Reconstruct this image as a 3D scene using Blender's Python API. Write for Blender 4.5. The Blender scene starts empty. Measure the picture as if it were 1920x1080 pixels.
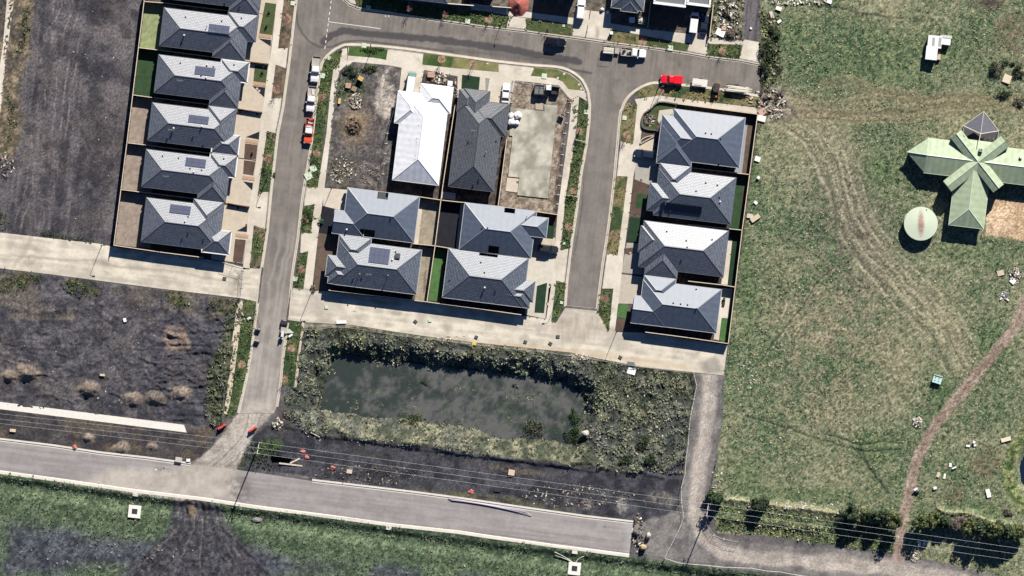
import bpy, bmesh, math, random
import numpy as np
from mathutils import Vector, Matrix, noise as mnoise
random.seed(7); RNG = np.random.default_rng(11)
sc = bpy.context.scene
COL = sc.collection
R = math.radians
S = 0.125            # metres per photograph pixel
H = 1200.0           # flying height of the camera

# ---------------------------------------------------------------- camera, sky, sun
cam = bpy.data.cameras.new('camera'); cam_o = bpy.data.objects.new('camera', cam); COL.objects.link(cam_o)
cam_o.location = (0, 0, H); cam_o.rotation_euler = (0, 0, 0)
cam.sensor_width = 36; cam.lens = 36 * H / 240.0
cam.clip_start = 10; cam.clip_end = 20000
sc.camera = cam_o
SUN_EL, SUN_AZ = 33.0, 22.0      # azimuth east of north
w = bpy.data.worlds.new('World'); sc.world = w; w.use_nodes = True
nt = w.node_tree; nt.nodes.clear()
sky = nt.nodes.new('ShaderNodeTexSky'); sky.sky_type = 'NISHITA'; sky.sun_disc = False
sky.sun_elevation = R(SUN_EL); sky.sun_rotation = R(SUN_AZ)
sky.air_density = 0.6; sky.dust_density = 0.15; sky.ozone_density = 8.0
bg = nt.nodes.new('ShaderNodeBackground'); bg.inputs['Strength'].default_value = 0.05
wo = nt.nodes.new('ShaderNodeOutputWorld')
nt.links.new(sky.outputs[0], bg.inputs[0]); nt.links.new(bg.outputs[0], wo.inputs[0])
sl = bpy.data.lights.new('sun', 'SUN'); sl.energy = 5.0; sl.angle = R(0.5); sl.color = (1.0, 0.955, 0.88)
so = bpy.data.objects.new('sun', sl); COL.objects.link(so)
sd = Vector((math.sin(R(SUN_AZ)) * math.cos(R(SUN_EL)), math.cos(R(SUN_AZ)) * math.cos(R(SUN_EL)), math.sin(R(SUN_EL))))
so.rotation_euler = sd.to_track_quat('Z', 'Y').to_euler(); so.location = sd * 300
vs = sc.view_settings; vs.view_transform = 'Standard'; vs.look = 'None'; vs.exposure = 1.38; vs.gamma = 1.0
vs.use_curve_mapping = False

# ---------------------------------------------------------------- helpers
def P(px, py, z=0.0):
    k = 1 - z / H
    return Vector(((px - 960) * S * k, (540 - py) * S * k, z))
GAIN = 2.0          # how bright a sunlit level surface of albedo 1 shows
def lin1(v):
    v = v / 255.0
    return v / 12.92 if v <= 0.04045 else ((v + 0.055) / 1.055) ** 2.4
def c(r, g, b, k=1.0):
    return tuple(min(0.85, lin1(v) / GAIN * k) for v in (r, g, b))
def ca(*a): return np.array(c(*a))

_m = {}
def nodes_of(name):
    m = bpy.data.materials.new(name); m.use_nodes = True
    n = m.node_tree; b = n.nodes['Principled BSDF']
    return m, n, b
def mat(name, col, rough=0.6, metal=0.0, var=0.12, scale=3.0, spec=0.5, bump=0.0, coat=0.0):
    if name in _m: return _m[name]
    m, n, b = nodes_of(name)
    b.inputs['Roughness'].default_value = rough; b.inputs['Metallic'].default_value = metal
    b.inputs['Specular IOR Level'].default_value = spec
    b.inputs['Coat Weight'].default_value = coat
    tc = n.nodes.new('ShaderNodeTexCoord'); nz = n.nodes.new('ShaderNodeTexNoise')
    nz.inputs['Scale'].default_value = scale; nz.inputs['Detail'].default_value = 5
    n.links.new(tc.outputs['Object'], nz.inputs['Vector'])
    mr = n.nodes.new('ShaderNodeMapRange'); mr.inputs[1].default_value = 0.3; mr.inputs[2].default_value = 0.7
    mr.inputs[3].default_value = 1 - var; mr.inputs[4].default_value = 1 + var
    n.links.new(nz.outputs[0], mr.inputs[0])
    mx = n.nodes.new('ShaderNodeMix'); mx.data_type = 'RGBA'; mx.blend_type = 'MULTIPLY'; mx.inputs[0].default_value = 1
    mx.inputs[6].default_value = (*col, 1); n.links.new(mr.outputs[0], mx.inputs[7])
    n.links.new(mx.outputs[2], b.inputs['Base Color'])
    if bump:
        bp = n.nodes.new('ShaderNodeBump'); bp.inputs['Strength'].default_value = bump; bp.inputs['Distance'].default_value = 0.05
        n.links.new(nz.outputs[0], bp.inputs['Height']); n.links.new(bp.outputs[0], b.inputs['Normal'])
    _m[name] = m; return m
def mat_col(name, rough=0.95, var=0.25, s1=2.2, s2=14.0, bump=0.4, spec=0.2):
    """colour from the mesh attribute Col, broken up by two sizes of noise"""
    if name in _m: return _m[name]
    m, n, b = nodes_of(name)
    b.inputs['Roughness'].default_value = rough; b.inputs['Specular IOR Level'].default_value = spec
    at = n.nodes.new('ShaderNodeAttribute'); at.attribute_name = 'Col'
    gp = n.nodes.new('ShaderNodeNewGeometry')
    outs = []
    for s_ in (s1, s2):
        nz = n.nodes.new('ShaderNodeTexNoise'); nz.inputs['Scale'].default_value = s_; nz.inputs['Detail'].default_value = 3
        nz.inputs['Roughness'].default_value = 0.7
        n.links.new(gp.outputs['Position'], nz.inputs['Vector']); outs.append(nz)
    ad = n.nodes.new('ShaderNodeMath'); ad.operation = 'ADD'
    n.links.new(outs[0].outputs[0], ad.inputs[0]); n.links.new(outs[1].outputs[0], ad.inputs[1])
    mr = n.nodes.new('ShaderNodeMapRange'); mr.inputs[1].default_value = 0.7; mr.inputs[2].default_value = 1.3
    mr.inputs[3].default_value = 1 - var; mr.inputs[4].default_value = 1 + var
    n.links.new(ad.outputs[0], mr.inputs[0])
    mx = n.nodes.new('ShaderNodeMix'); mx.data_type = 'RGBA'; mx.blend_type = 'MULTIPLY'; mx.inputs[0].default_value = 1
    n.links.new(at.outputs['Color'], mx.inputs[6]); n.links.new(mr.outputs[0], mx.inputs[7])
    n.links.new(mx.outputs[2], b.inputs['Base Color'])
    if bump:
        bp = n.nodes.new('ShaderNodeBump'); bp.inputs['Strength'].default_value = bump; bp.inputs['Distance'].default_value = 0.06
        n.links.new(ad.outputs[0], bp.inputs['Height']); n.links.new(bp.outputs[0], b.inputs['Normal'])
    _m[name] = m; return m
def mat_roof(name, col, kind, rough, spec=0.5):
    """kind tile: courses of tiles from the slope's own UV; kind metal: ribbed sheets"""
    if name in _m: return _m[name]
    m, n, b = nodes_of(name); b.inputs['Roughness'].default_value = rough; b.inputs['Specular IOR Level'].default_value = spec
    uv = n.nodes.new('ShaderNodeUVMap'); uv.uv_map = 'UVMap'
    oi = n.nodes.new('ShaderNodeTexCoord')
    nz = n.nodes.new('ShaderNodeTexNoise'); nz.inputs['Scale'].default_value = 0.9; nz.inputs['Detail'].default_value = 6
    n.links.new(oi.outputs['Object'], nz.inputs['Vector'])
    bp = n.nodes.new('ShaderNodeBump')
    mr = n.nodes.new('ShaderNodeMapRange'); mr.inputs[1].default_value = 0.3; mr.inputs[2].default_value = 0.7
    mr.inputs[3].default_value = 0.88; mr.inputs[4].default_value = 1.12
    n.links.new(nz.outputs[0], mr.inputs[0])
    mx = n.nodes.new('ShaderNodeMix'); mx.data_type = 'RGBA'; mx.blend_type = 'MULTIPLY'; mx.inputs[0].default_value = 1
    n.links.new(mr.outputs[0], mx.inputs[7])
    if kind == 'tile':
        br = n.nodes.new('ShaderNodeTexBrick')
        br.inputs['Color1'].default_value = (*[v * 0.85 for v in col], 1); br.inputs['Color2'].default_value = (*[v * 1.2 for v in col], 1)
        br.inputs['Mortar'].default_value = (*[v * 0.25 for v in col], 1)
        br.inputs['Scale'].default_value = 1.0; br.inputs['Mortar Size'].default_value = 0.06; br.inputs['Mortar Smooth'].default_value = 0.3
        br.inputs['Brick Width'].default_value = 0.6; br.inputs['Row Height'].default_value = 0.40
        n.links.new(uv.outputs[0], br.inputs['Vector']); n.links.new(br.outputs[0], mx.inputs[6])
        n.links.new(br.outputs[1], bp.inputs['Height']); bp.invert = True
        bp.inputs['Strength'].default_value = 0.55; bp.inputs['Distance'].default_value = 0.05
    else:
        wv = n.nodes.new('ShaderNodeTexWave'); wv.bands_direction = 'X'; wv.inputs['Scale'].default_value = 0.21
        wv.inputs['Distortion'].default_value = 0.6; wv.inputs['Detail'].default_value = 2
        n.links.new(uv.outputs[0], wv.inputs['Vector'])
        rp = n.nodes.new('ShaderNodeMapRange'); rp.inputs[3].default_value = 0.94; rp.inputs[4].default_value = 1.05
        n.links.new(wv.outputs[0], rp.inputs[0])
        m2 = n.nodes.new('ShaderNodeMix'); m2.data_type = 'RGBA'; m2.blend_type = 'MULTIPLY'; m2.inputs[0].default_value = 1
        m2.inputs[6].default_value = (*col, 1); n.links.new(rp.outputs[0], m2.inputs[7]); n.links.new(m2.outputs[2], mx.inputs[6])
        w2 = n.nodes.new('ShaderNodeTexWave'); w2.bands_direction = 'X'; w2.inputs['Scale'].default_value = 1.3
        n.links.new(uv.outputs[0], w2.inputs['Vector']); n.links.new(w2.outputs[0], bp.inputs['Height'])
        bp.inputs['Strength'].default_value = 0.12; bp.inputs['Distance'].default_value = 0.02
    n.links.new(mx.outputs[2], b.inputs['Base Color']); n.links.new(bp.outputs[0], b.inputs['Normal'])
    _m[name] = m; return m

class MB:
    def __init__(s): s.v = []; s.f = []; s.uv = []; s.c = []
    def face(s, pts, uv=None, col=None):
        i = len(s.v); s.v += [tuple(p) for p in pts]; s.f.append(tuple(range(i, i + len(pts))))
        s.uv.append(uv or [(p[0], p[1]) for p in pts]); s.c.append(col)
    def box(s, cx, cy, z0, sx, sy, sz, rz=0.0, taper=1.0, col=None, tilt=None):
        M = Matrix.Rotation(rz, 3, 'Z')
        if tilt: M = M @ Matrix.Rotation(tilt[0], 3, 'X') @ Matrix.Rotation(tilt[1], 3, 'Y')
        pts = []
        for z, k in ((0, 1.0), (sz, taper)):
            for a, b in ((-1, -1), (1, -1), (1, 1), (-1, 1)):
                p = M @ Vector((a * sx / 2 * k, b * sy / 2 * k, z - (sz / 2 if tilt else 0)))
                pts.append((cx + p.x, cy + p.y, z0 + p.z + (sz / 2 if tilt else 0)))
        for q in ((3, 2, 1, 0), (4, 5, 6, 7), (0, 1, 5, 4), (1, 2, 6, 5), (2, 3, 7, 6), (3, 0, 4, 7)):
            s.face([pts[k] for k in q], col=col)
    def tube(s, pts, r, n=6, r2=None, col=None, cap=True):
        pts = [Vector(p) for p in pts]; rings = []
        for i, p in enumerate(pts):
            d = (pts[min(i + 1, len(pts) - 1)] - pts[max(i - 1, 0)]).normalized()
            a = d.orthogonal().normalized() if abs(d.z) > 0.95 else d.cross(Vector((0, 0, 1))).normalized()
            b = d.cross(a); rr = r + ((r2 if r2 is not None else r) - r) * i / max(1, len(pts) - 1)
            rings.append([p + (a * math.cos(2 * math.pi * k / n) + b * math.sin(2 * math.pi * k / n)) * rr for k in range(n)])
        for i in range(len(rings) - 1):
            for k in range(n):
                s.face([rings[i][k], rings[i][(k + 1) % n], rings[i + 1][(k + 1) % n], rings[i + 1][k]], col=col)
        if cap: s.face(rings[0][::-1], col=col); s.face(rings[-1], col=col)
    def cyl(s, cx, cy, z0, r, h, n=16, r2=None, col=None): s.tube([(cx, cy, z0), (cx, cy, z0 + h)], r, n, r2, col)
    def loft(s, rings, col=None, caps=True):
        n = len(rings[0])
        for i in range(len(rings) - 1):
            for k in range(n):
                s.face([rings[i][k], rings[i][(k + 1) % n], rings[i + 1][(k + 1) % n], rings[i + 1][k]], col=col)
        if caps: s.face(rings[0][::-1], col=col); s.face(rings[-1], col=col)
    def blob(s, cx, cy, cz, rx, ry, rz, seed=0, amp=0.25, sub=2, col=None, fr=1.3):
        bm = bmesh.new(); bmesh.ops.create_icosphere(bm, subdivisions=sub, radius=1)
        for vv in bm.verts:
            k = 1 + amp * mnoise.noise(vv.co * fr + Vector((seed * 3.1, seed * 1.7, 0)))
            vv.co = Vector((cx + vv.co.x * rx * k, cy + vv.co.y * ry * k, cz + vv.co.z * rz * k))
        for f in bm.faces: s.face([v.co.copy() for v in f.verts], col=col)
        bm.free()
    def mesh(s, name, merge=True, smooth=False):
        me = bpy.data.meshes.new(name); me.from_pydata(s.v, [], s.f)
        ul = me.uv_layers.new(name='UVMap')
        ul.data.foreach_set('uv', np.array([q for f in s.uv for q in f], dtype=np.float32).ravel())
        if any(x is not None for x in s.c):
            at = me.attributes.new('Col', 'FLOAT_COLOR', 'CORNER')
            at.data.foreach_set('color', np.array([(*(x or (0.5, 0.5, 0.5)), 1) for x, f in zip(s.c, s.f) for _ in f], dtype=np.float32).ravel())
        if merge:
            bm = bmesh.new(); bm.from_mesh(me); bmesh.ops.remove_doubles(bm, verts=bm.verts, dist=0.0005)
            bmesh.ops.recalc_face_normals(bm, faces=bm.faces); bm.to_mesh(me); bm.free()
        if smooth: me.polygons.foreach_set('use_smooth', [True] * len(me.polygons))
        return me
    def build(s, name, m, parent=None, merge=True, smooth=False):
        return obj(name, s.mesh(name, merge, smooth), m, parent)
def obj(name, me, m, parent=None):
    o = bpy.data.objects.new(name, me); COL.objects.link(o)
    if m is not None and not me.materials: me.materials.append(m)
    if parent is not None: o.parent = parent
    return o
def tag(o, label=None, cat=None, group=None, kind=None):
    if label: o['label'] = label
    if cat: o['category'] = cat
    if group: o['group'] = group
    if kind: o['kind'] = kind
    return o
def thing(name, label, cat, px, py, a=0.0, group=None, z=0.0):
    o = bpy.data.objects.new(name, None); COL.objects.link(o); o.empty_display_size = 0.3
    o.location = P(px, py, z); o.rotation_euler = (0, 0, R(-a))
    return tag(o, label, cat, group)
def dup(root, px, py, a, label, group=None, z=0.0, scale=1.0):
    r = root.copy(); COL.objects.link(r); r.location = P(px, py, z); r.rotation_euler = (0, 0, R(-a)); r.scale = (scale,) * 3
    r['label'] = label
    if group: r['group'] = group
    for ch in root.children:
        k = ch.copy(); COL.objects.link(k); k.parent = r
        for g in ch.children:
            d = g.copy(); COL.objects.link(d); d.parent = k
    return r
# ---------------------------------------------------------------- the land: colour and relief maps on a 0.25 m grid
GX0, GX1, GY0, GY1, GS = -64, 1984, -64, 1144, 2
gx = np.arange(GX0, GX1 + 1, GS, dtype=np.float32); gy = np.arange(GY0, GY1 + 1, GS, dtype=np.float32)
X, Y = np.meshgrid(gx, gy); SH = X.shape
_lat = [RNG.random((257, 257)).astype(np.float32) for _ in range(8)]
def vn(x, y, k=0):
    L = _lat[k % 8]; x = x + k * 37.3; y = y + k * 17.7
    xi = np.floor(x).astype(np.int32); yi = np.floor(y).astype(np.int32); fx = x - xi; fy = y - yi
    fx = fx * fx * (3 - 2 * fx); fy = fy * fy * (3 - 2 * fy); xi &= 255; yi &= 255
    a = L[yi, xi]; b = L[yi, xi + 1]; c_ = L[yi + 1, xi]; d = L[yi + 1, xi + 1]
    return a + (b - a) * fx + (c_ - a) * fy + (a - b - c_ + d) * fx * fy
def fbm(x, y, sc_, o=4, k=0, g=0.5):
    t = np.zeros_like(x, dtype=np.float32); A = 1.0; n = 0.0
    for i in range(o):
        t += A * vn(x / sc_ * 2 ** i, y / sc_ * 2 ** i, k + i); n += A; A *= g
    return t / n
def ridg(x, y, sc_, o=3, k=0):
    t = np.zeros_like(x, dtype=np.float32); A = 1.0; n = 0.0
    for i in range(o):
        t += A * (1 - np.abs(2 * vn(x / sc_ * 2 ** i, y / sc_ * 2 ** i, k + i) - 1)); n += A; A *= 0.5
    return t / n
WX = X + 14 * (fbm(X, Y, 40, 3, 1) - 0.5) ; WY = Y + 14 * (fbm(X, Y, 40, 3, 2) - 0.5)      # wavy copies of the coordinates
FX = X + 5 * (fbm(X, Y, 9, 2, 3) - 0.5); FY = Y + 5 * (fbm(X, Y, 9, 2, 4) - 0.5)
def seg_d(x, y, a, b):
    dx, dy = b[0] - a[0], b[1] - a[1]; L = dx * dx + dy * dy or 1e-9
    t = np.clip(((x - a[0]) * dx + (y - a[1]) * dy) / L, 0, 1)
    return np.hypot(x - a[0] - t * dx, y - a[1] - t * dy)
def inside(x, y, pts):
    r = np.zeros(x.shape, bool); n = len(pts)
    for i in range(n):
        (x1, y1), (x2, y2) = pts[i], pts[(i + 1) % n]
        if y1 == y2: continue
        cnd = ((y1 > y) != (y2 > y)) & (x < (x2 - x1) * (y - y1) / (y2 - y1) + x1)
        r ^= cnd
    return r
def sdist(pts, warp=0, m=60):
    """signed distance (photo pixels) to a polygon, negative inside; far cells get +m"""
    xs = [p[0] for p in pts]; ys = [p[1] for p in pts]
    i0 = max(0, int((min(xs) - m - GX0) // GS)); i1 = min(SH[1], int((max(xs) + m - GX0) // GS) + 2)
    j0 = max(0, int((min(ys) - m - GY0) // GS)); j1 = min(SH[0], int((max(ys) + m - GY0) // GS) + 2)
    D = np.full(SH, float(m), np.float32)
    if i1 <= i0 or j1 <= j0: return D
    sx = (X, FX, WX)[warp][j0:j1, i0:i1]; sy = (Y, FY, WY)[warp][j0:j1, i0:i1]
    d = np.full(sx.shape, float(m), np.float32)
    for i in range(len(pts)): d = np.minimum(d, seg_d(sx, sy, pts[i], pts[(i + 1) % len(pts)]))
    d[inside(sx, sy, pts)] *= -1; D[j0:j1, i0:i1] = d
    return D
def ldist(pts, warp=0, m=40):
    xs = [p[0] for p in pts]; ys = [p[1] for p in pts]
    i0 = max(0, int((min(xs) - m - GX0) // GS)); i1 = min(SH[1], int((max(xs) + m - GX0) // GS) + 2)
    j0 = max(0, int((min(ys) - m - GY0) // GS)); j1 = min(SH[0], int((max(ys) + m - GY0) // GS) + 2)
    D = np.full(SH, float(m), np.float32)
    if i1 <= i0 or j1 <= j0: return D
    sx = (X, FX, WX)[warp][j0:j1, i0:i1]; sy = (Y, FY, WY)[warp][j0:j1, i0:i1]
    d = np.full(sx.shape, float(m), np.float32)
    for i in range(len(pts) - 1): d = np.minimum(d, seg_d(sx, sy, pts[i], pts[i + 1]))
    D[j0:j1, i0:i1] = d
    return D
def sm(d, w0=2.0, e=0.0):               # 1 inside -> 0 outside over w0 pixels each side of e
    t = np.clip((e + w0 - d) / (2 * w0), 0, 1); return t * t * (3 - 2 * t)
def sst(a, b, x):
    t = np.clip((x - a) / (b - a), 0, 1); return t * t * (3 - 2 * t)
Cg = np.zeros(SH + (3,), np.float32); Cp = np.zeros(SH + (3,), np.float32); Hm = np.zeros(SH, np.float32)
Tf = np.zeros(SH, np.float32); Tsz = np.full(SH, 0.25, np.float32)          # tuft density (per m2) and radius
def paint(M, col, k=1.0, C=None):
    C = Cg if C is None else C
    a = (M * k)[..., None]; C *= 1 - a; C += a * np.asarray(col, np.float32)
def mixc(t, a, b): return ca(*a) * (1 - t[..., None]) + ca(*b) * t[..., None]
n1 = fbm(X, Y, 60, 5, 0); n2 = fbm(X, Y, 16, 4, 2); n3 = fbm(X, Y, 6, 3, 5); n4 = fbm(X, Y, 150, 4, 6)
def ct(n, a=0.35, b=0.65): return np.clip((n - a) / (b - a), 0, 1)
ROT = R(7.0); U = X * math.cos(ROT) + Y * math.sin(ROT); V = -X * math.sin(ROT) + Y * math.cos(ROT)

# road outlines in photograph pixels, used for paint, sheets and kerbs
W_L = [(560, -70), (555.7, 0), (543, 111), (531, 200), (521, 250), (510, 345), (501, 437), (489, 514), (482, 581), (473, 647), (463, 707), (447, 775)]
W_R = [(513, 775), (519, 763), (526, 718), (530, 673), (535, 640), (540, 598), (548, 514), (558, 448), (567, 370), (582.6, 276), (594, 180), (601, 130), (606, 114), (618, 100), (636, 88), (660, 83)]
S_EDGE = [(660, 83), (742, 89), (850, 103.5), (935, 115), (1002, 122), (1047, 125.5), (1072, 134), (1092, 150), (1103, 172), (1106, 195), (1105, 225), (1100, 270), (1089, 330), (1082, 390), (1072, 455), (1063, 530), (1060, 575)]
E_EDGE = [(1119, 582), (1130, 495), (1140, 430), (1152, 330), (1162, 220), (1166, 205), (1173, 188), (1188, 172), (1212, 158.5), (1235, 155), (1280, 159), (1352, 167.5), (1424, 180)]
N_EDGE = [(1426, 122), (1385, 114), (1325, 107), (1287, 100), (1212, 89), (1127, 79), (1072, 71), (990, 60), (912, 51), (840, 41), (790, 34), (730, 24), (672, 16), (655, 9), (645, 0), (640, -70)]
STREET = W_L + W_R + S_EDGE[1:] + E_EDGE + N_EDGE
SR_N = [(-70, 814), (0, 825), (100, 837), (185, 850), (275, 860), (357, 871), (440, 880), (500, 889), (585, 902), (680, 913), (780, 925), (860, 935.5), (1000, 956), (1100, 970), (1187, 980)]
SR_S = [(1180, 1039), (1050, 1022.5), (925, 1005), (860, 995), (730, 981), (605, 964), (480, 948), (380, 933), (250, 917.5), (125, 899.5), (0, 882.5), (-70, 873)]
SROAD = SR_N + SR_S
LANE_W = [(-70, 427), (0, 436), (60, 443), (186, 457), (215, 463.5), (420, 491), (462, 503), (490, 504), (482, 566), (452, 559), (300, 541), (100, 515), (0, 503), (-70, 494)]
LANE_E = [(549, 540), (569, 543), (617, 547), (802, 567), (980, 592), (1022, 598), (1042, 606), (1060, 577), (1119, 583), (1141, 622), (1210, 624), (1364, 647), (1357, 704), (1300, 698), (1195, 687), (1162, 680), (1120, 672), (1070, 661), (1012, 655), (965, 650), (890, 642), (802, 631), (740, 622), (665, 610), (570, 604), (540, 600)]
POND = [(632, 673), (700, 681), (800, 692), (900, 702), (1000, 712), (1060, 722), (1088, 742), (1090, 760), (1076, 790), (1062, 826), (1020, 822), (985, 820), (950, 822), (910, 812), (870, 800), (800, 792), (740, 784), (680, 780), (602, 766), (615, 720)]
BASIN = [(566, 615), (668, 614), (742, 625), (802, 634), (890, 645), (1015, 659), (1120, 676), (1300, 702), (1306, 740), (1290, 830), (1276, 890), (1180, 885), (1000, 862), (900, 850), (800, 838), (690, 822), (600, 812), (530, 790), (545, 700)]
TRACK_A = [(449, 770), (512, 770), (500, 788), (478, 812), (458, 850), (443, 880), (446, 930), (330, 938), (140, 908), (210, 880), (330, 884), (376, 858), (412, 822)]
TRACK_B = [(1300, 698), (1357, 704), (1353, 790), (1340, 870), (1328, 940), (1325, 985), (1345, 1008), (1385, 1015), (1440, 1022), (1600, 1032), (1680, 1045), (1790, 1060), (2000, 1110), (2000, 1150), (1700, 1088), (1540, 1085), (1430, 1073), (1320, 1062), (1250, 1048), (1200, 1030), (1188, 990), (1270, 960), (1283, 880), (1296, 770), (1306, 720)]
FARM_T = [(1925, 560), (1905, 612), (1860, 668), (1815, 722), (1775, 770), (1742, 815), (1720, 860), (1705, 920), (1690, 985), (1684, 1050)]
FIELD = [(1420, -70), (2000, -70), (2000, 1160), (1760, 1052), (1600, 1024), (1400, 1002), (1345, 1000), (1332, 940), (1342, 870), (1354, 790), (1359, 704), (1366, 648), (1392, 435), (1420, 215), (1424, 120)]

# base and the dirt west of the houses
paint(np.ones(SH), mixc(ct(n2), (88, 84, 86), (108, 103, 102)))
lotA = sdist([(-70, -70), (275, -70), (240, 268), (212, 470), (-70, 440)], 1)
streak = fbm(U / 5.0, V / 90.0, 1.0, 3, 3); streak2 = fbm(U / 14.0, V / 160.0, 1.0, 3, 6)
la = sm(lotA)
paint(la, mixc(ct(np.where(X < 150, 0.3 * n2 + 0.4 * streak + 0.3 * streak2, 0.45 * n2 + 0.35 * n1 + 0.2 * streak2), 0.34, 0.66), (56, 55, 61), (103, 98, 101)))
paint(la * sst(0.45, 0.7, n1) * 0.5, ca(118, 112, 112))
Hm += la * (0.20 * (streak - 0.5) * (U < 150) + 0.09 * (ridg(X, Y, 22, 3, 1) - 0.5) + 0.05 * (n3 - 0.5))
for off in (0, 14, 36, 52, 64):                                          # wheel tracks up the lot
    d = ldist([(104 + off, -20), (88 + off, 60), (74 + off, 150), (62 + off * 0.9, 260), (50 + off * 0.8, 350), (30 + off, 430)], 2)
    paint(sm(d, 1.6, 1.0) * la * ct(fbm(X, Y, 26, 3, off % 7), .38, .56), ca(148, 140, 138), 0.7); Hm -= 0.05 * sm(d, 1.6, 1.5)
arc = np.hypot(X - 95, (Y - 300) * 0.8)
paint(la * sm(np.abs(arc - 70), 22) * ct(np.sin(arc / 2.1 + 5 * n2), 0.4, 1.0), ca(60, 58, 64), 0.5)
Hm += la * sm(np.abs(arc - 70), 22) * 0.08 * np.sin(arc / 2.1 + 5 * n2)
edge = sm(sdist([(-70, -70), (62, -70), (58, 90), (36, 170), (44, 260), (20, 300), (-70, 330)], 2), 8)
paint(edge, mixc(ct(n3), (88, 82, 62), (150, 132, 108)), 0.85)
for g in ([(48, 15), (52, 60), (35, 100)], [(18, 190), (24, 230), (22, 262)], [(3, 400), (10, 425)], [(80, 438), (170, 452)]):
    m = sm(ldist(g, 2), 5, 5); paint(m * ct(n3, 0.3, 0.6), ca(62, 74, 42), 0.8); Tf = np.maximum(Tf, m * 4)
# muddy lot south of the west laneway
lotB = sm(sdist([(-70, 494), (100, 518), (300, 543), (452, 560), (440, 600), (428, 720), (415, 800), (-70, 752)], 1))
rm = ridg(WX / 1.0 + 30 * n1, WY * 1.7 + 40 * n4, 26, 3, 2); rr_ = ridg(WX * 1.6, WY * 0.9, 18, 3, 5)
dk = sst(250, 360, X + 60 * (n1 - 0.5)) * sst(560, 640, Y)
paint(lotB, mixc(ct(0.6 * n2 + 0.4 * n3), (64, 63, 70), (99, 95, 98)))
paint(lotB * dk, mixc(ct(n2), (50, 51, 60), (80, 79, 87)), 0.85)
paint(lotB * sst(0.48, 0.62, n1) * (Y < 600), ca(112, 103, 90), 0.6)
Hm += lotB * (0.62 * (rm - 0.6) * (0.4 + dk) + 0.34 * (rr_ - 0.6) + 0.12 * (n3 - 0.5))
for a_, b_ in (((90, 520), (210, 610)), ((104, 517), (225, 604)), ((0, 668), (60, 686)), ((0, 676), (60, 694))):
    d = ldist([a_, b_], 2); paint(lotB * sm(d, 2, 1), ca(62, 60, 66), 0.6); Hm -= 0.1 * sm(d, 2, 2) * lotB
for gx_, gy_, r_ in ((30, 530, 26), (60, 518, 22), (150, 530, 30), (170, 545, 20), (325, 555, 18), (335, 568, 14), (420, 575, 26), (440, 590, 18)):
    m = sm(np.hypot(WX - gx_, (WY - gy_) * 1.6), 9, r_) * ct(n3, 0.25, 0.55)
    paint(m * lotB, mixc(ct(n2), (58, 72, 38), (92, 88, 56)), 0.85); Tf = np.maximum(Tf, m * lotB * 4)
rs_ = random.Random(5)
for (x0_, x1_, y0_, y1_, a0_, n_) in ((270, 420, 650, 735, 8, 44), (300, 430, 585, 650, 20, 22), (60, 140, 600, 690, 35, 16), (0, 110, 650, 740, 15, 14), (150, 260, 640, 730, 60, 12), (0, 240, 735, 752, 7, 12), (380, 425, 660, 790, 100, 14), (400, 440, 690, 830, 97, 8)):
    for k_ in range(n_):
        px_, py_ = rs_.uniform(x0_, x1_), rs_.uniform(y0_, y1_); an = R(a0_ + rs_.uniform(-28, 28)); L_2 = rs_.uniform(6, 26); cv = rs_.uniform(-.5, .5)
        pl = [(px_ + math.cos(an + cv * t) * L_2 * t, py_ + math.sin(an + cv * t) * L_2 * t) for t in (-1, -.5, 0, .5, 1)]
        dd = ldist(pl, 1, 16); Hm += 0.30 * rs_.uniform(.5, 1.2) * sm(dd, 2.6, 1.6) - 0.12 * sm(dd, 5, 3.5); paint(sm(dd, 2, 2) * lotB, ca(58, 58, 66), 0.35)
for L_m in (la, lotB): paint(L_m * sst(.52, .66, fbm(X, Y, 46, 4, 3)), ca(100, 90, 82), .22); paint(L_m * sst(.54, .66, fbm(X, Y, 30, 4, 7)), ca(50, 50, 57), .6)
mud = sm(sdist([(312, 615), (348, 614), (352, 640), (356, 655), (342, 664), (318, 660), (306, 640)], 2), 4)
paint(mud, ca(132, 115, 104), 0.8); Hm += mud * (0.15 + 0.10 * np.sin(Y * 0.45 + 4 * n2))
west_edge = sm(sdist([(388, 700), (420, 620), (446, 562), (456, 566), (440, 650), (425, 780), (400, 800), (385, 760)], 2), 6)
paint(west_edge, mixc(ct(n3), (54, 66, 42), (104, 106, 80)), 0.8); Tf = np.maximum(Tf, west_edge * 3 * ct(n3, .35, .55)); Tsz = np.where(west_edge > .5, .35, Tsz)
lotC = sm(sdist([(-70, 757), (0, 767), (348, 812), (385, 800), (425, 790), (395, 845), (357, 868), (100, 834), (-70, 812)], 1))
paint(lotC, mixc(ct(n2), (56, 53, 56), (80, 75, 74)))
paint(lotC * sst(0.5, 0.62, n1), ca(112, 98, 80), 0.55); Hm += lotC * 0.16 * (ridg(X, Y, 20, 3, 4) - 0.5)
for mx, my, rw, h_ in ((166, 728, 19, 1.0), (250, 748, 17, 0.85), (290, 746, 18, 0.9), (341, 738, 18, 0.75), (52, 700, 22, 1.1), (18, 706, 16, 0.9), (165, 822, 12, 0.7), (228, 840, 16, 0.45), (285, 838, 10, 0.4)):
    d = np.hypot((X - mx + 9 * (n2 - .5)) * .85, (Y - my + 9 * (n2 - .5)) * 1.2); b = np.clip(1 - d / (rw * 1.15), 0, 1)
    Hm += 1.25 * h_ * sst(0, 1, b); paint(sst(0.0, 0.35, b), mixc(ct(n2), (118, 106, 96), (146, 132, 116)), 0.8)
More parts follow.
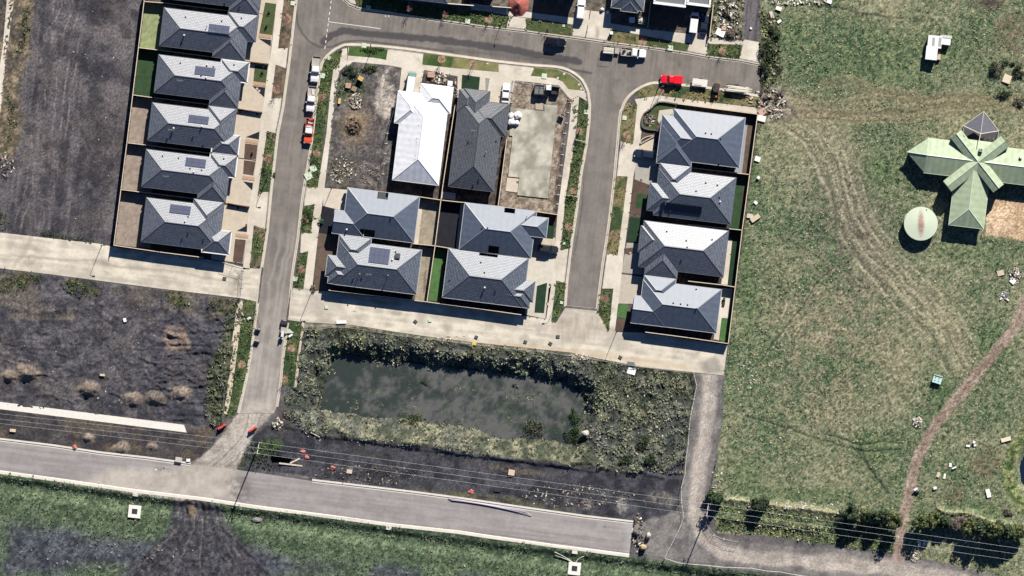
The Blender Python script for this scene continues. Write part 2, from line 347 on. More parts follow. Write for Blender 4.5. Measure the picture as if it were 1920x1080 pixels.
# the paddock
fld = sm(sdist(FIELD, 1, 80))
RN = RNG.random(SH).astype(np.float32); RN2 = (RN + np.roll(RN, 1, 0) + np.roll(RN, 1, 1)) / 3
dry = ct(0.24 * n1 + 0.20 * n4 + 0.26 * n3 + 0.30 * RN2, 0.36, 0.64)
paint(fld, mixc(dry, (80, 103, 72), (152, 148, 120)))
tr = [(1425, 190), (1490, 205), (1540, 245), (1580, 320), (1600, 400), (1640, 470), (1710, 545), (1770, 605), (1815, 690)]
d = ldist(tr, 2, 200)
paint(fld * sm(d, 40, 30), mixc(ct(0.5 * n2 + .5 * RN2), (118, 112, 92), (164, 156, 128)), 0.75); STR = fld * sm(d, 40, 30)
LN = np.zeros(SH, np.float32)
for k_ in range(30):
    o1 = random.uniform(-75, 60); o2 = random.uniform(.5, 1.4); dd = ldist([(x_ + o1 * .9 * (.25 + i_ * .11 * o2), y_ - o1 * .5) for i_, (x_, y_) in enumerate(tr)], 2, 12)
    mm = fld * sm(dd, 1.3, .7) * ct(fbm(X, Y, 40, 3, k_), .38, .58); paint(mm, (ca(168, 160, 132), ca(86, 86, 68), ca(176, 166, 140))[k_ % 3], .6); LN = np.maximum(LN, .8 * mm)
brown = sm(np.hypot((WX - 1595) / 1.0 + (WY - 420) * -0.25, (WY - 440) * 0.6), 70, 55)
paint(fld * brown, mixc(ct(0.5 * n3 + 0.5 * RN2), (72, 68, 66), (126, 116, 104)), 0.8 * ct(.6 * n2 + .4 * n1, .3, .5))
paint(fld * sm(np.hypot(WX - 1560, (WY - 640) * 0.75), 110, 110) * ct(0.7 * n2 + 0.3 * n1, .38, .6), mixc(ct(0.4 * n3 + 0.6 * RN2), (106, 102, 84), (166, 154, 128)), 0.85)
for gx_, gy_, rx_, ry_ in ((1660, 110, 180, 70), (1480, 70, 50, 60), (1650, 320, 45, 60), (1410, 330, 26, 130), (1400, 560, 30, 110), (1390, 470, 22, 60), (1800, 470, 60, 26), (1860, 640, 40, 60), (1640, 840, 60, 40), (1500, 930, 160, 22), (1400, 900, 50, 40), (1760, 730, 40, 60), (1850, 960, 90, 30)):
    paint(fld * sm(np.hypot((WX - gx_) / rx_, (WY - gy_) / ry_), 0.5, 0.7), mixc(ct(0.5 * n3 + 0.5 * RN2), (52, 82, 52), (108, 126, 86)), 0.68)
for off in (-37, -30, -21, -17, -6, 1, 13, 18, 29):
    dd = ldist([(x_ + off * 0.9, y_ - off * 0.7) for x_, y_ in tr], 2)
    paint(fld * sm(dd, 2.0, 1.0 + .6 * math.sin(off)) * ct(fbm(X, Y, 34, 3, abs(off)), .30, .5), ca(186, 178, 150) if off % 2 else ca(88, 86, 70), 0.75); LN = np.maximum(LN, sm(dd, 2, 2))
for k_, pl in enumerate(([(1425, 178), (1540, 196), (1640, 182), (1740, 192), (1840, 186), (1985, 190)], [(1428, 196), (1530, 212), (1640, 214), (1760, 200), (1850, 198), (1985, 215)], [(1500, 214), (1600, 220), (1720, 216), (1800, 205)], [(1545, 160), (1600, 152), (1650, 172), (1745, 186), (1850, 180)])):
    for off in (-9, -4, 0, 5, 10):
        paint(fld * sm(ldist([(x_, y_ + off) for x_, y_ in pl], 2), 1.5, 0.8), (ca(164, 150, 120), ca(66, 62, 50))[(k_ + off) % 2], 0.6); LN = np.maximum(LN, sm(ldist([(x_, y_ + off) for x_, y_ in pl], 2), 2, 2))
    paint(fld * sm(ldist(pl, 2), 12, 10), ca(134, 124, 98), 0.4)
for pl in ([(1480, 800), (1560, 832), (1620, 848), (1690, 842)], [(1540, 812), (1610, 834), (1690, 830)], [(1606, 810), (1625, 870), (1670, 922)], [(1598, 838), (1640, 890), (1668, 924)], [(1400, 780), (1480, 802)], [(1410, 690), (1560, 500)]):
    paint(sm(ldist(pl, 2), 1.5, 1.3), ca(40, 44, 34), 0.85); LN = np.maximum(LN, sm(ldist(pl, 2), 3, 3)); Hm -= 0.10 * sm(ldist(pl, 2), 2, 2)
paint(fld * sm(ldist([(1478, 0), (1560, 12), (1640, 26), (1740, 40)], 2), 3, 2), ca(40, 44, 30), 0.7)
brs = sm(np.hypot((WX - 1855) / 1.4, (WY - 5) / 0.7), 14, 16); paint(brs, ca(78, 66, 62), 0.9)
for gx_, gy_, r_ in ((1848, 868, 30), (1790, 925, 18), (1905, 60, 40), (1890, 300, 6)):
    paint(sm(np.hypot(WX - gx_, WY - gy_), 12, r_) * ct(n3, .3, .6), ca(98, 78, 62), 0.6)
Hm += fld * (0.10 * (n2 - 0.5) + 0.16 * (n3 - 0.5)); Tf = np.maximum(Tf, fld * (2.0 + 4.0 * (1 - dry)) * (1 - 0.8 * brown) * (1 - 0.97 * LN) * (1 - 0.75 * STR) * 0.75)
Tsz = np.where(fld > .5, 0.12 + 0.11 * (1 - dry), Tsz)
# the grass bank and ditch south of the paddock, with pale dry edges
for pl in ([(1365, 938), (1460, 950), (1570, 965), (1700, 980)], [(1352, 968), (1430, 978), (1540, 992)], [(1760, 955), (1985, 1000)]):
    dl = ldist(pl, 2)
    paint(sm(dl, 4, 3), ca(186, 176, 142), 0.75); Hm += 0.7 * sm(dl, 7, 4)
bank = sm(sdist([(1345, 945), (1560, 968), (1690, 990), (1690, 1040), (1400, 1000), (1345, 995)], 1)); paint(bank, mixc(ct(n3), (44, 62, 34), (90, 104, 62)), 0.75); Tf = np.maximum(Tf, bank * 4); Tsz = np.where(bank > .5, .3, Tsz)
# a farm dam at the east edge
dam = np.hypot(WX - 1950, (WY - 884) * 0.82)
paint(sm(np.abs(dam - 60), 9, 9), mixc(ct(n3), (74, 98, 48), (150, 158, 96)), 0.85); Hm -= 2.2 * sm(dam, 10, 40)
Tf = np.maximum(Tf, 5 * sm(np.abs(dam - 60), 9, 9))
# the retention basin
bs = sm(sdist(BASIN, 1, 80), 3)
pd = sdist(POND, 1, 90) + 7 * (fbm(X, Y, 14, 3, 4) - .5) * 2
paint(bs, mixc(ct(0.5 * n2 + 0.5 * n3), (66, 72, 58), (112, 112, 94)))
paint(bs * sst(0.5, 0.6, n1), ca(104, 104, 108), 0.4); paint(bs * sst(0.54, 0.66, n2), ca(128, 132, 106), 0.5); paint(bs * sst(0.5, 0.36, n2) if False else bs * (1 - sst(0.34, 0.46, n2)), ca(44, 54, 42), 0.6)
southb = sm(sdist([(602, 770), (740, 788), (870, 804), (950, 824), (1062, 830), (1100, 850), (1250, 892), (1000, 864), (690, 824), (610, 812)], 2), 7)
paint(southb, mixc(ct(0.5 * n2 + .5 * RN2), (82, 88, 70), (140, 136, 114)), 0.25 + 0.6 * ct(n2, .4, .6)); SB = southb
Tf = np.maximum(Tf, bs * (pd > -2) * (3.4 + 2.2 * n3) * np.clip(ct(n2 + .25 * (n3 - .5), .36, .54) + .22, 0, 1) * (1 - .55 * southb)); Tsz = np.where(bs > .5, 0.16 + 0.26 * n2, Tsz)
nb = sst(0, 1, np.clip((700 - (Y - (X - 632) * 0.115)) / 60.0, 0, 1))           # the north bank is the steep one
wid = 46.0 - 6 * nb
Hm += bs * (-2.9 * (1 - sst(0, 1, np.clip(pd / wid, 0, 1)))) * (pd < 90) + bs * (0.8 * (n2 - 0.5) + 0.4 * (n3 - 0.5)) * (pd > 0)
Hm += southb * 0.5
eb = sm(sdist([(1095, 735), (1300, 720), (1285, 880), (1100, 850)], 2), 10); Hm += eb * 0.5 * (ridg(X, Y, 60, 3, 3) - 0.6)
# burnt-dark soil between basin and the new road
ds = sm(sdist([(440, 885), (452, 850), (470, 822), (500, 800), (530, 800), (600, 818), (700, 832), (800, 846), (900, 858), (1000, 870), (1150, 890), (1250, 878), (1283, 862), (1276, 960), (1190, 985), (1100, 968), (860, 933), (680, 910), (585, 900), (500, 886)], 1), 3)
paint(ds, mixc(ct(n2), (44, 45, 52), (76, 75, 81)))
for gx_, gy_, rx_, ry_, cl in ((480, 850, 24, 26, (58, 70, 40)), (500, 838, 22, 22, (66, 88, 42)), (515, 830, 18, 12, (60, 84, 40)), (455, 868, 10, 18, (80, 80, 62)), (700, 850, 60, 10, (64, 66, 62)), (560, 895, 40, 6, (118, 112, 108)), (655, 880, 12, 8, (120, 112, 98)), (1100, 945, 12, 14, (150, 145, 138)), (1165, 950, 12, 18, (150, 146, 138)), (1240, 935, 30, 18, (124, 118, 110)), (960, 880, 90, 8, (96, 88, 80)), (930, 935, 180, 7, (92, 92, 66)), (620, 822, 30, 6, (56, 60, 50))):
    paint(ds * sm(np.hypot((WX - gx_) / rx_, (WY - gy_ - (X - gx_) * 0.13) / ry_), 0.4, 0.8) * ct(n3, .25, .55), ca(*cl), 0.85)
Tf = np.maximum(Tf, 5 * ds * sm(np.hypot((WX - 495) / 30, (WY - 848) / 28), 0.4, 0.9))
Hm += ds * (0.12 * (ridg(X, Y, 24, 3, 5) - 0.5) + 0.06 * (n3 - 0.5) - 0.35 * sm(np.abs(pd - 60), 18, 30))
pit = sm(sdist([(506, 856), (545, 862), (540, 871), (508, 868)], 0), 2, 0); Hm -= 1.3 * pit; paint(pit, ca(46, 42, 40), 0.8)
paint(sm(sdist([(1188, 988), (1280, 958), (1320, 1060), (1250, 1050), (1200, 1036)], 2), 6), mixc(ct(n2), (72, 70, 70), (132, 127, 122)), 0.9)
paint(sm(sdist([(515, 772), (545, 762), (552, 800), (545, 830), (520, 812)], 2), 5), mixc(ct(n2), (62, 58, 60), (92, 86, 82)), 0.9)
# south side of the new road: swale, grass, dark dirt
so_ = [(-70, 876), (0, 886), (250, 921), (480, 951), (727, 985), (900, 1008), (1180, 1044), (1230, 1050), (1420, 1076), (1540, 1090), (1700, 1092), (1700, 1160), (-70, 1160)]
sg = sm(sdist(so_, 0, 130), 2); rd = sdist(so_, 0, 130)
paint(sg, mixc(ct(0.5 * n2 + 0.5 * n3), (54, 57, 67), (92, 95, 102)))
gb = sg * sst(-96 - 24 * n1, -60, rd + 50 * (n1 - 0.5)) * (1 - 0.75 * sm(sdist([(325, 930), (410, 945), (440, 1000), (500, 1160), (200, 1160), (220, 1080), (310, 1010)], 2), 10))
gb = np.maximum(gb, sg * sst(520, 700, X) * sst(0.40, 0.56, n1 + 0.08) * (X < 1240))
paint(gb, mixc(ct(0.4 * n2 + 0.3 * n3 + .3 * RN2), (56, 76, 50), (114, 130, 96)), 0.85); Tf = np.maximum(Tf, gb * 3.2 * ct(n2 + .2 * (n3 - .5), .34, .54)); Tsz = np.where(gb > .4, 0.2, Tsz)
Hm += sg * (-0.75 * sst(-4, -20, rd) + 0.75 * sst(-24, -44, rd)) + sg * (0.45 * (ridg(X, Y, 34, 4, 1) - 0.5) * (1 - gb) + 0.16 * (n3 - 0.5))
fan = sg * sm(sdist([(325, 928), (400, 940), (430, 985), (500, 1070), (520, 1160), (190, 1160), (235, 1075), (312, 1005), (335, 960)], 2), 8); paint(fan, mixc(ct(n3), (50, 49, 56), (84, 82, 86)), .9); Tf *= 1 - .95 * fan; gb = gb * (1 - fan)
ruts = sg * (1 - gb)
for k_ in range(13):
    a0 = 330 + 6.5 * k_; pl = [(a0, 935 + k_), (a0 - 4 + k_ * 1.2, 990), (a0 + (k_ - 8) * 11 + 10, 1040 + (8 - k_) * 2), (a0 + (k_ - 7) * 24, 1100)]
    dd = ldist(pl, 1); paint(sg * sm(dd, 2.0, 1.2) * ct(fbm(X, Y, 40, 3, k_), .26, .44), (ca(36, 36, 42), ca(112, 106, 106))[k_ % 2] if k_ % 3 else ca(70, 68, 72), 0.85); Hm += sg * 0.14 * (1, -1)[k_ % 2] * sm(dd, 2, 1.8); Tf *= 1 - sm(dd, 3, 3)
m = sm(np.hypot((WX - 361) / 11, (WY - 958) / 13), 0.3, 0.8); paint(m, ca(140, 118, 92), 0.7); Hm += 0.4 * m
# house lots: trodden dark soil
for pl in ([(274, -70), (560, -70), (470, 500), (215, 463)], [(626, 125), (1060, 160), (1050, 400), (1022, 600), (570, 545), (600, 330)], [(1200, 190), (1424, 216), (1366, 648), (1140, 625), (1185, 340)]):
    m = sm(sdist(pl, 0)); paint(m, mixc(ct(n3), (64, 57, 55), (100, 91, 84))); Hm *= 1 - m; Tf *= 1 - m
north = sm(sdist([(640, -70), (1425, -70), (1426, 122), (1072, 70), (840, 40), (655, 8)], 0)); paint(north, mixc(ct(n3), (88, 80, 72), (120, 112, 102)))
# the vacant corner lot
vl = sm(sdist([(628, 150), (662, 118), (726, 124), (752, 128), (748, 172), (728, 350), (609, 350), (614, 290), (624, 200)], 0), 2)
paint(vl, mixc(ct(0.5 * n2 + 0.5 * n3), (78, 75, 76), (120, 113, 108)))
paint(vl * sm(np.hypot((WX - 668) / 1.1, (WY - 238) / 1.2), 18, 26), ca(136, 118, 96), 0.85)
paint(vl * sm(np.hypot((WX - 655) / 1.3, WY - 168), 14, 24) * (Y < 215), mixc(ct(n3), (38, 58, 34), (80, 96, 56)), 0.7 * 1.0)
pw = vl * sm(sdist([(706, 172), (712, 148), (728, 126), (732, 126), (722, 152), (738, 160), (740, 185), (738, 215), (722, 225), (704, 200)], 1), 4)
paint(pw * (0.55 + 0.45 * ct(fbm(U / 3.0, V / 26.0, 1, 3, 4), .35, .6)), ca(196, 184, 172), 0.92)
paint(vl * sm(np.hypot(WX - 640, (WY - 325) * 0.8), 18, 26) * ct(n3, .3, .6), ca(70, 78, 48), 0.7)
paint(vl * sm(np.hypot((WX - 700) / 0.6, (WY - 270) / 2.2), 12, 18), ca(74, 70, 74), 0.6)
Hm += vl * (0.14 * (n3 - 0.5) + 0.12 * (ridg(X, Y, 14, 2, 2) - 0.5)); Tf = np.maximum(Tf, vl * 3 * sm(np.hypot((WX - 655) / 1.3, WY - 168), 14, 22))
hp = np.clip(1 - np.hypot((WX - 665) / 1.0, (WY - 235) / 1.15) / 19, 0, 1); Hm += 0.85 * hp ** 0.8 * (0.4 + 1.2 * ct(fbm(X, Y, 5, 2, 7), .25, .75)) * vl
# the slab lot
sl_ = sm(sdist([(962, 153), (1048, 163), (1066, 186), (1058, 250), (1042, 402), (936, 386), (950, 260)], 0), 1.5)
paint(sl_, mixc(ct(n3), (126, 112, 98), (166, 152, 136))); Hm += sl_ * 0.08 * (n3 - 0.5)
paint(sl_ * sm(ldist([(1066, 190), (1060, 250), (1048, 330), (1042, 400)], 1), 3, 4), mixc(ct(n3), (70, 58, 52), (120, 104, 92)), 0.8)
# verges beside the streets
def verge(pts, a=(54, 76, 42), b=(98, 108, 66), k=0.95, t=6.0, s_=0.22):
    global Tf, Tsz
    m = sm(sdist(pts, 0), 1.0); paint(m, mixc(ct(0.5 * n2 + 0.5 * n3, .38, .6), a, b), k); Hm[:] = Hm * (1 - m) + m * 0.02 * n3
    Tf = np.maximum(Tf, m * t * ct(n3 + 0.25 * (n2 - .5), .30, .5)); Tsz = np.where(m > .5, s_, Tsz); return m
GR = [[(532, -10), (556, -10), (543, 90), (521.5, 90)], [(517, 121), (538, 128), (531, 184), (508.5, 184)], [(500, 246), (522, 251), (508, 360), (486, 360)], [(477, 422), (499, 430), (489, 503), (468, 503)],
      [(635, 95), (640, 92), (641, 117), (634, 132), (625, 130), (618, 176), (610, 235), (596, 351), (571, 350), (583, 276), (594, 180), (602, 130), (612, 106)],
      [(571, 386), (591, 382), (585, 436), (562, 437)], [(560, 476), (578, 471), (569, 543), (549, 541)],
      [(458, 556), (482, 566), (474, 647), (458, 725), (440, 780), (424, 780), (440, 650), (452, 590)], [(541, 600), (570, 602), (562, 660), (553, 725), (526, 722), (532, 660)],
      [(655, 9), (680, -20), (760, 5), (880, 22), (905, 22), (960, 32), (950, 56), (840, 42), (730, 25)], [(985, 34), (1075, 48), (1070, 71), (987, 60)], [(1140, 58), (1215, 68), (1288, 82), (1286, 100), (1212, 90), (1130, 80)],
      [(1325, 82), (1390, 84), (1386, 113), (1325, 106)],
      [(1070, 187), (1088, 180), (1105, 200), (1100, 270), (1072, 455), (1066, 466), (1051, 470), (1060, 370), (1072, 300), (1080, 247)], [(1043, 526), (1062, 531), (1055, 577), (1045, 606), (1033, 600)],
      [(1174, 192), (1196, 197), (1187, 270), (1161, 265), (1164, 222)], [(1153, 330), (1177, 331), (1168, 400), (1159, 479), (1136, 475), (1141, 430)], [(1125, 541), (1150, 541), (1141, 621), (1121, 615), (1120, 584)],
      [(1190, 174), (1212, 160), (1236, 157), (1352, 169), (1420, 182), (1418, 200), (1300, 188), (1232, 180), (1222, 190), (1200, 186)]]
for g in GR: verge(g)
for g in (GR[0], GR[1], GR[2], GR[3]):
    m = sm(sdist(g, 0), 1) * sst(0.44, 0.56, n1 + 0.25 * (n3 - .5) + 0.06); paint(m, mixc(ct(n3), (98, 82, 70), (132, 112, 96)), 0.85); Tf *= 1 - 0.9 * m
for g in (GR[15], GR[16], GR[18], GR[10], GR[11]):
    m = sm(sdist(g, 0), 1); paint(m * ct(n2, .34, .56), ca(140, 126, 92), 0.75); Tf *= 1 - .7 * m
MULCH = []                         # filled with the saplings below
SAPLINGS = [(539, 35), (503, 298), (519, 168), (604, 182), (594, 287), (573, 409), (566, 505), (768, 17), (835, 26), (917, 36), (1029, 51), (1206, 77), (1354, 97), (1175, 252), (1087, 245), (1075, 357), (1067, 425), (1150, 440), (1134, 559), (454, 683), (547, 652), (533, 712), (1240, 171)]
for sx_, sy_ in SAPLINGS:
    m = sm(np.hypot(FX - sx_, FY - sy_), 2.5, 7); paint(m, mixc(ct(n3), (138, 108, 92), (190, 158, 134)), 0.85); Tf *= 1 - m
# weeds and rubbish between the new houses and the old track
wd = sm(sdist([(1338, -70), (1400, -70), (1392, 76), (1328, 68)], 1), 2); paint(wd, mixc(ct(n3), (58, 70, 48), (150, 142, 122))); Tf = np.maximum(Tf, wd * 4); Hm += wd * 0.3 * n3
nt_ = sm(sdist([(1402, -70), (1428, -70), (1422, 78), (1391, 74)], 0), 2); paint(nt_, mixc(ct(fbm(U / 3, V / 60, 1, 3, 2), .35, .65), (84, 79, 84), (116, 110, 112))); Tf *= 1 - nt_; Hm *= 1 - nt_
we = sm(sdist([(1424, 20), (1462, 30), (1466, 150), (1440, 170), (1424, 168)], 2), 4); paint(we, mixc(ct(n3), (38, 46, 32), (86, 92, 62)), 0.8); Tf = np.maximum(Tf, we * 4); Tsz = np.where(we > .5, .4, Tsz)
rb = sm(sdist([(1422, 172), (1470, 165), (1490, 215), (1450, 225), (1424, 215)], 2), 6); paint(rb, mixc(ct(n3), (90, 84, 78), (156, 146, 130)), 0.8)
# lane edge: pale weedy strip under the north rim of the basin
st = sm(ldist([(572, 609), (665, 613), (742, 625), (890, 645), (1012, 657), (1120, 674)], 1), 3, 3); paint(st, mixc(ct(n3), (104, 112, 84), (190, 176, 150)), 0.7)
# gravel tracks
def track(pts, a, b, lines, k=0.95):
    global Tf
    m = sm(sdist(pts, 1), 3); paint(m, mixc(ct(n2), a, b), k); Tf *= 1 - m; Hm[:] = Hm * (1 - m) + m * 0.02 * n3
    return m
mA = track(TRACK_A, (160, 151, 142), (192, 182, 170), None)
mB = track(TRACK_B, (106, 103, 102), (136, 131, 128), None)
cB = [(1330, 700), (1328, 760), (1318, 840), (1308, 900), (1303, 960), (1318, 1010), (1360, 1038), (1450, 1048), (1600, 1058), (1760, 1080), (1985, 1130)]
paint(sm(ldist(cB, 2), 5, 14), mixc(ct(n2), (168, 158, 148), (196, 185, 174)), 0.88)
for off in (-10, -6, -2, 3, 7, 11):
    paint(sm(ldist([(x_ + off, y_ - (off if y_ > 1000 else 0)) for x_, y_ in cB], 2), 1.4, 0.8) * mB, (ca(200, 188, 176), ca(136, 128, 124))[off % 2], 0.5)
for off in (-14, -9, -4, 2, 8, 13):
    pl = [(482 + off, 770), (462 + off, 815), (432 + off, 860), (392 + off, 892 + off * .5), (330, 905 + off), (250, 898 + off)]
    paint(sm(ldist(pl, 2), 1.6, 0.9) * mA, (ca(206, 198, 188), ca(122, 114, 110))[abs(off) % 2], 0.6)
ft = ldist(FARM_T, 1, 40); mF = sm(ft, 3, 10); paint(mF, mixc(ct(n2), (142, 122, 110), (172, 152, 140)), 0.92); Tf *= 1 - mF
paint(sm(ft, 2, 2), ca(118, 106, 88), 0.5); Hm *= 1 - mF
pv = sm(sdist([(1852, 372), (1990, 378), (1990, 462), (1846, 440)], 1), 1.5)          # bare ground court beside the farmhouse
paint(pv, mixc(ct(0.5 * n1 + 0.5 * n2, .4, .6), (196, 166, 134), (226, 198, 166)), 0.95); Tf *= 1 - pv; Hm *= 1 - pv
for mx, my in ((1905, 425), (1860, 435), (1890, 438)): paint(sm(np.hypot(FX - mx, FY - my), 3, 4), ca(150, 130, 106), 0.6)

# pavement paint: asphalt and concrete
asp = mixc(ct(0.6 * n2 + 0.4 * fbm(U / 3, V / 80, 1, 3, 2)), (116, 109, 103), (138, 130, 122))
con = mixc(ct(0.5 * n1 + 0.5 * n2), (206, 195, 178), (228, 218, 202))
Cp[:] = con
ms = sm(sdist(STREET, 0), 1, 5); Cp[:] = Cp * (1 - ms[..., None]) + asp * ms[..., None]
mid = [(1130, 180), (1122, 300), (1106, 420), (1090, 560)]
paint(sm(ldist(mid, 2), 10, 14) * ms, ca(130, 122, 118), 0.5, Cp)
wst = [(545, 370), (538, 430), (524, 520), (510, 600), (498, 690), (484, 770)]
for off in (-13, 3, 12):
    paint(sm(ldist([(x_ + off, y_) for x_, y_ in wst], 2), 3, 2.5) * ms * sst(380, 480, Y), ca(170, 162, 154), 0.55, Cp)
paint(ms * sst(480, 700, Y) * (X < 560), mixc(ct(.5 * n2 + .5 * fbm(U / 4, V / 60, 1, 3, 2)), (150, 143, 136), (182, 174, 165)), 0.8, Cp)
paint(ms * sst(735, 770, Y), mixc(ct(n2), (160, 151, 142), (192, 182, 170)), 0.95, Cp)
drk = ca(62, 60, 64)
bl = [(606, 78), (622, 66), (640, 59), (665, 60), (720, 66), (800, 72), (880, 82), (950, 92), (1030, 106), (1085, 116)]
paint(sm(ldist(bl, 1), 1.5, 6.5) * ms, ca(70, 67, 70), 0.9, Cp); paint(sm(ldist([(840, 92), (950, 104), (1060, 120)], 1), 4, 5) * ms, drk, 0.45, Cp)
paint(sm(ldist([(556, 20), (558, 45), (566, 62), (580, 78), (598, 88), (622, 88), (645, 78), (675, 76), (745, 84), (850, 97)], 0), 1.2, 1.6) * ms, drk, 0.75, Cp)
for q in (6, 10, 14, 18): paint(sm(np.abs(np.hypot(X - 605, Y - 30) - 30 - q), 0.8, 0.5) * (Y > 30) * (X < 612) * ms, ca(96, 92, 92), 0.5, Cp)
paint(sm(ldist([(1076, 478), (1083, 440), (1092, 380), (1095, 330)], 0), 1, 0.8) * ms, drk, 0.7, Cp)
paint(sm(ldist([(1060, 128), (1085, 133), (1108, 137)], 0), 1.5, 2) * ms, drk, 0.8, Cp); paint(sm(np.hypot(X - 1274, (Y - 122) * .6), 3, 3), ca(92, 88, 86), 0.6, Cp)
for dx_, dy_ in ((906, 67), (924, 68), (932, 74), (945, 73), (762, 36), (830, 47), (956, 65)): paint(sm(np.hypot(FX - dx_, (FY - dy_) * 1.5), 1.5, 2), drk, 0.8, Cp)
for k_ in range(60): paint(sm(np.hypot(FX - random.uniform(480, 1400), FY - random.uniform(30, 600)), 1, random.uniform(0.3, 1.4)), ca(92, 88, 86), 0.5, Cp)
sr = sm(sdist(SROAD, 0), 1, 4); Cp[:] = Cp * (1 - sr[..., None]) + mixc(ct(0.4 * n2 + 0.6 * fbm(U / 90, V / 4, 1, 3, 2)), (146, 140, 138), (166, 159, 156)) * sr[..., None]
paint(sr * sm(sdist(TRACK_A, 2), 10), mixc(ct(n2), (176, 166, 154), (198, 188, 176)), 0.9, Cp)
paint(sr * sm(sdist([(420, 895), (460, 890), (480, 930), (440, 940)], 2), 8) * ct(n3, .3, .6), ca(104, 96, 92), 0.6, Cp)
paint(sr * sst(1160, 1190, X + 20 * (n2 - .5)), ca(188, 184, 180), 0.7, Cp); paint(sr * sm(ldist([(1000, 985), (1160, 1010)], 2), 5, 3), ca(176, 168, 162), 0.5, Cp)
for pl in ([(280, 905), (330, 912), (380, 908), (420, 880)], [(200, 900), (320, 922), (400, 915), (450, 870)]): paint(sr * sm(ldist(pl, 2), 1.3, .8), ca(186, 176, 166), 0.6, Cp)
for k_ in range(40): paint(sr * sm(np.hypot(FX - random.uniform(20, 1150), FY - random.uniform(830, 1030)), 1.5, random.uniform(0.5, 3)), ca(116, 108, 106), 0.6, Cp)
paint(sr * sm(ldist([(620, 945), (800, 968), (960, 990), (1140, 1012)], 2), 1.3, .8), ca(128, 120, 120), 0.5, Cp)
for L in (LANE_W, LANE_E):
    m = sm(sdist(L, 0), 1, 4)
    paint(m, mixc(ct(0.5 * fbm(U / 80, V / 6, 1, 4, 4) + 0.5 * n2), (186, 177, 162), (230, 220, 200)), 0.9, Cp)
paint(sm(ldist([(-20, 478), (200, 492), (330, 512), (470, 532)], 2), 3, 2), ca(152, 138, 122), 0.5, Cp); paint(sm(ldist([(60, 440), (30, 500)], 2), 3, 4), ca(160, 146, 130), 0.4, Cp)
for k_ in range(30): paint(sm(np.hypot(FX - random.uniform(40, 90), FY - random.uniform(480, 510)), .8, random.uniform(.3, 1)), ca(96, 86, 78), 0.7, Cp)
paint(sm(sdist([(430, 500), (455, 508), (454, 548), (438, 540)], 2), 6) * ct(n3, .35, .6), ca(128, 116, 106), 0.7, Cp)
paint(sm(sdist([(1030, 595), (1122, 585), (1140, 625), (1050, 650)], 2), 10), mixc(ct(fbm(X / 4, Y / 22, 1, 3, 1)), (168, 156, 144), (196, 182, 166)), 0.6, Cp)
paint(sm(sdist([(570, 545), (640, 552), (650, 590), (560, 595)], 2), 10), ca(178, 168, 158), 0.6, Cp)
paint(sm(sdist([(1318, 680), (1340, 665), (1350, 700), (1325, 700)], 2), 4), ca(132, 126, 122), 0.6, Cp)
paint(sm(ldist([(800, 640), (1000, 652), (1150, 672), (1290, 690)], 2), 6, 5), ca(206, 182, 150), 0.6, Cp)
for q in ((660, 110, 26, 9), (790, 112, 14, 14), (975, 135, 14, 8), (1060, 300, 8, 60)): paint(sm(np.hypot((WX - q[0]) / q[2], (WY - q[1]) / q[3]), .4, .8) * ct(n3, .3, .6), ca(176, 160, 144), 0.5, Cp)
paint(sm(np.hypot((FX - 1120) / .5, (FY - 62) / 1.3), 6, 8), ca(140, 132, 118), 0.6, Cp)
for k_ in range(170):
    L = (LANE_W, LANE_E)[k_ % 2]; qx, qy = (random.uniform(0, 480), random.uniform(440, 560)) if k_ % 2 == 0 else (random.uniform(550, 1360), random.uniform(550, 700))
    r_ = random.uniform(0.6, 7); xs0 = slice(max(0, int((qy - 24 - GY0) / GS)), int((qy + 24 - GY0) / GS)); ys0 = slice(max(0, int((qx - 34 - GX0) / GS)), int((qx + 34 - GX0) / GS))
    m = sm(np.hypot((WX[xs0, ys0] - qx) / 2.2, WY[xs0, ys0] - qy - (X[xs0, ys0] - qx) * .12), r_ * .5 + .6, r_) * random.uniform(.1, .38)
    Cp[xs0, ys0] = Cp[xs0, ys0] * (1 - m[..., None]) + m[..., None] * ca(140, 128, 114)
# fine speckle over everything, then the relief under paved places goes flat
wild = np.clip(fld + lotA.__class__(la) + lotB + lotC + ds + sg + bs + vl + sl_, 0, 1) if False else np.clip(fld + la + lotB + lotC + ds + sg + bs + vl + 0.6 * sl_, 0, 1)
Cg *= (1 + (0.25 + 0.28 * wild) * (2 * RNG.random(SH).astype(np.float32) - 1))[..., None] * (0.85 + 0.3 * n3)[..., None]
Hm += wild * (0.062 + 0.04 * fld) * (RN2 - 0.5) * 2
Cp *= (0.95 + 0.10 * RNG.random(SH).astype(np.float32))[..., None]
for L, e in ((STREET, 0), (SROAD, 0), (LANE_W, 2), (LANE_E, 2)):
    d = sdist(L, 0); m = sm(d, 2, 5); Hm = Hm * (1 - m) - 0.02 * m; Tf *= 1 - sm(d, 1, 1)
    uk = ((X > 352) & (X < 588) & (Y < 912)) if L is SROAD else ((Y > 755) & (X < 535)) if L is STREET else None
    if uk is not None: Hm = Hm - 0.118 * sm(d, 7, 5) * uk; Hm = Hm - 0.33 * ((d < 1.0) & ~uk) - 0.2 * ((d < -3) & uk)
    else: Hm = Hm - 0.05 * (d < -2)
lots = sm(sdist([(215, -70), (560, -70), (470, 505), (212, 466)], 0), 1) + sm(sdist([(600, 100), (1110, 130), (1060, 600), (570, 545)], 0), 1) * (1 - vl) + sm(sdist([(1150, 200), (1424, 214), (1366, 648), (1140, 625)], 0), 1)
Hm = np.where(lots > .5, np.minimum(Hm, 0.0), Hm)
Hm -= 0.012

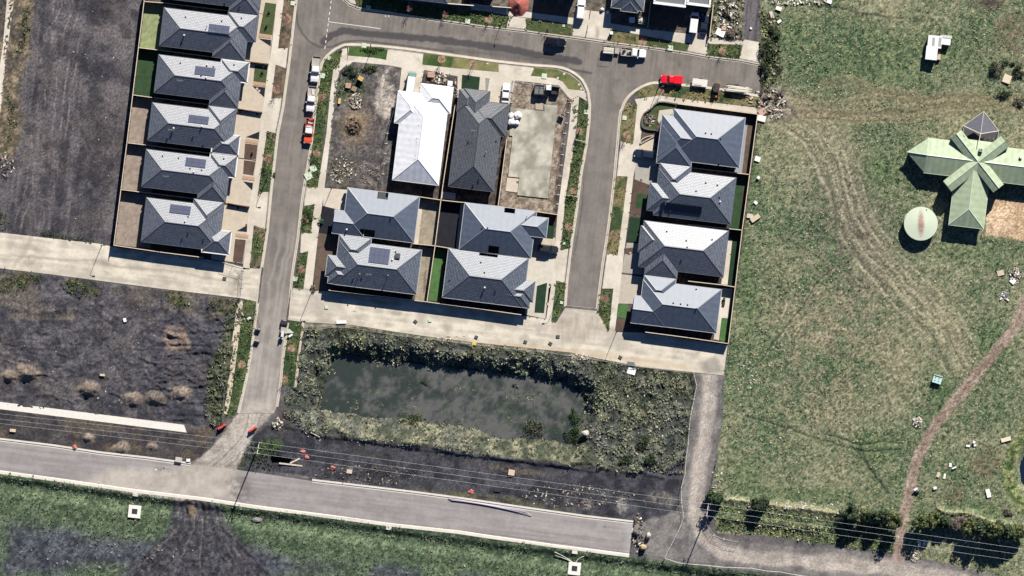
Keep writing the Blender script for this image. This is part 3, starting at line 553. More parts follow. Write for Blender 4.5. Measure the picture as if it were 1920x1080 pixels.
def samp(A, x, y):
    i = np.clip((np.asarray(x) - GX0) / GS, 0, SH[1] - 1.001); j = np.clip((np.asarray(y) - GY0) / GS, 0, SH[0] - 1.001)
    i0 = i.astype(int); j0 = j.astype(int); fi = i - i0; fj = j - j0
    if A.ndim == 3: fi = fi[..., None]; fj = fj[..., None]
    return (A[j0, i0] * (1 - fi) + A[j0, i0 + 1] * fi) * (1 - fj) + (A[j0 + 1, i0] * (1 - fi) + A[j0 + 1, i0 + 1] * fi) * fj
def gz(px, py): return float(samp(Hm, np.array([px]), np.array([py]))[0])

def grid_obj(name, xs, ys, Z, C, m):
    ny, nx = Z.shape
    co = np.empty((ny, nx, 3), np.float32); co[..., 0] = ((xs - 960) * S)[None, :]; co[..., 1] = ((540 - ys) * S)[:, None]; co[..., 2] = Z
    idx = np.arange(ny * nx).reshape(ny, nx)
    q = np.stack([idx[1:, :-1], idx[1:, 1:], idx[:-1, 1:], idx[:-1, :-1]], -1).reshape(-1, 4)
    me = bpy.data.meshes.new(name); me.vertices.add(ny * nx); me.vertices.foreach_set('co', co.ravel())
    me.loops.add(q.size); me.loops.foreach_set('vertex_index', q.ravel().astype(np.int32))
    me.polygons.add(len(q)); me.polygons.foreach_set('loop_start', np.arange(0, q.size, 4, dtype=np.int32))
    me.update(calc_edges=True)
    at = me.attributes.new('Col', 'FLOAT_COLOR', 'POINT')
    cc = np.ones((ny * nx, 4), np.float32); cc[:, :3] = C.reshape(-1, 3); at.data.foreach_set('color', cc.ravel())
    me.polygons.foreach_set('use_smooth', [True] * len(q))
    return obj(name, me, m)
M_GND = mat_col('soil_and_turf', 0.95, 0.26, 2.0, 11.0, 0.35)
M_PAV = mat_col('paving', 0.85, 0.10, 1.2, 9.0, 0.12, 0.3)
pad = np.array([60, 140, 300, 700, 1600, 4000, 12000, 24000], np.float32)
exs = np.concatenate([GX0 - pad[::-1], gx, GX1 + pad]); eys = np.concatenate([GY0 - pad[::-1], gy, GY1 + pad])
k = len(pad)
Ze = np.pad(Hm, k, mode='constant'); Ce = np.empty(Ze.shape + (3,), np.float32); Ce[:] = ca(92, 96, 76)
EX, EY = np.meshgrid(exs, eys); Ce *= (0.8 + 0.4 * fbm(EX, EY, 90, 4, 2))[..., None]; Ce[k:-k, k:-k] = Cg
out_ = np.clip(np.maximum(np.maximum(-4 - EX, EX - 1924), np.maximum(-4 - EY, EY - 1084)) / 55, 0, 1)[..., None]; GENC = ca(92, 96, 76) * (0.8 + 0.4 * fbm(EX, EY, 12, 4, 2))[..., None]; Ce = Ce * (1 - out_) + GENC * out_; Ze *= 1 - out_[..., 0]
ground = tag(grid_obj('ground', exs, eys, Ze, Ce, M_GND), kind='structure')

# flat sheets cut to an outline, coloured from the pavement paint or one colour
def clip_cell(poly, x0, y0, x1, y1):
    for ax, lim, keep in ((0, x0, 1), (0, x1, -1), (1, y0, 1), (1, y1, -1)):
        out = []; n = len(poly)
        for i in range(n):
            a, b = poly[i], poly[(i + 1) % n]; ia = (a[ax] - lim) * keep >= 0; ib = (b[ax] - lim) * keep >= 0
            if ia: out.append(a)
            if ia != ib:
                t = (lim - a[ax]) / (b[ax] - a[ax]); out.append((a[0] + (b[0] - a[0]) * t, a[1] + (b[1] - a[1]) * t))
        poly = out
        if len(poly) < 3: return []
    return poly
def sheet(name, pts, z, col=None, m=None, cell=2.0, thick=0.12, kind='structure', parent=None, var=0.12):
    xs = [p[0] for p in pts]; ys = [p[1] for p in pts]
    if col is not None: cell = 4.0
    cx = np.arange(math.floor(min(xs) / cell) * cell, max(xs) + cell, cell); cy = np.arange(math.floor(min(ys) / cell) * cell, max(ys) + cell, cell)
    GXX, GYY = np.meshgrid(cx, cy); ins = inside(GXX, GYY, pts)
    full = ins[:-1, :-1] & ins[1:, :-1] & ins[:-1, 1:] & ins[1:, 1:]
    near = np.zeros(full.shape, bool)
    for i in range(len(pts)):                        # cells an edge passes through
        a, b = pts[i], pts[(i + 1) % len(pts)]; n = int(math.hypot(b[0] - a[0], b[1] - a[1]) / (cell * 0.2)) + 2
        t = np.linspace(0, 1, n); ii = ((a[0] + (b[0] - a[0]) * t - cx[0]) // cell).astype(int); jj = ((a[1] + (b[1] - a[1]) * t - cy[0]) // cell).astype(int)
        near[np.clip(jj, 0, near.shape[0] - 1), np.clip(ii, 0, near.shape[1] - 1)] = True
    V_, F_ = [], []
    J, I = np.nonzero(full & ~near)
    vid = {}
    def vtx(x, y):
        kk = (round(x, 3), round(y, 3))
        if kk not in vid: vid[kk] = len(V_); V_.append(kk)
        return vid[kk]
    for j, i in zip(J, I):
        x0, y0 = cx[i], cy[j]; F_.append((vtx(x0, y0 + cell), vtx(x0 + cell, y0 + cell), vtx(x0 + cell, y0), vtx(x0, y0)))
    area = sum(pts[i][0] * pts[(i + 1) % len(pts)][1] - pts[(i + 1) % len(pts)][0] * pts[i][1] for i in range(len(pts)))
    pp = pts if area > 0 else pts[::-1]
    for j, i in zip(*np.nonzero(near)):
        r = clip_cell(pp, cx[i], cy[j], cx[i] + cell, cy[j] + cell)
        f = []
        for q in r[::-1]:
            v_ = vtx(*q)
            if v_ not in f: f.append(v_)
        if len(f) >= 3: F_.append(tuple(f))
    nV = len(V_); A = np.array(V_, np.float32)
    if callable(col): C = col(A[:, 0], A[:, 1])
    elif col is None: C = samp(Cp, A[:, 0], A[:, 1])
    else: C = np.tile(np.asarray(col, np.float32), (nV, 1)) * (1 - var + 2 * var * fbm(A[:, 0], A[:, 1], 5, 3, 3))[:, None]
    verts = [((x - 960) * S, (540 - y) * S, z) for x, y in V_]; cols = list(map(tuple, C))
    if thick:
        n = len(pp); b0 = len(verts); cc = C.mean(axis=0)
        for (x, y) in pp: verts += [((x - 960) * S, (540 - y) * S, z), ((x - 960) * S, (540 - y) * S, z - thick)]; cols += [tuple(cc)] * 2
        for i in range(n):
            a, b = b0 + 2 * i, b0 + 2 * ((i + 1) % n); F_.append((a, a + 1, b + 1, b))
    me = bpy.data.meshes.new(name); me.from_pydata(verts, [], F_)
    at = me.attributes.new('Col', 'FLOAT_COLOR', 'POINT'); at.data.foreach_set('color', np.array([(*q, 1) for q in cols], np.float32).ravel())
    o = obj(name, me, m or M_PAV, parent)
    if kind: o['kind'] = kind
    return o
sheet('road', STREET, -0.11, thick=0); sheet('road', SROAD, -0.11, thick=0)
sheet('laneway', LANE_W, 0.03); sheet('laneway', LANE_E, 0.034)
POND_C = lambda x, y: ca(56, 64, 60) + (ca(100, 100, 97) - ca(56, 64, 60)) * (ct(0.35 * fbm(x + 8 * fbm(x, y, 12, 3, 6), y, 38, 5, 1) + 0.40 * fbm(x, y, 14, 5, 3) + 0.25 * fbm(x, y, 5, 3, 5) + 0.14 * sst(660, 800, x) - 0.10 * sst(960, 1090, x) * sst(750, 820, y), .53, .68))[:, None]
M_WAT = mat_col('still_water', 0.32, 0.18, 0.8, 6.0, 0.05, 0.5)
water = sheet('pond_water', [(x_ + (x_ - 850) * 0.02, y_ + (y_ - 745) * 0.14) for x_, y_ in POND], -2.62, POND_C, M_WAT, thick=0)
sheet('dam_water', [(1950 + 44 * math.cos(t_ / 9 * math.pi), 884 + 50 * math.sin(t_ / 9 * math.pi)) for t_ in range(18)], -1.5, c(26, 40, 60), mat_col('dam_water', 0.15, 0.1, .5, 3, 0.03, .5), thick=0)
# ---------------------------------------------------------------- kerbs, footpaths, driveways, yards
M_KERB = mat('kerb_concrete', c(206, 195, 178), 0.85, var=0.12, scale=0.8)
M_KERBW = mat('new_kerb_concrete', c(226, 218, 204), 0.8, var=0.08, scale=0.6)
def smooth_line(pts, n=3):
    out = []
    for i in range(len(pts) - 1):
        p0 = pts[max(i - 1, 0)]; p1 = pts[i]; p2 = pts[i + 1]; p3 = pts[min(i + 2, len(pts) - 1)]
        for k in range(n):
            t = k / n
            out.append(tuple(0.5 * (2 * p1[d] + (p2[d] - p0[d]) * t + (2 * p0[d] - 5 * p1[d] + 4 * p2[d] - p3[d]) * t * t + (3 * p1[d] - p0[d] - 3 * p2[d] + p3[d]) * t ** 3) for d in (0, 1)))
    return out + [pts[-1]]
def kerb(pts, side=1, wid=0.34, chan=0.3, m=None, top=0.05):
    """kerb and channel swept along a road edge; side +1 puts the kerb to the left of the walking direction as seen in the photo"""
    pts = [P(*p) for p in pts]; secs = []
    for i, p in enumerate(pts):
        d = (pts[min(i + 1, len(pts) - 1)] - pts[max(i - 1, 0)]).normalized(); nrm = Vector((-d.y, d.x, 0)) * side
        prof = ((-chan, -0.35), (-chan, -0.098), (0.0, -0.085), (0.07, top), (wid, top), (wid, -0.35))
        secs.append([p + nrm * a + Vector((0, 0, z)) for a, z in prof])
    b = MB(); b.loft(secs); return tag(b.build('kerb', m or M_KERB), kind='structure')
kerb(W_L, -1); kerb(W_R[3:], -1) if False else None
kerb([(519, 763), (526, 718), (530, 673), (535, 640), (539, 605)], -1)
kerb(smooth_line([(541, 590), (548, 514), (558, 448), (567, 370), (582.6, 276), (594, 180), (601, 130), (606, 114), (618, 100), (636, 88), (660, 83)] + S_EDGE[1:9]), -1)
kerb(S_EDGE[8:], -1)
kerb(smooth_line(E_EDGE), -1); kerb(N_EDGE, -1)
kerb(SR_N[:7] if False else [(-70, 814), (0, 825), (100, 837), (185, 850), (275, 860), (357, 871)], 1, 0.5, 0.35, M_KERBW, 0.04)
kerb([(585, 902), (680, 913), (780, 925), (860, 935.5), (1000, 956), (1100, 970), (1187, 980)], 1, 0.5, 0.35, M_KERBW, 0.04)
kerb(SR_S, 1, 0.75, 0.1, M_KERBW, 0.04)
b = MB()
for (x_, y_) in ((254, 922), (729, 985), (1078, 1030)):      # kerb outlets
    q = P(x_, y_ + 4); b.box(q.x, q.y, -0.3, 1.3, 1.1, 0.335, R(-8))
tag(b.build('kerb_outlet', M_KERBW), kind='structure')
def path(pts, name='footpath', z=0.03, **k): return sheet(name, pts, z, **k)
path([(520, -40), (519.5, 0), (509, 89), (504, 119), (495.5, 185), (487, 250), (476, 333), (470, 370), (463, 425), (455.5, 505), (468, 505), (475.5, 425), (486, 345), (500, 250), (508.5, 185), (517, 119), (521.5, 89), (532, 0), (532, -40)])
for p_ in ([(521.3, 91), (540, 90), (536, 128), (516.5, 121)], [(508.3, 185), (528.5, 184), (519, 251), (499.7, 245)], [(485, 360), (506, 360), (497, 430), (475, 422)],
           [(571, 350), (596, 352), (590, 383), (570, 386)], [(565, 436), (586, 438), (578, 471), (563, 475)],
           [(1164, 265), (1188, 271), (1177, 331), (1156, 330)], [(1138, 475), (1160, 480), (1150, 541), (1129, 541)],
           [(1066, 466), (1051, 470), (1043, 526), (1059, 531)],
           [(1326, 66), (1290, 62), (1296, 97), (1327, 104)] if False else [(1300, 60), (1326, 64), (1326, 106), (1288, 98)],
           [(955, 30), (986, 34), (986, 57), (949, 54)], [(1078, 15), (1106, 20), (1103, 40), (1096, 73), (1073, 69)], [(1108, 20), (1146, 25), (1143, 79), (1098, 74)],
           [(1396, 74), (1423, 79), (1422, 118), (1386, 112)]): path(p_, 'driveway', 0.026)
path([(596, 350), (612, 250), (619, 178), (625, 131), (637, 118), (641, 92), (653, 88), (651, 120), (636, 134), (631, 163), (621, 248), (611, 330), (604, 385), (597, 437), (585, 543), (569, 543), (578, 471), (590, 382)])
path([(651, 86), (664, 86), (742, 92), (850, 107), (935, 119), (1002, 126), (1045, 129.5), (1069, 138), (1088, 153), (1099, 174), (1101, 190), (1086, 181), (1072, 188), (1066, 182), (1048, 160), (966, 151), (955, 199), (857, 190), (858, 143), (795, 131), (786, 176), (748, 174), (753, 127), (726, 122), (662, 116), (651, 124)])
path([(1072, 187), (1066, 247), (1056, 320), (1045, 402), (1040, 470), (1032, 510), (1022, 604), (1033, 604), (1043, 525), (1051, 470), (1060, 370), (1072, 300), (1080, 247), (1086, 180)], z=0.022)
path([(1190, 186), (1226, 181), (1236, 179), (1300, 188), (1418, 202), (1420, 213), (1270, 194), (1236, 190), (1207, 213), (1199.5, 272), (1187.5, 332), (1180, 400), (1169, 482), (1162.5, 542), (1154, 624), (1141, 624), (1150, 542), (1158, 480), (1168, 400), (1177, 330), (1187, 270), (1195, 197)])
path([(880, 5), (905, 9), (1000, 24), (1110, 38), (1215, 55), (1330, 68), (1400, 77), (1397, 84), (1330, 82), (1285, 82), (1215, 68), (1110, 48), (1075, 46), (1005, 35), (960, 30), (914, 22), (884, 18)], z=0.022)
path([(640, -8), (662, -8), (668, 8), (658, 8), (648, -2)], z=0.03)
path([(10, -40), (13, 0), (5, 90), (0, 120), (-12, 240), (-12, 300), (-2, 230), (3, 190), (10, 120), (17.5, 67), (26, 0), (30, -40)])
path([(446, 566), (452, 563), (456, 566), (453, 590), (447, 640), (436.7, 720), (430, 762), (424, 777), (420, 775), (426.7, 720), (430, 707), (435, 640), (441.7, 590)], col=c(212, 196, 172), z=0.05, var=.15)
path([(566, 603), (571, 601), (569, 622), (564.5, 650), (561, 690), (556, 726), (551, 728), (553, 715), (557, 673), (563, 633)], col=c(204, 188, 168), z=0.05, var=.15)
path([(-70, 744), (0, 753.5), (345, 796.5), (350, 811), (0, 767), (-70, 758)], col=c(234, 229, 218), z=0.06, var=0.05)
TAN = c(206, 192, 172)
FRONT = [[(440, -30), (523, -20), (516, 29), (440, 19)], [(440, 20), (515.5, 30), (504, 119.5), (430, 110)], [(430, 114), (503.5, 123), (492.5, 210), (420, 200)], [(420, 204), (492, 213), (480, 300), (410, 290)],
         [(410, 292), (480, 302), (468.5, 387), (400, 377)], [(400, 381), (468, 391), (455.5, 494), (396, 486)]]
for f_ in FRONT: sheet('driveway', f_, 0.018, col=TAN)
YARD = {'lawn': c(78, 90, 56), 'pale lawn': c(150, 160, 116), 'deep lawn': c(52, 78, 50), 'soil': c(104, 88, 76), 'mulch': c(96, 78, 68), 'pebbles': c(156, 142, 130), 'black': c(34, 36, 44), 'turf': c(80, 116, 66), 'dark turf': c(34, 60, 40), 'slab': c(232, 222, 202), 'grey': c(186, 180, 170), 'dirt': c(164, 152, 134), 'wet slab': c(188, 182, 164)}
M_YARD = mat_col('yard_surface', 0.95, 0.28, 3.0, 16.0, 0.4)
def yard(name, kind_, pts, z=0.045, thick=0.05): return sheet(name, pts, z, col=YARD[kind_], m=M_YARD, thick=thick, var=0.4)
yard('lawn', 'lawn', [(497.5, 4.5), (518, 7.5), (510.5, 66), (486, 62)]); yard('lawn', 'lawn', [(478, 121.5), (502.5, 125), (498.5, 155.5), (475, 152)])
for p_ in ([(459.5, 269), (483, 271.7), (480, 299), (457.6, 296.6)], [(457.6, 300.5), (479.5, 303), (475, 329), (455.7, 326)], [(441, 448), (461, 450), (454.5, 493), (436.7, 490)]): yard('mulch_bed', 'mulch', p_)
for p_ in ([(485, 72), (508.5, 75), (507.5, 87)], [(473, 161), (497.5, 164), (495.5, 182.5)], [(461, 257), (486.5, 246.5), (485.5, 261.5)], [(456, 340), (474.5, 343), (473, 357)], [(444, 433), (463.5, 422), (463, 435)]): yard('pebble_bed', 'black', p_)
for kd, p_ in (('pale lawn', [(271, 4), (330, 12), (322, 98), (262, 90)]), ('deep lawn', [(260.5, 93), (318, 100), (308, 186), (251, 178)]), ('pebbles', [(249.5, 182), (306, 188), (296, 274), (240, 267)]), ('pebbles', [(238, 271), (292, 277), (284, 362), (228, 354)]), ('pebbles', [(226, 359), (292, 367), (282, 466), (216, 459)])):
    yard('lawn' if 'lawn' in kd else 'pebble_yard', kd, p_, 0.02)
path([(782, 388), (792, 389), (784, 459), (774, 458)], 'paving', 0.03); yard('dirt_yard', 'dirt', [(786, 374), (826, 376), (816, 460), (774, 457)], 0.015)
yard('dirt_yard', 'dirt', [(784, 462), (815, 466), (801, 565), (778, 563)], 0.015); yard('gravel_yard', 'black', [(828, 377), (872, 383), (862, 466), (818, 460)], 0.015)
path([(864, 381), (874, 384), (866, 466), (855, 465)], 'paving', 0.03)
yard('lawn', 'turf', [(815, 465), (836, 468), (824, 566), (803, 563)], 0.02)
path([(606, 352), (652, 356), (645, 397), (630, 392), (606, 386)], 'driveway', 0.024, col=c(214, 202, 184)); yard('garden_bed', 'black', [(604, 386), (628, 393), (622, 440), (597, 436)], 0.02)
yard('garden_bed', 'soil', [(597, 438), (640, 442), (632, 500), (612, 545), (588, 543)], 0.016)
path([(980, 480), (1041, 487), (1034, 532), (1030, 540), (970, 530)], 'driveway', 0.026, col=c(214, 206, 190)); path([(1000, 440), (1041, 446), (1041, 487), (985, 480)], 'driveway', 0.024, col=c(206, 192, 172))
yard('lawn', 'dark turf', [(1022, 418), (1040, 420), (1037, 448), (1017, 446)], 0.04)
yard('lawn', 'dark turf', [(1007, 536), (1026, 530), (1020, 587), (1002, 586)], 0.05); path([(985, 528), (1034, 532), (1024, 598), (985, 590)], 'paving', 0.022, col=c(204, 196, 180))
yard('lawn', 'dark turf', [(866.5, 140), (900, 144.5), (897.5, 172), (865, 166)], 0.05); path([(910, 146), (918.5, 147), (914, 172), (910.5, 172)], 'paving', 0.045, col=c(150, 152, 146))
path([(1196, 274), (1226, 258), (1232, 312), (1190, 306)], 'driveway', 0.024, col=c(212, 196, 174)); path([(1191, 306), (1240, 312), (1236, 345), (1216, 346), (1190, 336)], 'driveway', 0.022, col=c(176, 170, 160))
yard('garden_bed', 'mulch', [(1190, 337), (1214, 347), (1216, 405), (1181, 400)], 0.02); yard('lawn', 'deep lawn', [(1194, 362), (1212, 364), (1210, 391), (1191, 390)], 0.045)
yard('lawn', 'dark turf', [(1182, 407), (1206, 410), (1203, 455), (1175, 454)], 0.04)
path([(1175, 455), (1210, 457), (1210, 516), (1165, 511)], 'driveway', 0.024, col=c(176, 168, 156)); path([(1165, 514), (1212, 520), (1206, 570), (1159, 569), (1161, 556)], 'driveway', 0.024, col=c(196, 184, 168))
yard('garden_bed', 'mulch', [(1170, 466), (1187, 464), (1188, 474), (1180, 478), (1170, 475)], 0.045)
yard('lawn', 'turf', [(1159, 570), (1178, 571), (1175, 597.5), (1156, 595)], 0.05); yard('garden_bed', 'mulch', [(1156, 596), (1176, 598), (1170, 622), (1153, 620)], 0.04)
yard('garden', 'lawn', [(1236, 192), (1270, 196), (1268, 206), (1236, 212), (1228, 243), (1213, 242), (1204, 236), (1206, 214), (1219, 205)], 0.03); yard('garden_bed', 'soil', [(1204, 238), (1232, 246), (1226, 260), (1200, 271)], 0.03)
path([(1236, 207), (1262, 204), (1262, 216), (1244, 217), (1236, 232), (1233, 226)], 'paving', 0.05, col=c(206, 198, 180))
path([(1386, 230), (1402, 232), (1391, 325), (1375, 322)], 'paving', 0.022, col=c(158, 160, 164)); yard('mulch_bed', 'soil', [(1402, 232), (1417, 234), (1404, 326), (1391, 325)], 0.02)
yard('lawn', 'deep lawn', [(1380, 346), (1402, 330), (1391, 430), (1366, 428)], 0.02); yard('mulch_bed', 'mulch', [(1394, 346), (1399, 346), (1391, 428), (1386, 428)], 0.04)
path([(1365, 449), (1373, 450), (1364, 534), (1352, 533)], 'paving', 0.03); yard('lawn', 'dark turf', [(1372, 436), (1388, 436), (1378, 537), (1363, 534)], 0.02)
path([(1353, 540), (1374, 541), (1366, 597), (1353, 596), (1348, 638), (1338, 636)], 'paving', 0.03); yard('lawn', 'turf', [(1353, 594), (1368, 596), (1363, 641), (1349, 638)], 0.02)
for p_, kd in (([(985, 36), (1073, 48), (1068, 67), (988, 57)], 'lawn'), ([(1215, 69), (1287, 82), (1284, 97), (1212, 88)], 'lawn')): yard('lawn', kd, p_, 0.03)
yard('garden_bed', 'soil', [(1000, 2), (1064, 8), (1060, 34), (1003, 28)], 0.02); yard('garden_bed', 'soil', [(1222, 18), (1284, 22), (1276, 56), (1217, 50)], 0.02)
# grass islands laid into the concrete along the cross street
VG = lambda a, b: (lambda x, y: mixc(ct(0.6 * fbm(x, y, 14, 4, 2) + 0.4 * fbm(x, y, 4, 2, 5), .36, .64), a, b))
VERGES = [([(655, 86.5), (727, 93), (724, 112), (700, 108), (652, 104)], (44, 70, 36), (84, 110, 54)), ([(794, 100), (850, 107.5), (846, 127), (792, 121)], (62, 84, 40), (104, 116, 66)), ([(850, 107.5), (935, 118.5), (935, 135), (846, 127)], (110, 112, 70), (150, 144, 96)),
          ([(1002, 127), (1045, 130.5), (1068, 139), (1087, 154), (1095, 170), (1066, 167), (1055, 153), (1040, 146), (995, 142)], (84, 98, 54), (128, 128, 84))]
for p_, a_, b_ in VERGES: sheet('verge', p_, 0.05, VG(a_, b_), M_YARD, cell=2, thick=0.03)
for mx_, my_, r_ in ((828, 111, 7.5), (887, 120, 7.0)):
    sheet('mulch_ring', [(mx_ + r_ * (1 + .12 * math.sin(k * 2.3)) * math.cos(k / 14 * 6.283), my_ + r_ * (1 + .12 * math.sin(k * 1.7)) * math.sin(k / 14 * 6.283)) for k in range(14)], 0.065, col=c(176, 146, 122), m=M_YARD, thick=.03, var=.3)
# building slabs
M_SLAB = mat_col('curing_slab', 0.8, 0.16, 1.0, 6.0, 0.1, 0.3)
SC = lambda x, y: mixc(ct(0.6 * fbm(x, y, 22, 4, 2) + 0.4 * fbm(x, y, 8, 3, 4), .38, .62), (152, 148, 134), (204, 198, 182))
sl = sheet('house_slab', [(957, 202), (1005, 207), (1021, 209), (1020, 196), (1045, 198), (1029, 349), (1027, 372), (970, 366), (974, 333), (953, 331), (961, 255), (955, 254)], 0.22, SC, M_SLAB, cell=4, thick=0.3)
sheet('patio_slab', [(951, 333), (973, 335), (970, 361), (948, 358)], 0.10, col=c(214, 200, 180), thick=0.2)
sheet('porch_slab', [(1004, 192), (1019, 193), (1018, 206), (1004, 205)], 0.12, col=c(186, 170, 150), thick=0.2)
# line marking
M_LINE = mat('road_paint', c(238, 236, 230), 0.7, var=0.08, scale=4)
def stripe(a, b_, wd):
    d = P(*b_) - P(*a); mb = MB(); q = (P(*a) + P(*b_)) / 2
    mb.box(0, 0, 0, d.length, wd, 0.004); o = mb.build('line_marking', M_LINE); o.location = (q.x, q.y, -0.105); o.rotation_euler = (0, 0, math.atan2(d.y, d.x)); return tag(o, kind='structure')
for i in range(11):
    y0 = -20 + i * 10.6
    stripe((621.2 - y0 * 0.132, y0), (621.2 - (y0 + 5.4) * 0.132, y0 + 5.4), 0.17)
stripe((615, 40.5), (713, 53.6), 0.13)
for x_ in (722.5, 729): stripe((x_, 29), (x_ + .4, 31.5), 0.2)
# ---------------------------------------------------------------- houses
M_WALL = mat('house_render', c(150, 140, 132), 0.85, var=0.1, scale=1.5); M_BRICKW = mat('house_brick', c(112, 92, 84), 0.9, var=0.2, scale=6)
M_GUT = mat('gutter_steel', c(96, 102, 112), 0.5); M_GUTW = mat('white_gutter', c(246, 246, 244), 0.5, var=0.03); M_GUTL = mat('pale_gutter', c(190, 192, 194), 0.45)
M_DOOR = mat('garage_door_steel', c(86, 88, 92), 0.5); M_GLASS = mat('window_glass', (0.02, 0.025, 0.03), 0.08, var=0.05)
M_PVF = mat('panel_cell', c(84, 88, 106), 0.12, var=0.06, scale=8); M_PVD = mat('panel_cell_dark', c(22, 26, 38), 0.12, var=0.06, scale=8); M_PVR = mat('panel_rail', c(170, 172, 176), 0.4, 0.6)
M_VENT = mat('vent_dark', c(34, 34, 40), 0.5); M_VENTL = mat('vent_pale', c(236, 232, 224), 0.5); M_GALV = mat('galvanised', c(170, 172, 172), 0.45, 0.3)
TILE_A = mat_roof('charcoal_tiles', c(112, 118, 130), 'tile', 0.42, .72); TILE_B = mat_roof('slate_tiles', c(106, 114, 128), 'tile', 0.44, .6); TILE_C = mat_roof('dull_tiles', c(96, 100, 108), 'tile', 0.62, .5)
MET_A = mat_roof('grey_sheeting', c(94, 104, 120), 'metal', 0.46, .42); MET_B = mat_roof('dark_sheeting', c(92, 102, 118), 'metal', 0.46, .42); MET_W = mat_roof('white_sheeting', c(238, 238, 240, 1.15), 'metal', 0.6)
CAP = {TILE_A: mat('charcoal_cap', c(82, 84, 92), 0.55), TILE_B: mat('slate_cap', c(82, 86, 94), 0.55), TILE_C: mat('dull_cap', c(70, 72, 78), 0.7), MET_A: mat('grey_cap', c(120, 126, 134), 0.5), MET_B: mat('dark_cap', c(104, 110, 120), 0.5), MET_W: mat('white_cap', c(244, 244, 246), 0.5)}
PITCH = math.tan(R(24.5))
class House:
    def __init__(s, name, label, nw, rects, mroof, a=7.0, ez=2.85, notches=(), gut=None, wall=None, pitch=PITCH, caps=True, white=()):
        s.a, s.ez, s.t, s.rects, s.mroof = a, ez, pitch, rects, mroof
        s.root = thing(name, label, 'house', nw[0], nw[1], a)
        q = P(nw[0], nw[1], ez); s.root.location = (q.x, q.y, 0)
        rf, cp, gt, wl, gw = MB(), MB(), MB(), MB(), MB(); s.planes = []; gw.wide = 1
        for i, rc in enumerate(rects):
            u0, u1, v0, v1 = [k * S for k in rc[:4]]; ends = rc[4] if len(rc) > 4 else 'hh'; e = ez - 0.012 * i + (rc[5] if len(rc) > 5 else 0.0)
            s.hip(rf, cp, gw if i in white else gt, wl, u0 + 0.01 * i, u1 - 0.01 * i, -v0 - 0.01 * i, -v1 + 0.01 * i, e, ends)
        rme, wme = rf.mesh('roof', merge=False), wl.mesh('wall', merge=False)
        for me in (rme, wme): s.cut(me, notches)
        s.roof = obj('roof', rme, mroof, s.root); s.wall = obj('wall', wme, wall or M_WALL, s.root)
        if caps: obj('ridge_cap', cp.mesh('ridge_cap', False), CAP[mroof], s.roof)
        obj('gutter', gt.mesh('gutter', False), gut or M_GUT, s.roof)
        x0, x1, y0, y1, e_ = s.planes[0]
        for fr in (.18, .5, .8):
            for yy in (y1 + .42, y0 - .42): s.front(x0 + (x1 - x0) * fr, -yy, 0, 1.7, 1.2, 'window', M_GLASS)
        if white: obj('porch_gutter', gw.mesh('porch_gutter', False), M_GUTW, s.roof)
        s.gw = gw
        if notches:
            for n_ in notches:
                fl = MB(); u0, u1, v0, v1 = [k * S for k in n_]
                fl.box((u0 + u1) / 2, -(v0 + v1) / 2, 0.02, (u1 - u0), (v1 - v0), 0.05); fl.build('courtyard_paving', M_DOOR, s.root)
    def cut(s, me, notches):
        if not notches: return
        bm = bmesh.new(); bm.from_mesh(me)
        for n_ in notches:
            u0, u1, v0, v1 = [k * S for k in n_]
            for co, no in (((u0, 0, 0), (1, 0, 0)), ((u1, 0, 0), (1, 0, 0)), ((0, -v0, 0), (0, 1, 0)), ((0, -v1, 0), (0, 1, 0))):
                bmesh.ops.bisect_plane(bm, geom=bm.verts[:] + bm.edges[:] + bm.faces[:], plane_co=co, plane_no=no, dist=1e-5)
            kill = [f for f in bm.faces if u0 < f.calc_center_median().x < u1 and -v1 < f.calc_center_median().y < -v0 and f.calc_center_median().z > 0.5]
            bmesh.ops.delete(bm, geom=kill, context='FACES')
        bm.to_mesh(me); bm.free()
    def slope(s, rf, pts, eave):
        o = Vector(eave[0]); ex = (Vector(eave[1]) - o).normalized(); n = (Vector(pts[1]) - Vector(pts[0])).cross(Vector(pts[2]) - Vector(pts[0])).normalized(); ey = n.cross(ex)
        rf.face(pts, uv=[((Vector(p) - o).dot(ex) + 40, (Vector(p) - o).dot(ey)) for p in pts])
    def hip(s, rf, cp, gt, wl, x0, x1, y0, y1, e, ends):
        w, d, t = x1 - x0, y0 - y1, s.t; A, B, C_, D = (x0, y0, e), (x1, y0, e), (x1, y1, e), (x0, y1, e)
        s.planes.append((x0, x1, y0, y1, e))
        if w >= d:
            h = d / 2; ym = (y0 + y1) / 2; r0 = (x0 + (h if ends[0] == 'h' else 0), ym, e + h * t); r1 = (x1 - (h if ends[1] == 'h' else 0), ym, e + h * t)
            s.slope(rf, [B, A, r0, r1], (B, A)); s.slope(rf, [D, C_, r1, r0], (D, C_)); s.slope(rf, [A, D, r0], (A, D)); s.slope(rf, [C_, B, r1], (C_, B))
            hips = ([(A, r0), (D, r0)] if ends[0] == 'h' else []) + ([(B, r1), (C_, r1)] if ends[1] == 'h' else [])
        else:
            h = w / 2; xm = (x0 + x1) / 2; r0 = (xm, y0 - (h if ends[0] == 'h' else 0), e + h * t); r1 = (xm, y1 + (h if ends[1] == 'h' else 0), e + h * t)
            s.slope(rf, [A, D, r1, r0], (A, D)); s.slope(rf, [C_, B, r0, r1], (C_, B)); s.slope(rf, [B, A, r0], (B, A)); s.slope(rf, [D, C_, r1], (D, C_))
            hips = ([(A, r0), (B, r0)] if ends[0] == 'h' else []) + ([(D, r1), (C_, r1)] if ends[1] == 'h' else [])
        lo = e - 0.2
        for p, q in ((A, B), (B, C_), (C_, D), (D, A)): rf.face([(q[0], q[1], lo), q, p, (p[0], p[1], lo)][::-1])
        rf.face([(A[0], A[1], lo), (B[0], B[1], lo), (C_[0], C_[1], lo), (D[0], D[1], lo)])
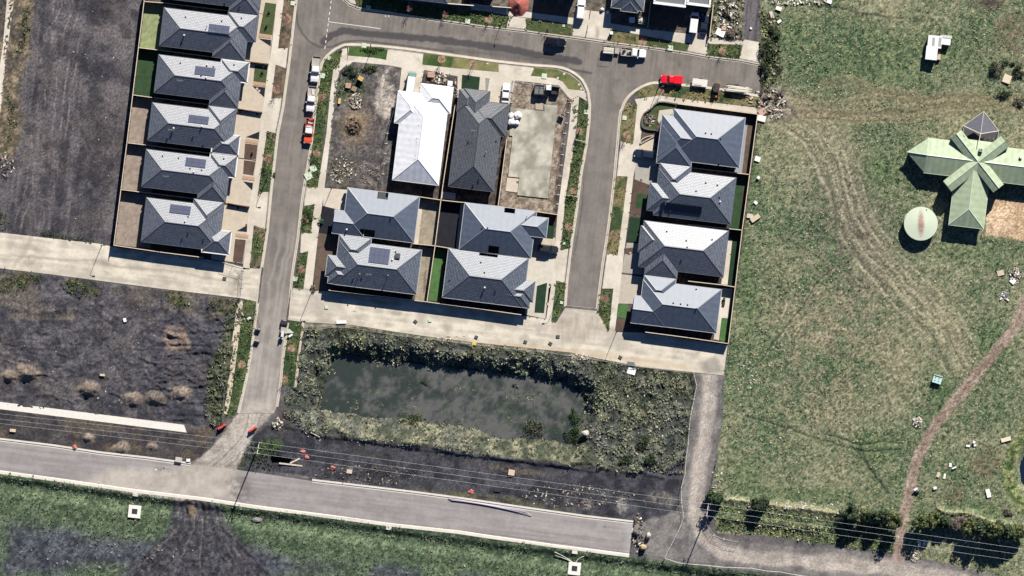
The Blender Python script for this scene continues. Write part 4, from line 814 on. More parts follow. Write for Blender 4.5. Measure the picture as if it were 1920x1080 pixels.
        for p, q in hips + [(r0, r1)]:
            p, q = Vector(p), Vector(q)
            if (q - p).length < 0.1: continue
            dr = (q - p).normalized(); sd_ = dr.cross(Vector((0, 0, 1))).normalized() * 0.16; up = Vector((0, 0, 0.055)); dn = Vector((0, 0, -0.03))
            cp.loft([[p + sd_ + dn, p + up, p - sd_ + dn], [q + sd_ + dn, q + up, q - sd_ + dn]])
        g = 0.13
        for cx, cy, sx, sy in (((x0 + x1) / 2, y0 + g / 2, w + 2 * g, g), ((x0 + x1) / 2, y1 - g / 2, w + 2 * g, g), (x0 - g / 2, (y0 + y1) / 2, g, d), (x1 + g / 2, (y0 + y1) / 2, g, d)):
            gt.box(cx, cy, e - 0.15, sx - 0.002, sy, 0.13) if not getattr(gt, 'wide', 0) else gt.box(cx, cy, e - 0.15, sx + .2, sy + .16, 0.16)
        i = 0.42
        wl.box((x0 + x1) / 2, (y0 + y1) / 2, -0.05, w - 2 * i, d - 2 * i, e - 0.19 - 0.003)
    def z(s, u, v):
        x, y = u * S, -v * S; best = 0
        for x0, x1, y0, y1, e in s.planes:
            k = min(x - x0, x1 - x, y0 - y, y - y1)
            if k > 0: best = max(best, e + k * s.t)
        return best or s.ez
    def nrm(s, u, v):
        d = 0.8; zx = (s.z(u + d, v) - s.z(u - d, v)) / (2 * d * S); zy = (s.z(u, v + d) - s.z(u, v - d)) / (2 * d * S)
        return Vector((-zx, zy, 1)).normalized()
    def fit(s, o, u, v, lift=0.0):
        n = s.nrm(u, v); q = Vector((u * S, -v * S, s.z(u, v))) + n * lift
        ex = Vector((1, 0, 0)); ex = (ex - n * ex.dot(n)).normalized(); ey = n.cross(ex)
        o.matrix_local = Matrix(((ex.x, ey.x, n.x, q.x), (ex.y, ey.y, n.y, q.y), (ex.z, ey.z, n.z, q.z), (0, 0, 0, 1)))
    def panels(s, u0, u1, v0, v1, nu, nv, mm=None):
        pu, pv = (u1 - u0) / nu, (v1 - v0) / nv; n = s.nrm((u0 + u1) / 2, (v0 + v1) / 2)
        mb = MB(); mb.box(0, 0, 0, pu * S - 0.03, pv * S / n.z - 0.03, 0.04); me = mb.mesh('solar_panel'); me.materials.append(mm or M_PVF)
        for i in range(nu):
            for j in range(nv):
                o = bpy.data.objects.new('solar_panel', me); COL.objects.link(o); o.parent = s.root; s.fit(o, u0 + (i + .5) * pu, v0 + (j + .5) * pv, 0.1)
    def vent(s, u, v, kind='cowl'):
        mb = MB()
        if kind == 'cowl': mb.cyl(0, 0, -0.1, 0.12, 0.26, 10); mb.cyl(0, 0, 0.16, 0.2, 0.1, 10, 0.1); m = M_VENT; nm = 'roof_vent'
        elif kind == 'pale': mb.cyl(0, 0, -0.1, 0.14, 0.5, 10); mb.cyl(0, 0, 0.4, 0.24, 0.16, 10, 0.12); m = M_VENTL; nm = 'roof_vent'
        elif kind == 'flue': mb.cyl(0, 0, -0.1, 0.07, 1.0, 8); mb.cyl(0, 0, 0.85, 0.16, 0.12, 10); m = M_GALV; nm = 'flue'
        elif kind == 'aerial':
            mb.cyl(0, 0, -0.1, 0.025, 2.0, 5); mb.tube([(-.7, 0, 1.8), (.7, 0, 1.8)], 0.02, 5)
            for k in range(5): mb.tube([(-.6 + .3 * k, -.35, 1.8), (-.6 + .3 * k, .35, 1.8)], 0.016, 4)
            m = M_GALV; nm = 'tv_aerial'
        elif kind == 'ac':
            mb.box(0, 0, 0, 1.15, 1.25, 0.75); mb.box(0, 0, 0.75, 0.8, 0.9, 0.06); m = M_DOOR; nm = 'rooftop_cooler'
        o = mb.build(nm, m, s.root); o.location = (u * S, -v * S, s.z(u, v)); return o
    def front(s, x, y, a, wdt=4.8, hgt=2.2, name='garage_door', m=None):
        mb = MB(); n = 5 if name == 'garage_door' else 1
        for k in range(n): mb.box(0, 0, k * hgt / n + (0.9 if name == 'window' else 0.02), wdt, 0.06, hgt / n - 0.02)
        o = mb.build(name, m or M_DOOR, s.root); o.location = (x * S, -y * S, 0); o.rotation_euler = (0, 0, R(a)); return o
def left_house(label, nw, rects, sol, vents, gw=None, aer=True, cooler=None, gd=None, m=TILE_A):
    h = House('tiled_house', label, nw, rects, m, gut=M_GUT, wall=M_BRICKW, white=(2,) if gw else ())
    if sol: h.panels(*sol, 3, 2)
    for u, v, k in vents: h.vent(u, v, k)
    if gd: h.front(*gd)
    return h
left_house('dark tiled house cut by the top edge, north of the pale back lawn', (319, -74), [(0, 177, 0, 71), (121, 176, 30, 81)], None, [(112, 66, 'cowl'), (140, 70, 'cowl')])
left_house('charcoal tiled house with solar panels whose back lawn is pale and dry', (308, 14.5), [(0, 161, 0, 71), (101, 161, 10, 80), (120, 177, -6.8, 43)], (88, 127, 20, 36, ), [(42, 13, 'cowl'), (110, 12, 'cowl'), (84, 26, 'flue'), (146, 2, 'cowl'), (44, 47, 'pale'), (96, 34, 'aerial')], gd=(157.5, 62, 90))
left_house('charcoal tiled house with solar panels and a dark green back lawn', (298, 102.5), [(0, 158, 0, 71), (105, 158, 10, 81), (118, 169.5, -5.2, 32)], (71, 109, 13, 29), [(42, 11, 'cowl'), (104, 10, 'cowl'), (92, 8, 'pale'), (94, 32, 'pale'), (84, 30, 'cowl'), (46, 44, 'aerial'), (142, 2, 'cowl')], M_GUTW, gd=(155, 62, 90))
left_house('charcoal tiled house with a large north wing, third up the row from the west laneway', (286, 192.5), [(0, 157, 0, 70.5), (105, 157.5, -7, 60), (121, 170, 42, 79)], (71, 109, 14, 29), [(98, 33, 'pale'), (42, 47, 'aerial'), (36, 62, 'cowl'), (84, 53, 'cowl'), (104, 66, 'cowl'), (46, 43, 'pale')], M_GUTW, gd=(154.5, 22, 90))
left_house('charcoal tiled house with white front gutter, second up the row from the west laneway', (274.5, 280), [(0, 159, 0, 70), (106, 158.5, 10, 81), (120.5, 170.5, -7, 32.5)], (76, 114, 6, 22), [(32, 9, 'cowl'), (62, 9, 'cowl'), (146, 0, 'cowl'), (86, 26, 'cowl'), (94, 31, 'pale'), (44, 46, 'aerial'), (108, 26, 'cowl')], M_GUTW, gd=(155.5, 62, 90))
left_house('charcoal tiled house with solar panels, fenced against the west concrete laneway', (275, 370.5), [(0, 145, 0, 82.5), (88.3, 145.2, -8.5, 60), (115, 165, 44, 87.5)], (46, 85, 7, 23), [(82, 26, 'cowl'), (78, 35, 'pale'), (46, 38, 'aerial'), (86, 55, 'cowl'), (76, 67, 'cowl'), (116, 63, 'cowl')], M_GUTL, gd=(142, 18, 90))

h = House('metal_roofed_house', 'grey sheet roofed house with two roof notches, across from the vacant corner lot', (652, 352), [(0, 135.5, 0, 86.5), (-18.5, 40, 44, 87.5, 'gh')], MET_A, a=7.2, gut=M_GUTL, notches=[(57, 77, 0, 13), (33, 61, 73, 90)])
h.vent(88, 45, 'cowl'); h.vent(8, 78, 'pale'); h.front(3.4, 18, 90)
h = House('tiled_house', 'slate tiled house with big solar array and rooftop cooler above the east laneway', (635.5, 449.8), [(0, 156, 0, 83), (0, 60, -9.4, 40), (-17, 40, 30.5, 70), (-11, 60, 46, 82.6)], TILE_B, a=7.2, gut=M_GUTL)
h.panels(60, 98, 6, 35, 4, 2); h.vent(113, 16, 'ac'); h.vent(104, 24, 'pale'); h.vent(108, 9, 'cowl'); h.vent(47, 58, 'flue'); h.vent(64, 57, 'aerial'); h.vent(100, 54, 'flue'); h.vent(36, 68, 'cowl'); h.vent(52, 62, 'cowl'); h.front(3.4, 10, 90)
h = House('metal_roofed_house', 'grey sheet roofed house with raised east wing above a black gravel yard', (871.7, 380), [(0, 135, 0, 88), (88, 158.6, 10, 47, 'hh', 0.42)], MET_A, a=7.0, gut=M_GUTL, notches=[(75, 95, 0, 9), (54, 74, 74, 90)])
h.vent(48, 42, 'cowl'); h.vent(38, 43, 'cowl'); h.vent(118, 12, 'flue'); h.front(131.8, 68, 90)
h = House('tiled_house', 'slate tiled house beside the bright striped back lawn above the east laneway', (841.2, 466.2), [(0, 151, 0, 91.5), (110, 168.6, 41, 80), (100, 163.5, 53, 91.6)], TILE_B, a=7.2, gut=M_GUTL, notches=[(58, 93, -3, 5)])
for u, v, k in ((63, 18, 'cowl'), (72, 36, 'cowl'), (76, 64, 'pale'), (97, 67, 'cowl'), (9, 58, 'cowl')): h.vent(u, v, k)
h.front(147.6, 22, 90)
h = House('metal_roofed_house', 'grey sheet roofed corner house with curved garden wall and dark car in its driveway', (1264.5, 204.5), [(0, 133.5, 0, 93.5), (-20.8, 100, 13, 92.6), (-20.6, 44, 30, 103.8)], MET_B, a=7.2, gut=M_GUTL)
h.vent(63, 38, 'cowl'); h.vent(74, 38, 'cowl'); h.vent(92, 45, 'cowl'); h.vent(96, 90, 'cowl'); h.front(-17.2, 78, 90)
h = House('tiled_house', 'slate tiled house with a dark row of solar panels on its south slope', (1236, 316), [(0, 145, 0, 87), (0, 59.4, -11, 45), (-13.5, 50, 28, 80)], TILE_B, a=7.0, gut=M_GUT)
h.panels(10, 88, 61, 76, 8, 1, M_PVD); h.vent(73, 34, 'cowl'); h.vent(90, 14, 'pale'); h.vent(112, 16, 'pale'); h.vent(118, 40, 'cowl'); h.vent(120, 48, 'pale'); h.vent(30, 77, 'cowl'); h.front(3.4, 12, 90)
h = House('tiled_house', 'grey tiled house with narrow front porch roof, third down the east row', (1208, 413.7), [(0, 159, 0, 86), (-4.5, 60, 10, 58.5), (13, 73.5, 20, 100.5)], TILE_A, a=7.0, gut=M_GUT)
for u, v, k in ((44, 15, 'cowl'), (82, 28, 'cowl'), (85, 40, 'cowl'), (130, 20, 'cowl'), (78, 63, 'cowl')): h.vent(u, v, k)
h.front(16.3, 80, 90)
h = House('metal_roofed_house', 'grey sheet roofed house at the south end of the east row, beside the laneway', (1206.6, 525), [(0, 147, 0, 81.5), (1, 60, -8.7, 40), (-13.5, 50, 30.6, 82.1, 'gh')], MET_B, a=7.1, gut=M_GUTL)
for u, v in ((60, 36), (74, 36), (87, 36), (104, 41), (100, 5)): h.vent(u, v, 'cowl')
h.front(4.4, 12, 90)
h = House('white_roofed_house', 'house under construction with a bright white sheet metal roof', (756.5, 171.5), [(0, 86, 0, 166), (-9.5, 45, 0, 60), (31.5, 91.7, -19, 30)], MET_W, a=7.0, gut=M_GUTW)
for u, v in ((36, 60), (36, 84), (36, 92), (37, 116), (37, 124)): h.vent(u, v, 'cowl').scale = (.4, .4, .4)
h = House('long_tiled_house', 'long grey tiled house beside the white roofed house', (863.2, 170), [(0, 84.5, 15.5, 180), (7.4, 55.5, -5, 60), (20, 94.3, 14.5, 75), (-2, 30, -2, 40)], TILE_C, a=7.0, gut=M_GUT)
for u, v, k in ((34, 72, 'aerial'), (26, 93, 'cowl'), (78, 86, 'cowl'), (62, 108, 'flue'), (55, 160, 'cowl'), (46, 171, 'cowl')): h.vent(u, v, k)
# houses cut by the top of the frame
House('tiled_house', 'tiled house with crossing gables at the top edge, behind the white spoil bin', (1156, -66), [(0, 60, 0, 80), (18, 50, 40, 84)], TILE_A, a=7.0, ez=3.2, gut=M_GUTL)
House('tiled_house', 'two storey house at the top edge shading the lawn with round mulch patch', (1034, -120), [(0, 66, 0, 92)], TILE_B, a=7.0, ez=5.6, gut=M_GUTL)
House('tiled_house', 'house beyond the top edge above the long fenced verge', (700, -96), [(0, 150, 0, 84)], TILE_A, a=7.0, ez=2.7)
House('tiled_house', 'narrow house beyond the top edge behind the red soil heap', (886, -86), [(0, 52, 0, 78)], TILE_B, a=7.0)
M_DECK = mat('flat_roof_deck', c(112, 114, 120), 0.7); M_PAR = mat('white_parapet', c(250, 249, 246), 0.6, var=0.03)
root = thing('flat_roofed_house', 'modern flat roofed house with white parapets at the top edge', 'house', 1234, -75, 7.0)
wl, dk_, pr = MB(), MB(), MB()
for (u0, u1, v0, v1, zt) in ((0, 61, 0, 85, 5.4), (62.5, 107, 0, 78, 3.2)):
    x0, x1, y0, y1 = u0 * S, u1 * S, -v0 * S, -v1 * S
    wl.box((x0 + x1) / 2, (y0 + y1) / 2, 0, x1 - x0 - .3, y0 - y1 - .3, zt - 0.1); dk_.box((x0 + x1) / 2, (y0 + y1) / 2, zt - 0.1, x1 - x0 - .3, y0 - y1 - .3, 0.1)
    for cx, cy, sx, sy in (((x0 + x1) / 2, y0 - .2, x1 - x0, .4), ((x0 + x1) / 2, y1 + .3, x1 - x0, .6), (x0 + .2, (y0 + y1) / 2, .4, y0 - y1 - 1), (x1 - .2, (y0 + y1) / 2, .4, y0 - y1 - 1)): pr.box(cx, cy, zt - 0.4, sx, sy, 0.75)
wl.build('wall', M_WALL, root); dk_.build('roof_deck', M_DECK, root); pr.build('parapet', M_PAR, root)
for u, v in ((10, 40), (30, 30)): b = MB(); b.box(u * S, -v * S, 5.4, 0.9, 0.9, 0.5); b.build('skylight', M_VENTL, root)
# ---------------------------------------------------------------- fences and walls
M_PALE = mat('paling_timber', c(120, 92, 72), 0.9, var=0.25, scale=5); M_CAPT = mat('fence_capping', c(226, 208, 180), 0.8, var=0.1, scale=3)
M_WIRE = mat('mesh_wire', c(150, 152, 152), 0.5, 0.5); M_FOOT = mat('fence_foot', c(196, 190, 178), 0.8)
_post = {}
def post_mesh(w_, h_, m, nm):
    k = (w_, h_, m.name)
    if k not in _post:
        b = MB(); b.box(0, 0, -0.05, w_, w_, h_ + 0.05); _post[k] = b.mesh(nm); _post[k].materials.append(m)
    return _post[k]
def fence(label, pts, hgt=1.85, step=2.6, group=None, pal=M_PALE, capm=M_CAPT, capw=0.16):
    root = thing('paling_fence', label, 'fence', *pts[0], group=group); o0 = root.location
    cp = MB()
    for a, b_ in zip(pts, pts[1:]):
        A, B = P(*a) - o0, P(*b_) - o0; d = B - A; L = d.length; ang = math.atan2(d.y, d.x); n = max(1, round(L / step)); q = (A + B) / 2
        for i in range(n):                                   # one panel of palings between each two posts
            c0 = A + d * (i + .5) / n
            mb = MB(); k = 6
            for j in range(k): mb.box((j + .5) * (L / n) / k - L / n / 2, 0.012 * (j % 2), 0.02, L / n / k - 0.004, 0.022, hgt - 0.08)
            p = mb.build('paling_panel', pal, root, merge=False); p['kind'] = 'stuff'; p.location = c0; p.rotation_euler = (0, 0, ang)
            p = bpy.data.objects.new('post', post_mesh(0.1, hgt - 0.1, pal, 'post')); COL.objects.link(p); p.parent = root; p.location = A + d * i / n + Vector((-d.y, d.x, 0)).normalized() * 0.08; p.rotation_euler = (0, 0, ang)
        cp.box(q.x, q.y, hgt - 0.05, L + 0.1, capw, 0.05, ang)
    cp.build('capping', capm, root); return root
fence('long paling fence along the west backs of the tiled house row', [(274.5, -20), (239.5, 268), (215, 460)], 2.6)
fence('paling fence on the north side of the house with the pale dry lawn', [(273, 3.5), (305, 6), (430, 21)])
fence('paling fence between the pale lawn and the dark green lawn', [(262, 90), (295, 94), (418, 110)])
fence('paling fence between the dark green lawn and the pebble yard', [(251, 178.5), (284, 183), (412, 199)])
fence('paling fence between the two westmost pebble yards', [(239.5, 268), (272, 272), (396, 288)])
fence('paling fence north of the house at the west laneway', [(227.5, 355.5), (262, 360), (385, 375)])
fence('paling fence facing the west concrete laneway', [(215, 460), (300, 472.5), (382, 483)])
fence('paling fence between the two grey sheet roofed houses and the white roofed house lot', [(786, 369), (829, 375.5), (935, 387), (1045, 402.5)])
fence('paling fence dividing the dirt yard from the black gravel yard', [(827, 375), (816, 461), (801, 565)])
fence('paling fence between the notched roof house and the big solar array house', [(775, 457), (816, 461), (846, 466)])
fence('paling fence south of the two slate tiled houses on the east laneway', [(617, 544), (801, 566), (900, 579), (977, 590)])
fence('paling fence between the white roofed house and the long grey tiled house', [(853, 200), (831, 345), (827, 375)], group=None)
fence('paling fence between the long grey tiled house and the bare house slab', [(950, 262), (934, 387)])
fence('paling fence along the footpath north of the corner house', [(1270, 195), (1420, 214.5)])
fence('long paling fence between the east house row and the paddock', [(1420, 214.5), (1391, 431), (1365, 644)])
fence('paling fence behind the corner house with a brown mulch strip', [(1296, 315), (1405, 327.5)])
fence('paling fence south of the house with the dark solar row', [(1290, 421), (1366, 429), (1391, 431.5)])
fence('paling fence between the lowest two houses of the east row', [(1290, 527), (1352, 534), (1377.5, 538)])
fence('paling fence of the east row facing the concrete laneway', [(1210, 622.5), (1290, 633), (1365, 644)])
fence('short paling side fence standing between two driveways above the second lawn', [(462, 115), (504, 121)], 0.9, capm=M_PALE)
fence('low dark fence between two driveways beside the third mulch bed', [(447, 204), (492, 211.5)], 0.9, capm=M_PALE)
fence('low dark fence between the driveways of the two houses nearest the west laneway', [(428, 381), (468, 388.5)], 0.9, capm=M_PALE)
fence('pale topped fence along the shaded verge at the top edge', [(735, -3), (800, 4), (888, 11)], 1.7, capm=M_KERBW, capw=.22)
fence('pale topped fence in front of the narrow house by the red soil heap', [(892, 10), (958, 15)], 1.3, capm=M_KERBW, capw=.2)
fence('dark side fence beside the driveway with the white work van', [(1337, 10), (1330, 70)], 1.6, capm=M_CAPT)
fence('side fence between the crossing gable house and the flat roofed house', [(1221, -5), (1214, 52)], 1.7)
M_STONE = mat('garden_wall_block', c(104, 98, 92), 0.9, var=0.3, scale=6)
root = thing('garden_wall', 'curved dark block wall around the front garden of the corner house', 'garden wall', 1236, 192)
pl = smooth_line([(1268, 195), (1236, 191.5), (1219, 205), (1206, 215), (1204, 236), (1213, 242), (1229, 244)], 6); mb_prev = None
for a, b_ in zip(pl, pl[1:]):
    A, B = P(*a) - root.location, P(*b_) - root.location; d = B - A
    b = MB(); b.box(0, 0, -.05, d.length - 0.02, 0.28, 0.6); o = b.build('block', M_STONE, root); o.location = (A + B) / 2; o.rotation_euler = (0, 0, math.atan2(d.y, d.x))
root = thing('garden_edging', 'low looped stone edging beside the driveway with the dark car', 'garden edging', 1200, 270)
pl = smooth_line([(1200, 270), (1203, 262), (1214, 256), (1226, 255), (1214, 262), (1200, 270)], 5)
for a, b_ in zip(pl, pl[1:]):
    A, B = P(*a) - root.location, P(*b_) - root.location; d = B - A
    b = MB(); b.box(0, 0, 0, d.length - 0.02, 0.22, 0.3); o = b.build('edging_stone', mat('pale_stone', c(196, 188, 172), 0.9), root); o.location = (A + B) / 2; o.rotation_euler = (0, 0, math.atan2(d.y, d.x))
# temporary wire fencing: panels of mesh on feet
def temp_fence(label, pts, hgt=1.9, step=2.4, foot=True, lean=0.0, m=None, bars=6):
    root = thing('wire_fence', label, 'wire fence', *pts[0]); o0 = root.location
    fm = MB(); fm.box(0, 0, 0, 0.25, 0.65, 0.13); fme = fm.mesh('foot'); fme.materials.append(M_FOOT)
    for a, b_ in zip(pts, pts[1:]):
        A, B = P(*a) - o0, P(*b_) - o0; d = B - A; L = d.length; n = max(1, round(L / step)); ang = math.atan2(d.y, d.x); w_ = L / n
        b = MB(); r = 0.028
        for z in (0.15, hgt): b.tube([(-w_ / 2, 0, z), (w_ / 2, 0, z)], r, 5)
        for x_ in (-w_ / 2, w_ / 2): b.tube([(x_, 0, 0.05), (x_, 0, hgt)], r, 5)
        for k in range(1, bars): b.tube([(-w_ / 2 + w_ * k / bars, 0, 0.15), (-w_ / 2 + w_ * k / bars, 0, hgt)], 0.008, 3)
        for k in range(1, 4): b.tube([(-w_ / 2, 0, 0.15 + hgt * k / 4), (w_ / 2, 0, 0.15 + hgt * k / 4)], 0.008, 3)
        me = b.mesh('mesh_panel', merge=False); me.materials.append(m or M_WIRE)
        for i in range(n):
            p = bpy.data.objects.new('mesh_panel', me); COL.objects.link(p); p.parent = root; p['kind'] = 'stuff'; p.location = A + d * (i + .5) / n; p.rotation_euler = (lean, 0, ang)
            if foot: f = bpy.data.objects.new('foot', fme); COL.objects.link(f); f.parent = root; f.location = A + d * i / n; f.rotation_euler = (0, 0, ang)
    return root
temp_fence('wire fence around the north and west of the bare house slab', [(957, 212), (961, 152), (1000, 158), (1048, 162), (1066, 184)])
temp_fence('wire fence along the footpath east of the bare house slab', [(1068, 192), (1059, 250), (1050, 330), (1043, 400)])
temp_fence('wire fence leaning along the east side of the vacant corner lot', [(747, 180), (740, 205), (726, 250), (716, 345)])
temp_fence('wire fence closing the west laneway at the street', [(418, 492), (455, 503)], m=M_GALV); temp_fence('wire fence standing across the lane mouth beside the debris', [(455, 507), (451, 555)], m=M_GALV)
temp_fence('bent pale barrier of wire panels on the west verge below the laneway', [(414, 597), (445, 593), (481, 588)], 1.1, foot=False)
temp_fence('fallen wire panel lying against the west path', [(414, 597), (440, 585), (450, 570)], 1.0, foot=False, lean=1.2)
temp_fence('wire panels propped along the street edge by the two dark bollards', [(481, 588), (489, 612), (488, 618)], 1.2, foot=False, lean=0.5)
temp_fence('broken wire fence by the path near the red barrier', [(424, 702), (407, 704), (421, 724), (418, 790)], 1.2, foot=False); temp_fence('low wire fence running up to the red barrier', [(415, 779), (391, 791)], 1.1, foot=False)
temp_fence('wire panel tangled at the bend of the gravel track', [(1323, 980), (1338, 1003), (1357, 1011)], 1.4); temp_fence('wire panels with a white sign on the bend of the gravel track', [(1357, 1011), (1384, 1016)], 1.7)
temp_fence('dark wire fence down the paddock side of the gravel track', [(1347, 850), (1337, 895), (1330, 935)], 1.3, foot=False)
temp_fence('old wire fence along the north rim of the basin', smooth_line([(572, 618), (600, 617), (635, 613), (680, 618), (740, 628), (800, 635), (880, 645), (960, 654), (1020, 660), (1110, 673), (1180, 685), (1300, 700)], 2), 0.8, 3.0, foot=False, m=mat('silt_mesh', c(178, 172, 158), 0.8), bars=2)
temp_fence('pale post and wire fence along the track north of the barrier', [(481, 655), (474, 655), (469, 664)], 0.8, foot=False) if False else None
# rope line with yellow capped posts beside the gravel track
M_ROPE = mat('white_rope', c(246, 244, 236), 0.6); M_YCAP = mat('yellow_cap', c(236, 206, 96), 0.5); M_STAKE = mat('steel_stake', c(70, 66, 62), 0.6)
def rope_line(label, pts):
    root = thing('rope_fence', label, 'rope fence', *pts[0]); o0 = root.location; tops = []
    sk = MB(); sk.cyl(0, 0, -0.1, 0.035, 1.25, 6); sme = sk.mesh('stake'); sme.materials.append(M_STAKE)
    ck = MB(); ck.cyl(0, 0, 1.12, 0.13, 0.12, 8, 0.09); cme = ck.mesh('cap'); cme.materials.append(M_YCAP)
    for p in pts:
        q = P(*p) - o0; q.z = gz(*p)
        s_ = bpy.data.objects.new('stake', sme); COL.objects.link(s_); s_.parent = root; s_.location = q
        k_ = bpy.data.objects.new('cap', cme); COL.objects.link(k_); k_.parent = s_; tops.append(q + Vector((0, 0, 1.1)))
    b = MB()
    for A, B in zip(tops, tops[1:]): b.tube([A, (A + B) / 2 - Vector((0, 0, 0.12)), B], 0.045, 5)
    for A, B in zip(tops, tops[1:]): b.tube([A - Vector((0, 0, .5)), (A + B) / 2 - Vector((0, 0, 0.6)), B - Vector((0, 0, .5))], 0.02, 4)
    b.build('rope', M_ROPE, root); return root
rope_line('white rope on yellow capped stakes down the west side of the gravel track', [(1300, 698), (1306, 722), (1301, 749), (1295, 777), (1292, 805), (1290, 833), (1286, 861), (1284, 888), (1277, 915), (1278, 943), (1282, 970), (1271, 997), (1258, 1022), (1246, 1046)])
rope_line('white rope on yellow capped stakes along the south bend of the gravel track', [(1246, 1046), (1272, 1055), (1300, 1058), (1327, 1060), (1354, 1063), (1382, 1064), (1409, 1065), (1436, 1070), (1463, 1072), (1490, 1077), (1520, 1082), (1546, 1088)])
# ---------------------------------------------------------------- vehicles, all facing +x in their own space
M_TYRE = mat('tyre_rubber', (0.012, 0.012, 0.013), 0.85); M_RIM = mat('wheel_rim', c(150, 152, 156), 0.35, 0.7); M_CGL = mat('car_glass', (0.006, 0.007, 0.009), 0.06, var=0.02)
M_LAMP = mat('lamp_lens', c(220, 222, 224), 0.15); M_TAIL = mat('tail_lens', c(150, 20, 18), 0.2); M_TRIM = mat('black_trim', (0.014, 0.014, 0.016), 0.5); M_ALU = mat('alloy_tray', c(222, 216, 204), 0.5, var=0.12, scale=4); M_CHQ = mat('tray_floor', c(176, 168, 158), 0.6, var=0.2, scale=5)
def paintm(n, col, rough=0.28): return mat(n, col, rough, var=0.03, coat=0.6)
PW = paintm('white_paint', c(252, 252, 250)); PR = paintm('red_paint', c(226, 26, 40, 1.2)); PO = paintm('orange_paint', c(236, 96, 60, 1.1)); PK = mat('black_paint', (0.006, 0.007, 0.011), .12, var=.02, spec=.35); PD = mat('navy_paint', (0.012, 0.017, 0.03), .12, var=.02, spec=.4); PG = mat('dark_grey_paint', (0.018, 0.02, 0.021), .14, var=.02, spec=.4)
def ring(x, hw, z0, z1, rc=0.12):
    return [(x, -hw, z0), (x, -hw, z1 - rc), (x, -hw + rc, z1), (x, 0, z1 + 0.02), (x, hw - rc, z1), (x, hw, z1 - rc), (x, hw, z0)]
def wheels(root, xs, tr, r=0.34, w_=0.23):
    t = MB(); t.tube([(0, -w_ / 2, 0), (0, w_ / 2, 0)], r, 16); tm = t.mesh('tyre'); tm.materials.append(M_TYRE)
    k = MB(); k.tube([(0, -w_ / 2 - 0.01, 0), (0, w_ / 2 + 0.01, 0)], r * 0.6, 10); km = k.mesh('rim'); km.materials.append(M_RIM)
    for x_ in xs:
        for s_ in (-1, 1):
            o = bpy.data.objects.new('wheel', tm); COL.objects.link(o); o.parent = root; o.location = (x_, s_ * tr, r)
            q = bpy.data.objects.new('rim', km); COL.objects.link(q); q.parent = o
def one(root, name, m, *boxes):
    for bx in boxes: b = MB(); b.box(*bx); b.build(name, m, root)
def car(root, L=4.75, W=1.84, hood=0.98, roofz=1.45, pm=PW, front=0.30, cab=(-1.75, 0.75), roof=(-1.15, 0.05), tail=1.0, rw=0.34):
    """L length; cab glasshouse base x-range; roof x-range"""
    h = L / 2; b = MB()
    b.loft([ring(-h, W * .40, .42, tail * .8), ring(-h + .12, W * .47, .3, tail * .97), ring(-h + .5, W / 2, .26, tail), ring(cab[0], W / 2, .24, tail + .02), ring(cab[1], W / 2, .24, hood + .02), ring(h - .7, W * .49, .26, hood - .06), ring(h - .18, W * .45, .3, hood - .18), ring(h, W * .36, .4, hood - .34)])
    b.build('body', pm, root, smooth=False)
    g = MB(); z0 = hood - .02; cw, rw_ = W * .46, W * .385
    def rr(x, hw, z): return [(x, -hw, z), (x, hw, z)]
    base = [(cab[0], -cw, z0), (cab[1], -cw, z0), (cab[1], cw, z0), (cab[0], cw, z0)]; top = [(roof[0], -rw_, roofz), (roof[1], -rw_, roofz), (roof[1], rw_, roofz), (roof[0], rw_, roofz)]
    g.loft([base, top]); g.build('glasshouse', M_CGL, root)
    r = MB(); e = .10
    xs = [roof[0] - .04, roof[0] + .12, roof[1] - .15, roof[1] + .05]; zz = [roofz - .01, roofz + .03, roofz + .03, roofz - .02]
    r.loft([[(x_, -rw_ - .03, z_ - .03), (x_, -rw_ + e, z_ + .03), (x_, 0, z_ + .05), (x_, rw_ - e, z_ + .03), (x_, rw_ + .03, z_ - .03)] for x_, z_ in zip(xs, zz)]); r.build('roof', pm, root)
    for s_ in (-1, 1):
        p = MB()
        p.tube([(cab[1] - .02, s_ * cw, z0), (roof[1], s_ * rw_, roofz)], .045, 5); p.tube([(cab[0] + .02, s_ * cw, z0), (roof[0], s_ * rw_, roofz)], .06, 5); mx_ = (roof[0] + roof[1]) / 2
        p.tube([(mx_, s_ * (cw + .0), z0), (mx_, s_ * rw_, roofz)], .04, 5); p.build('pillar', pm, root, merge=False)['kind'] = 'stuff'
        one(root, 'mirror', pm, (cab[1] - .25, s_ * (W / 2 + .12), hood + .02, .14, .24, .15))
        one(root, 'headlight', M_LAMP, (h - .2, s_ * W * .36, hood - .33, .34, .32, .14)); one(root, 'tail_light', M_TAIL, (-h + .12, s_ * W * .38, tail - .3, .22, .3, .2))
    one(root, 'bumper', M_TRIM, (h - .08, 0, .3, .2, W * .8, .2), (-h + .08, 0, .34, .2, W * .82, .18))
    wheels(root, (-L * .29, L * .31), W / 2 - .14, rw)
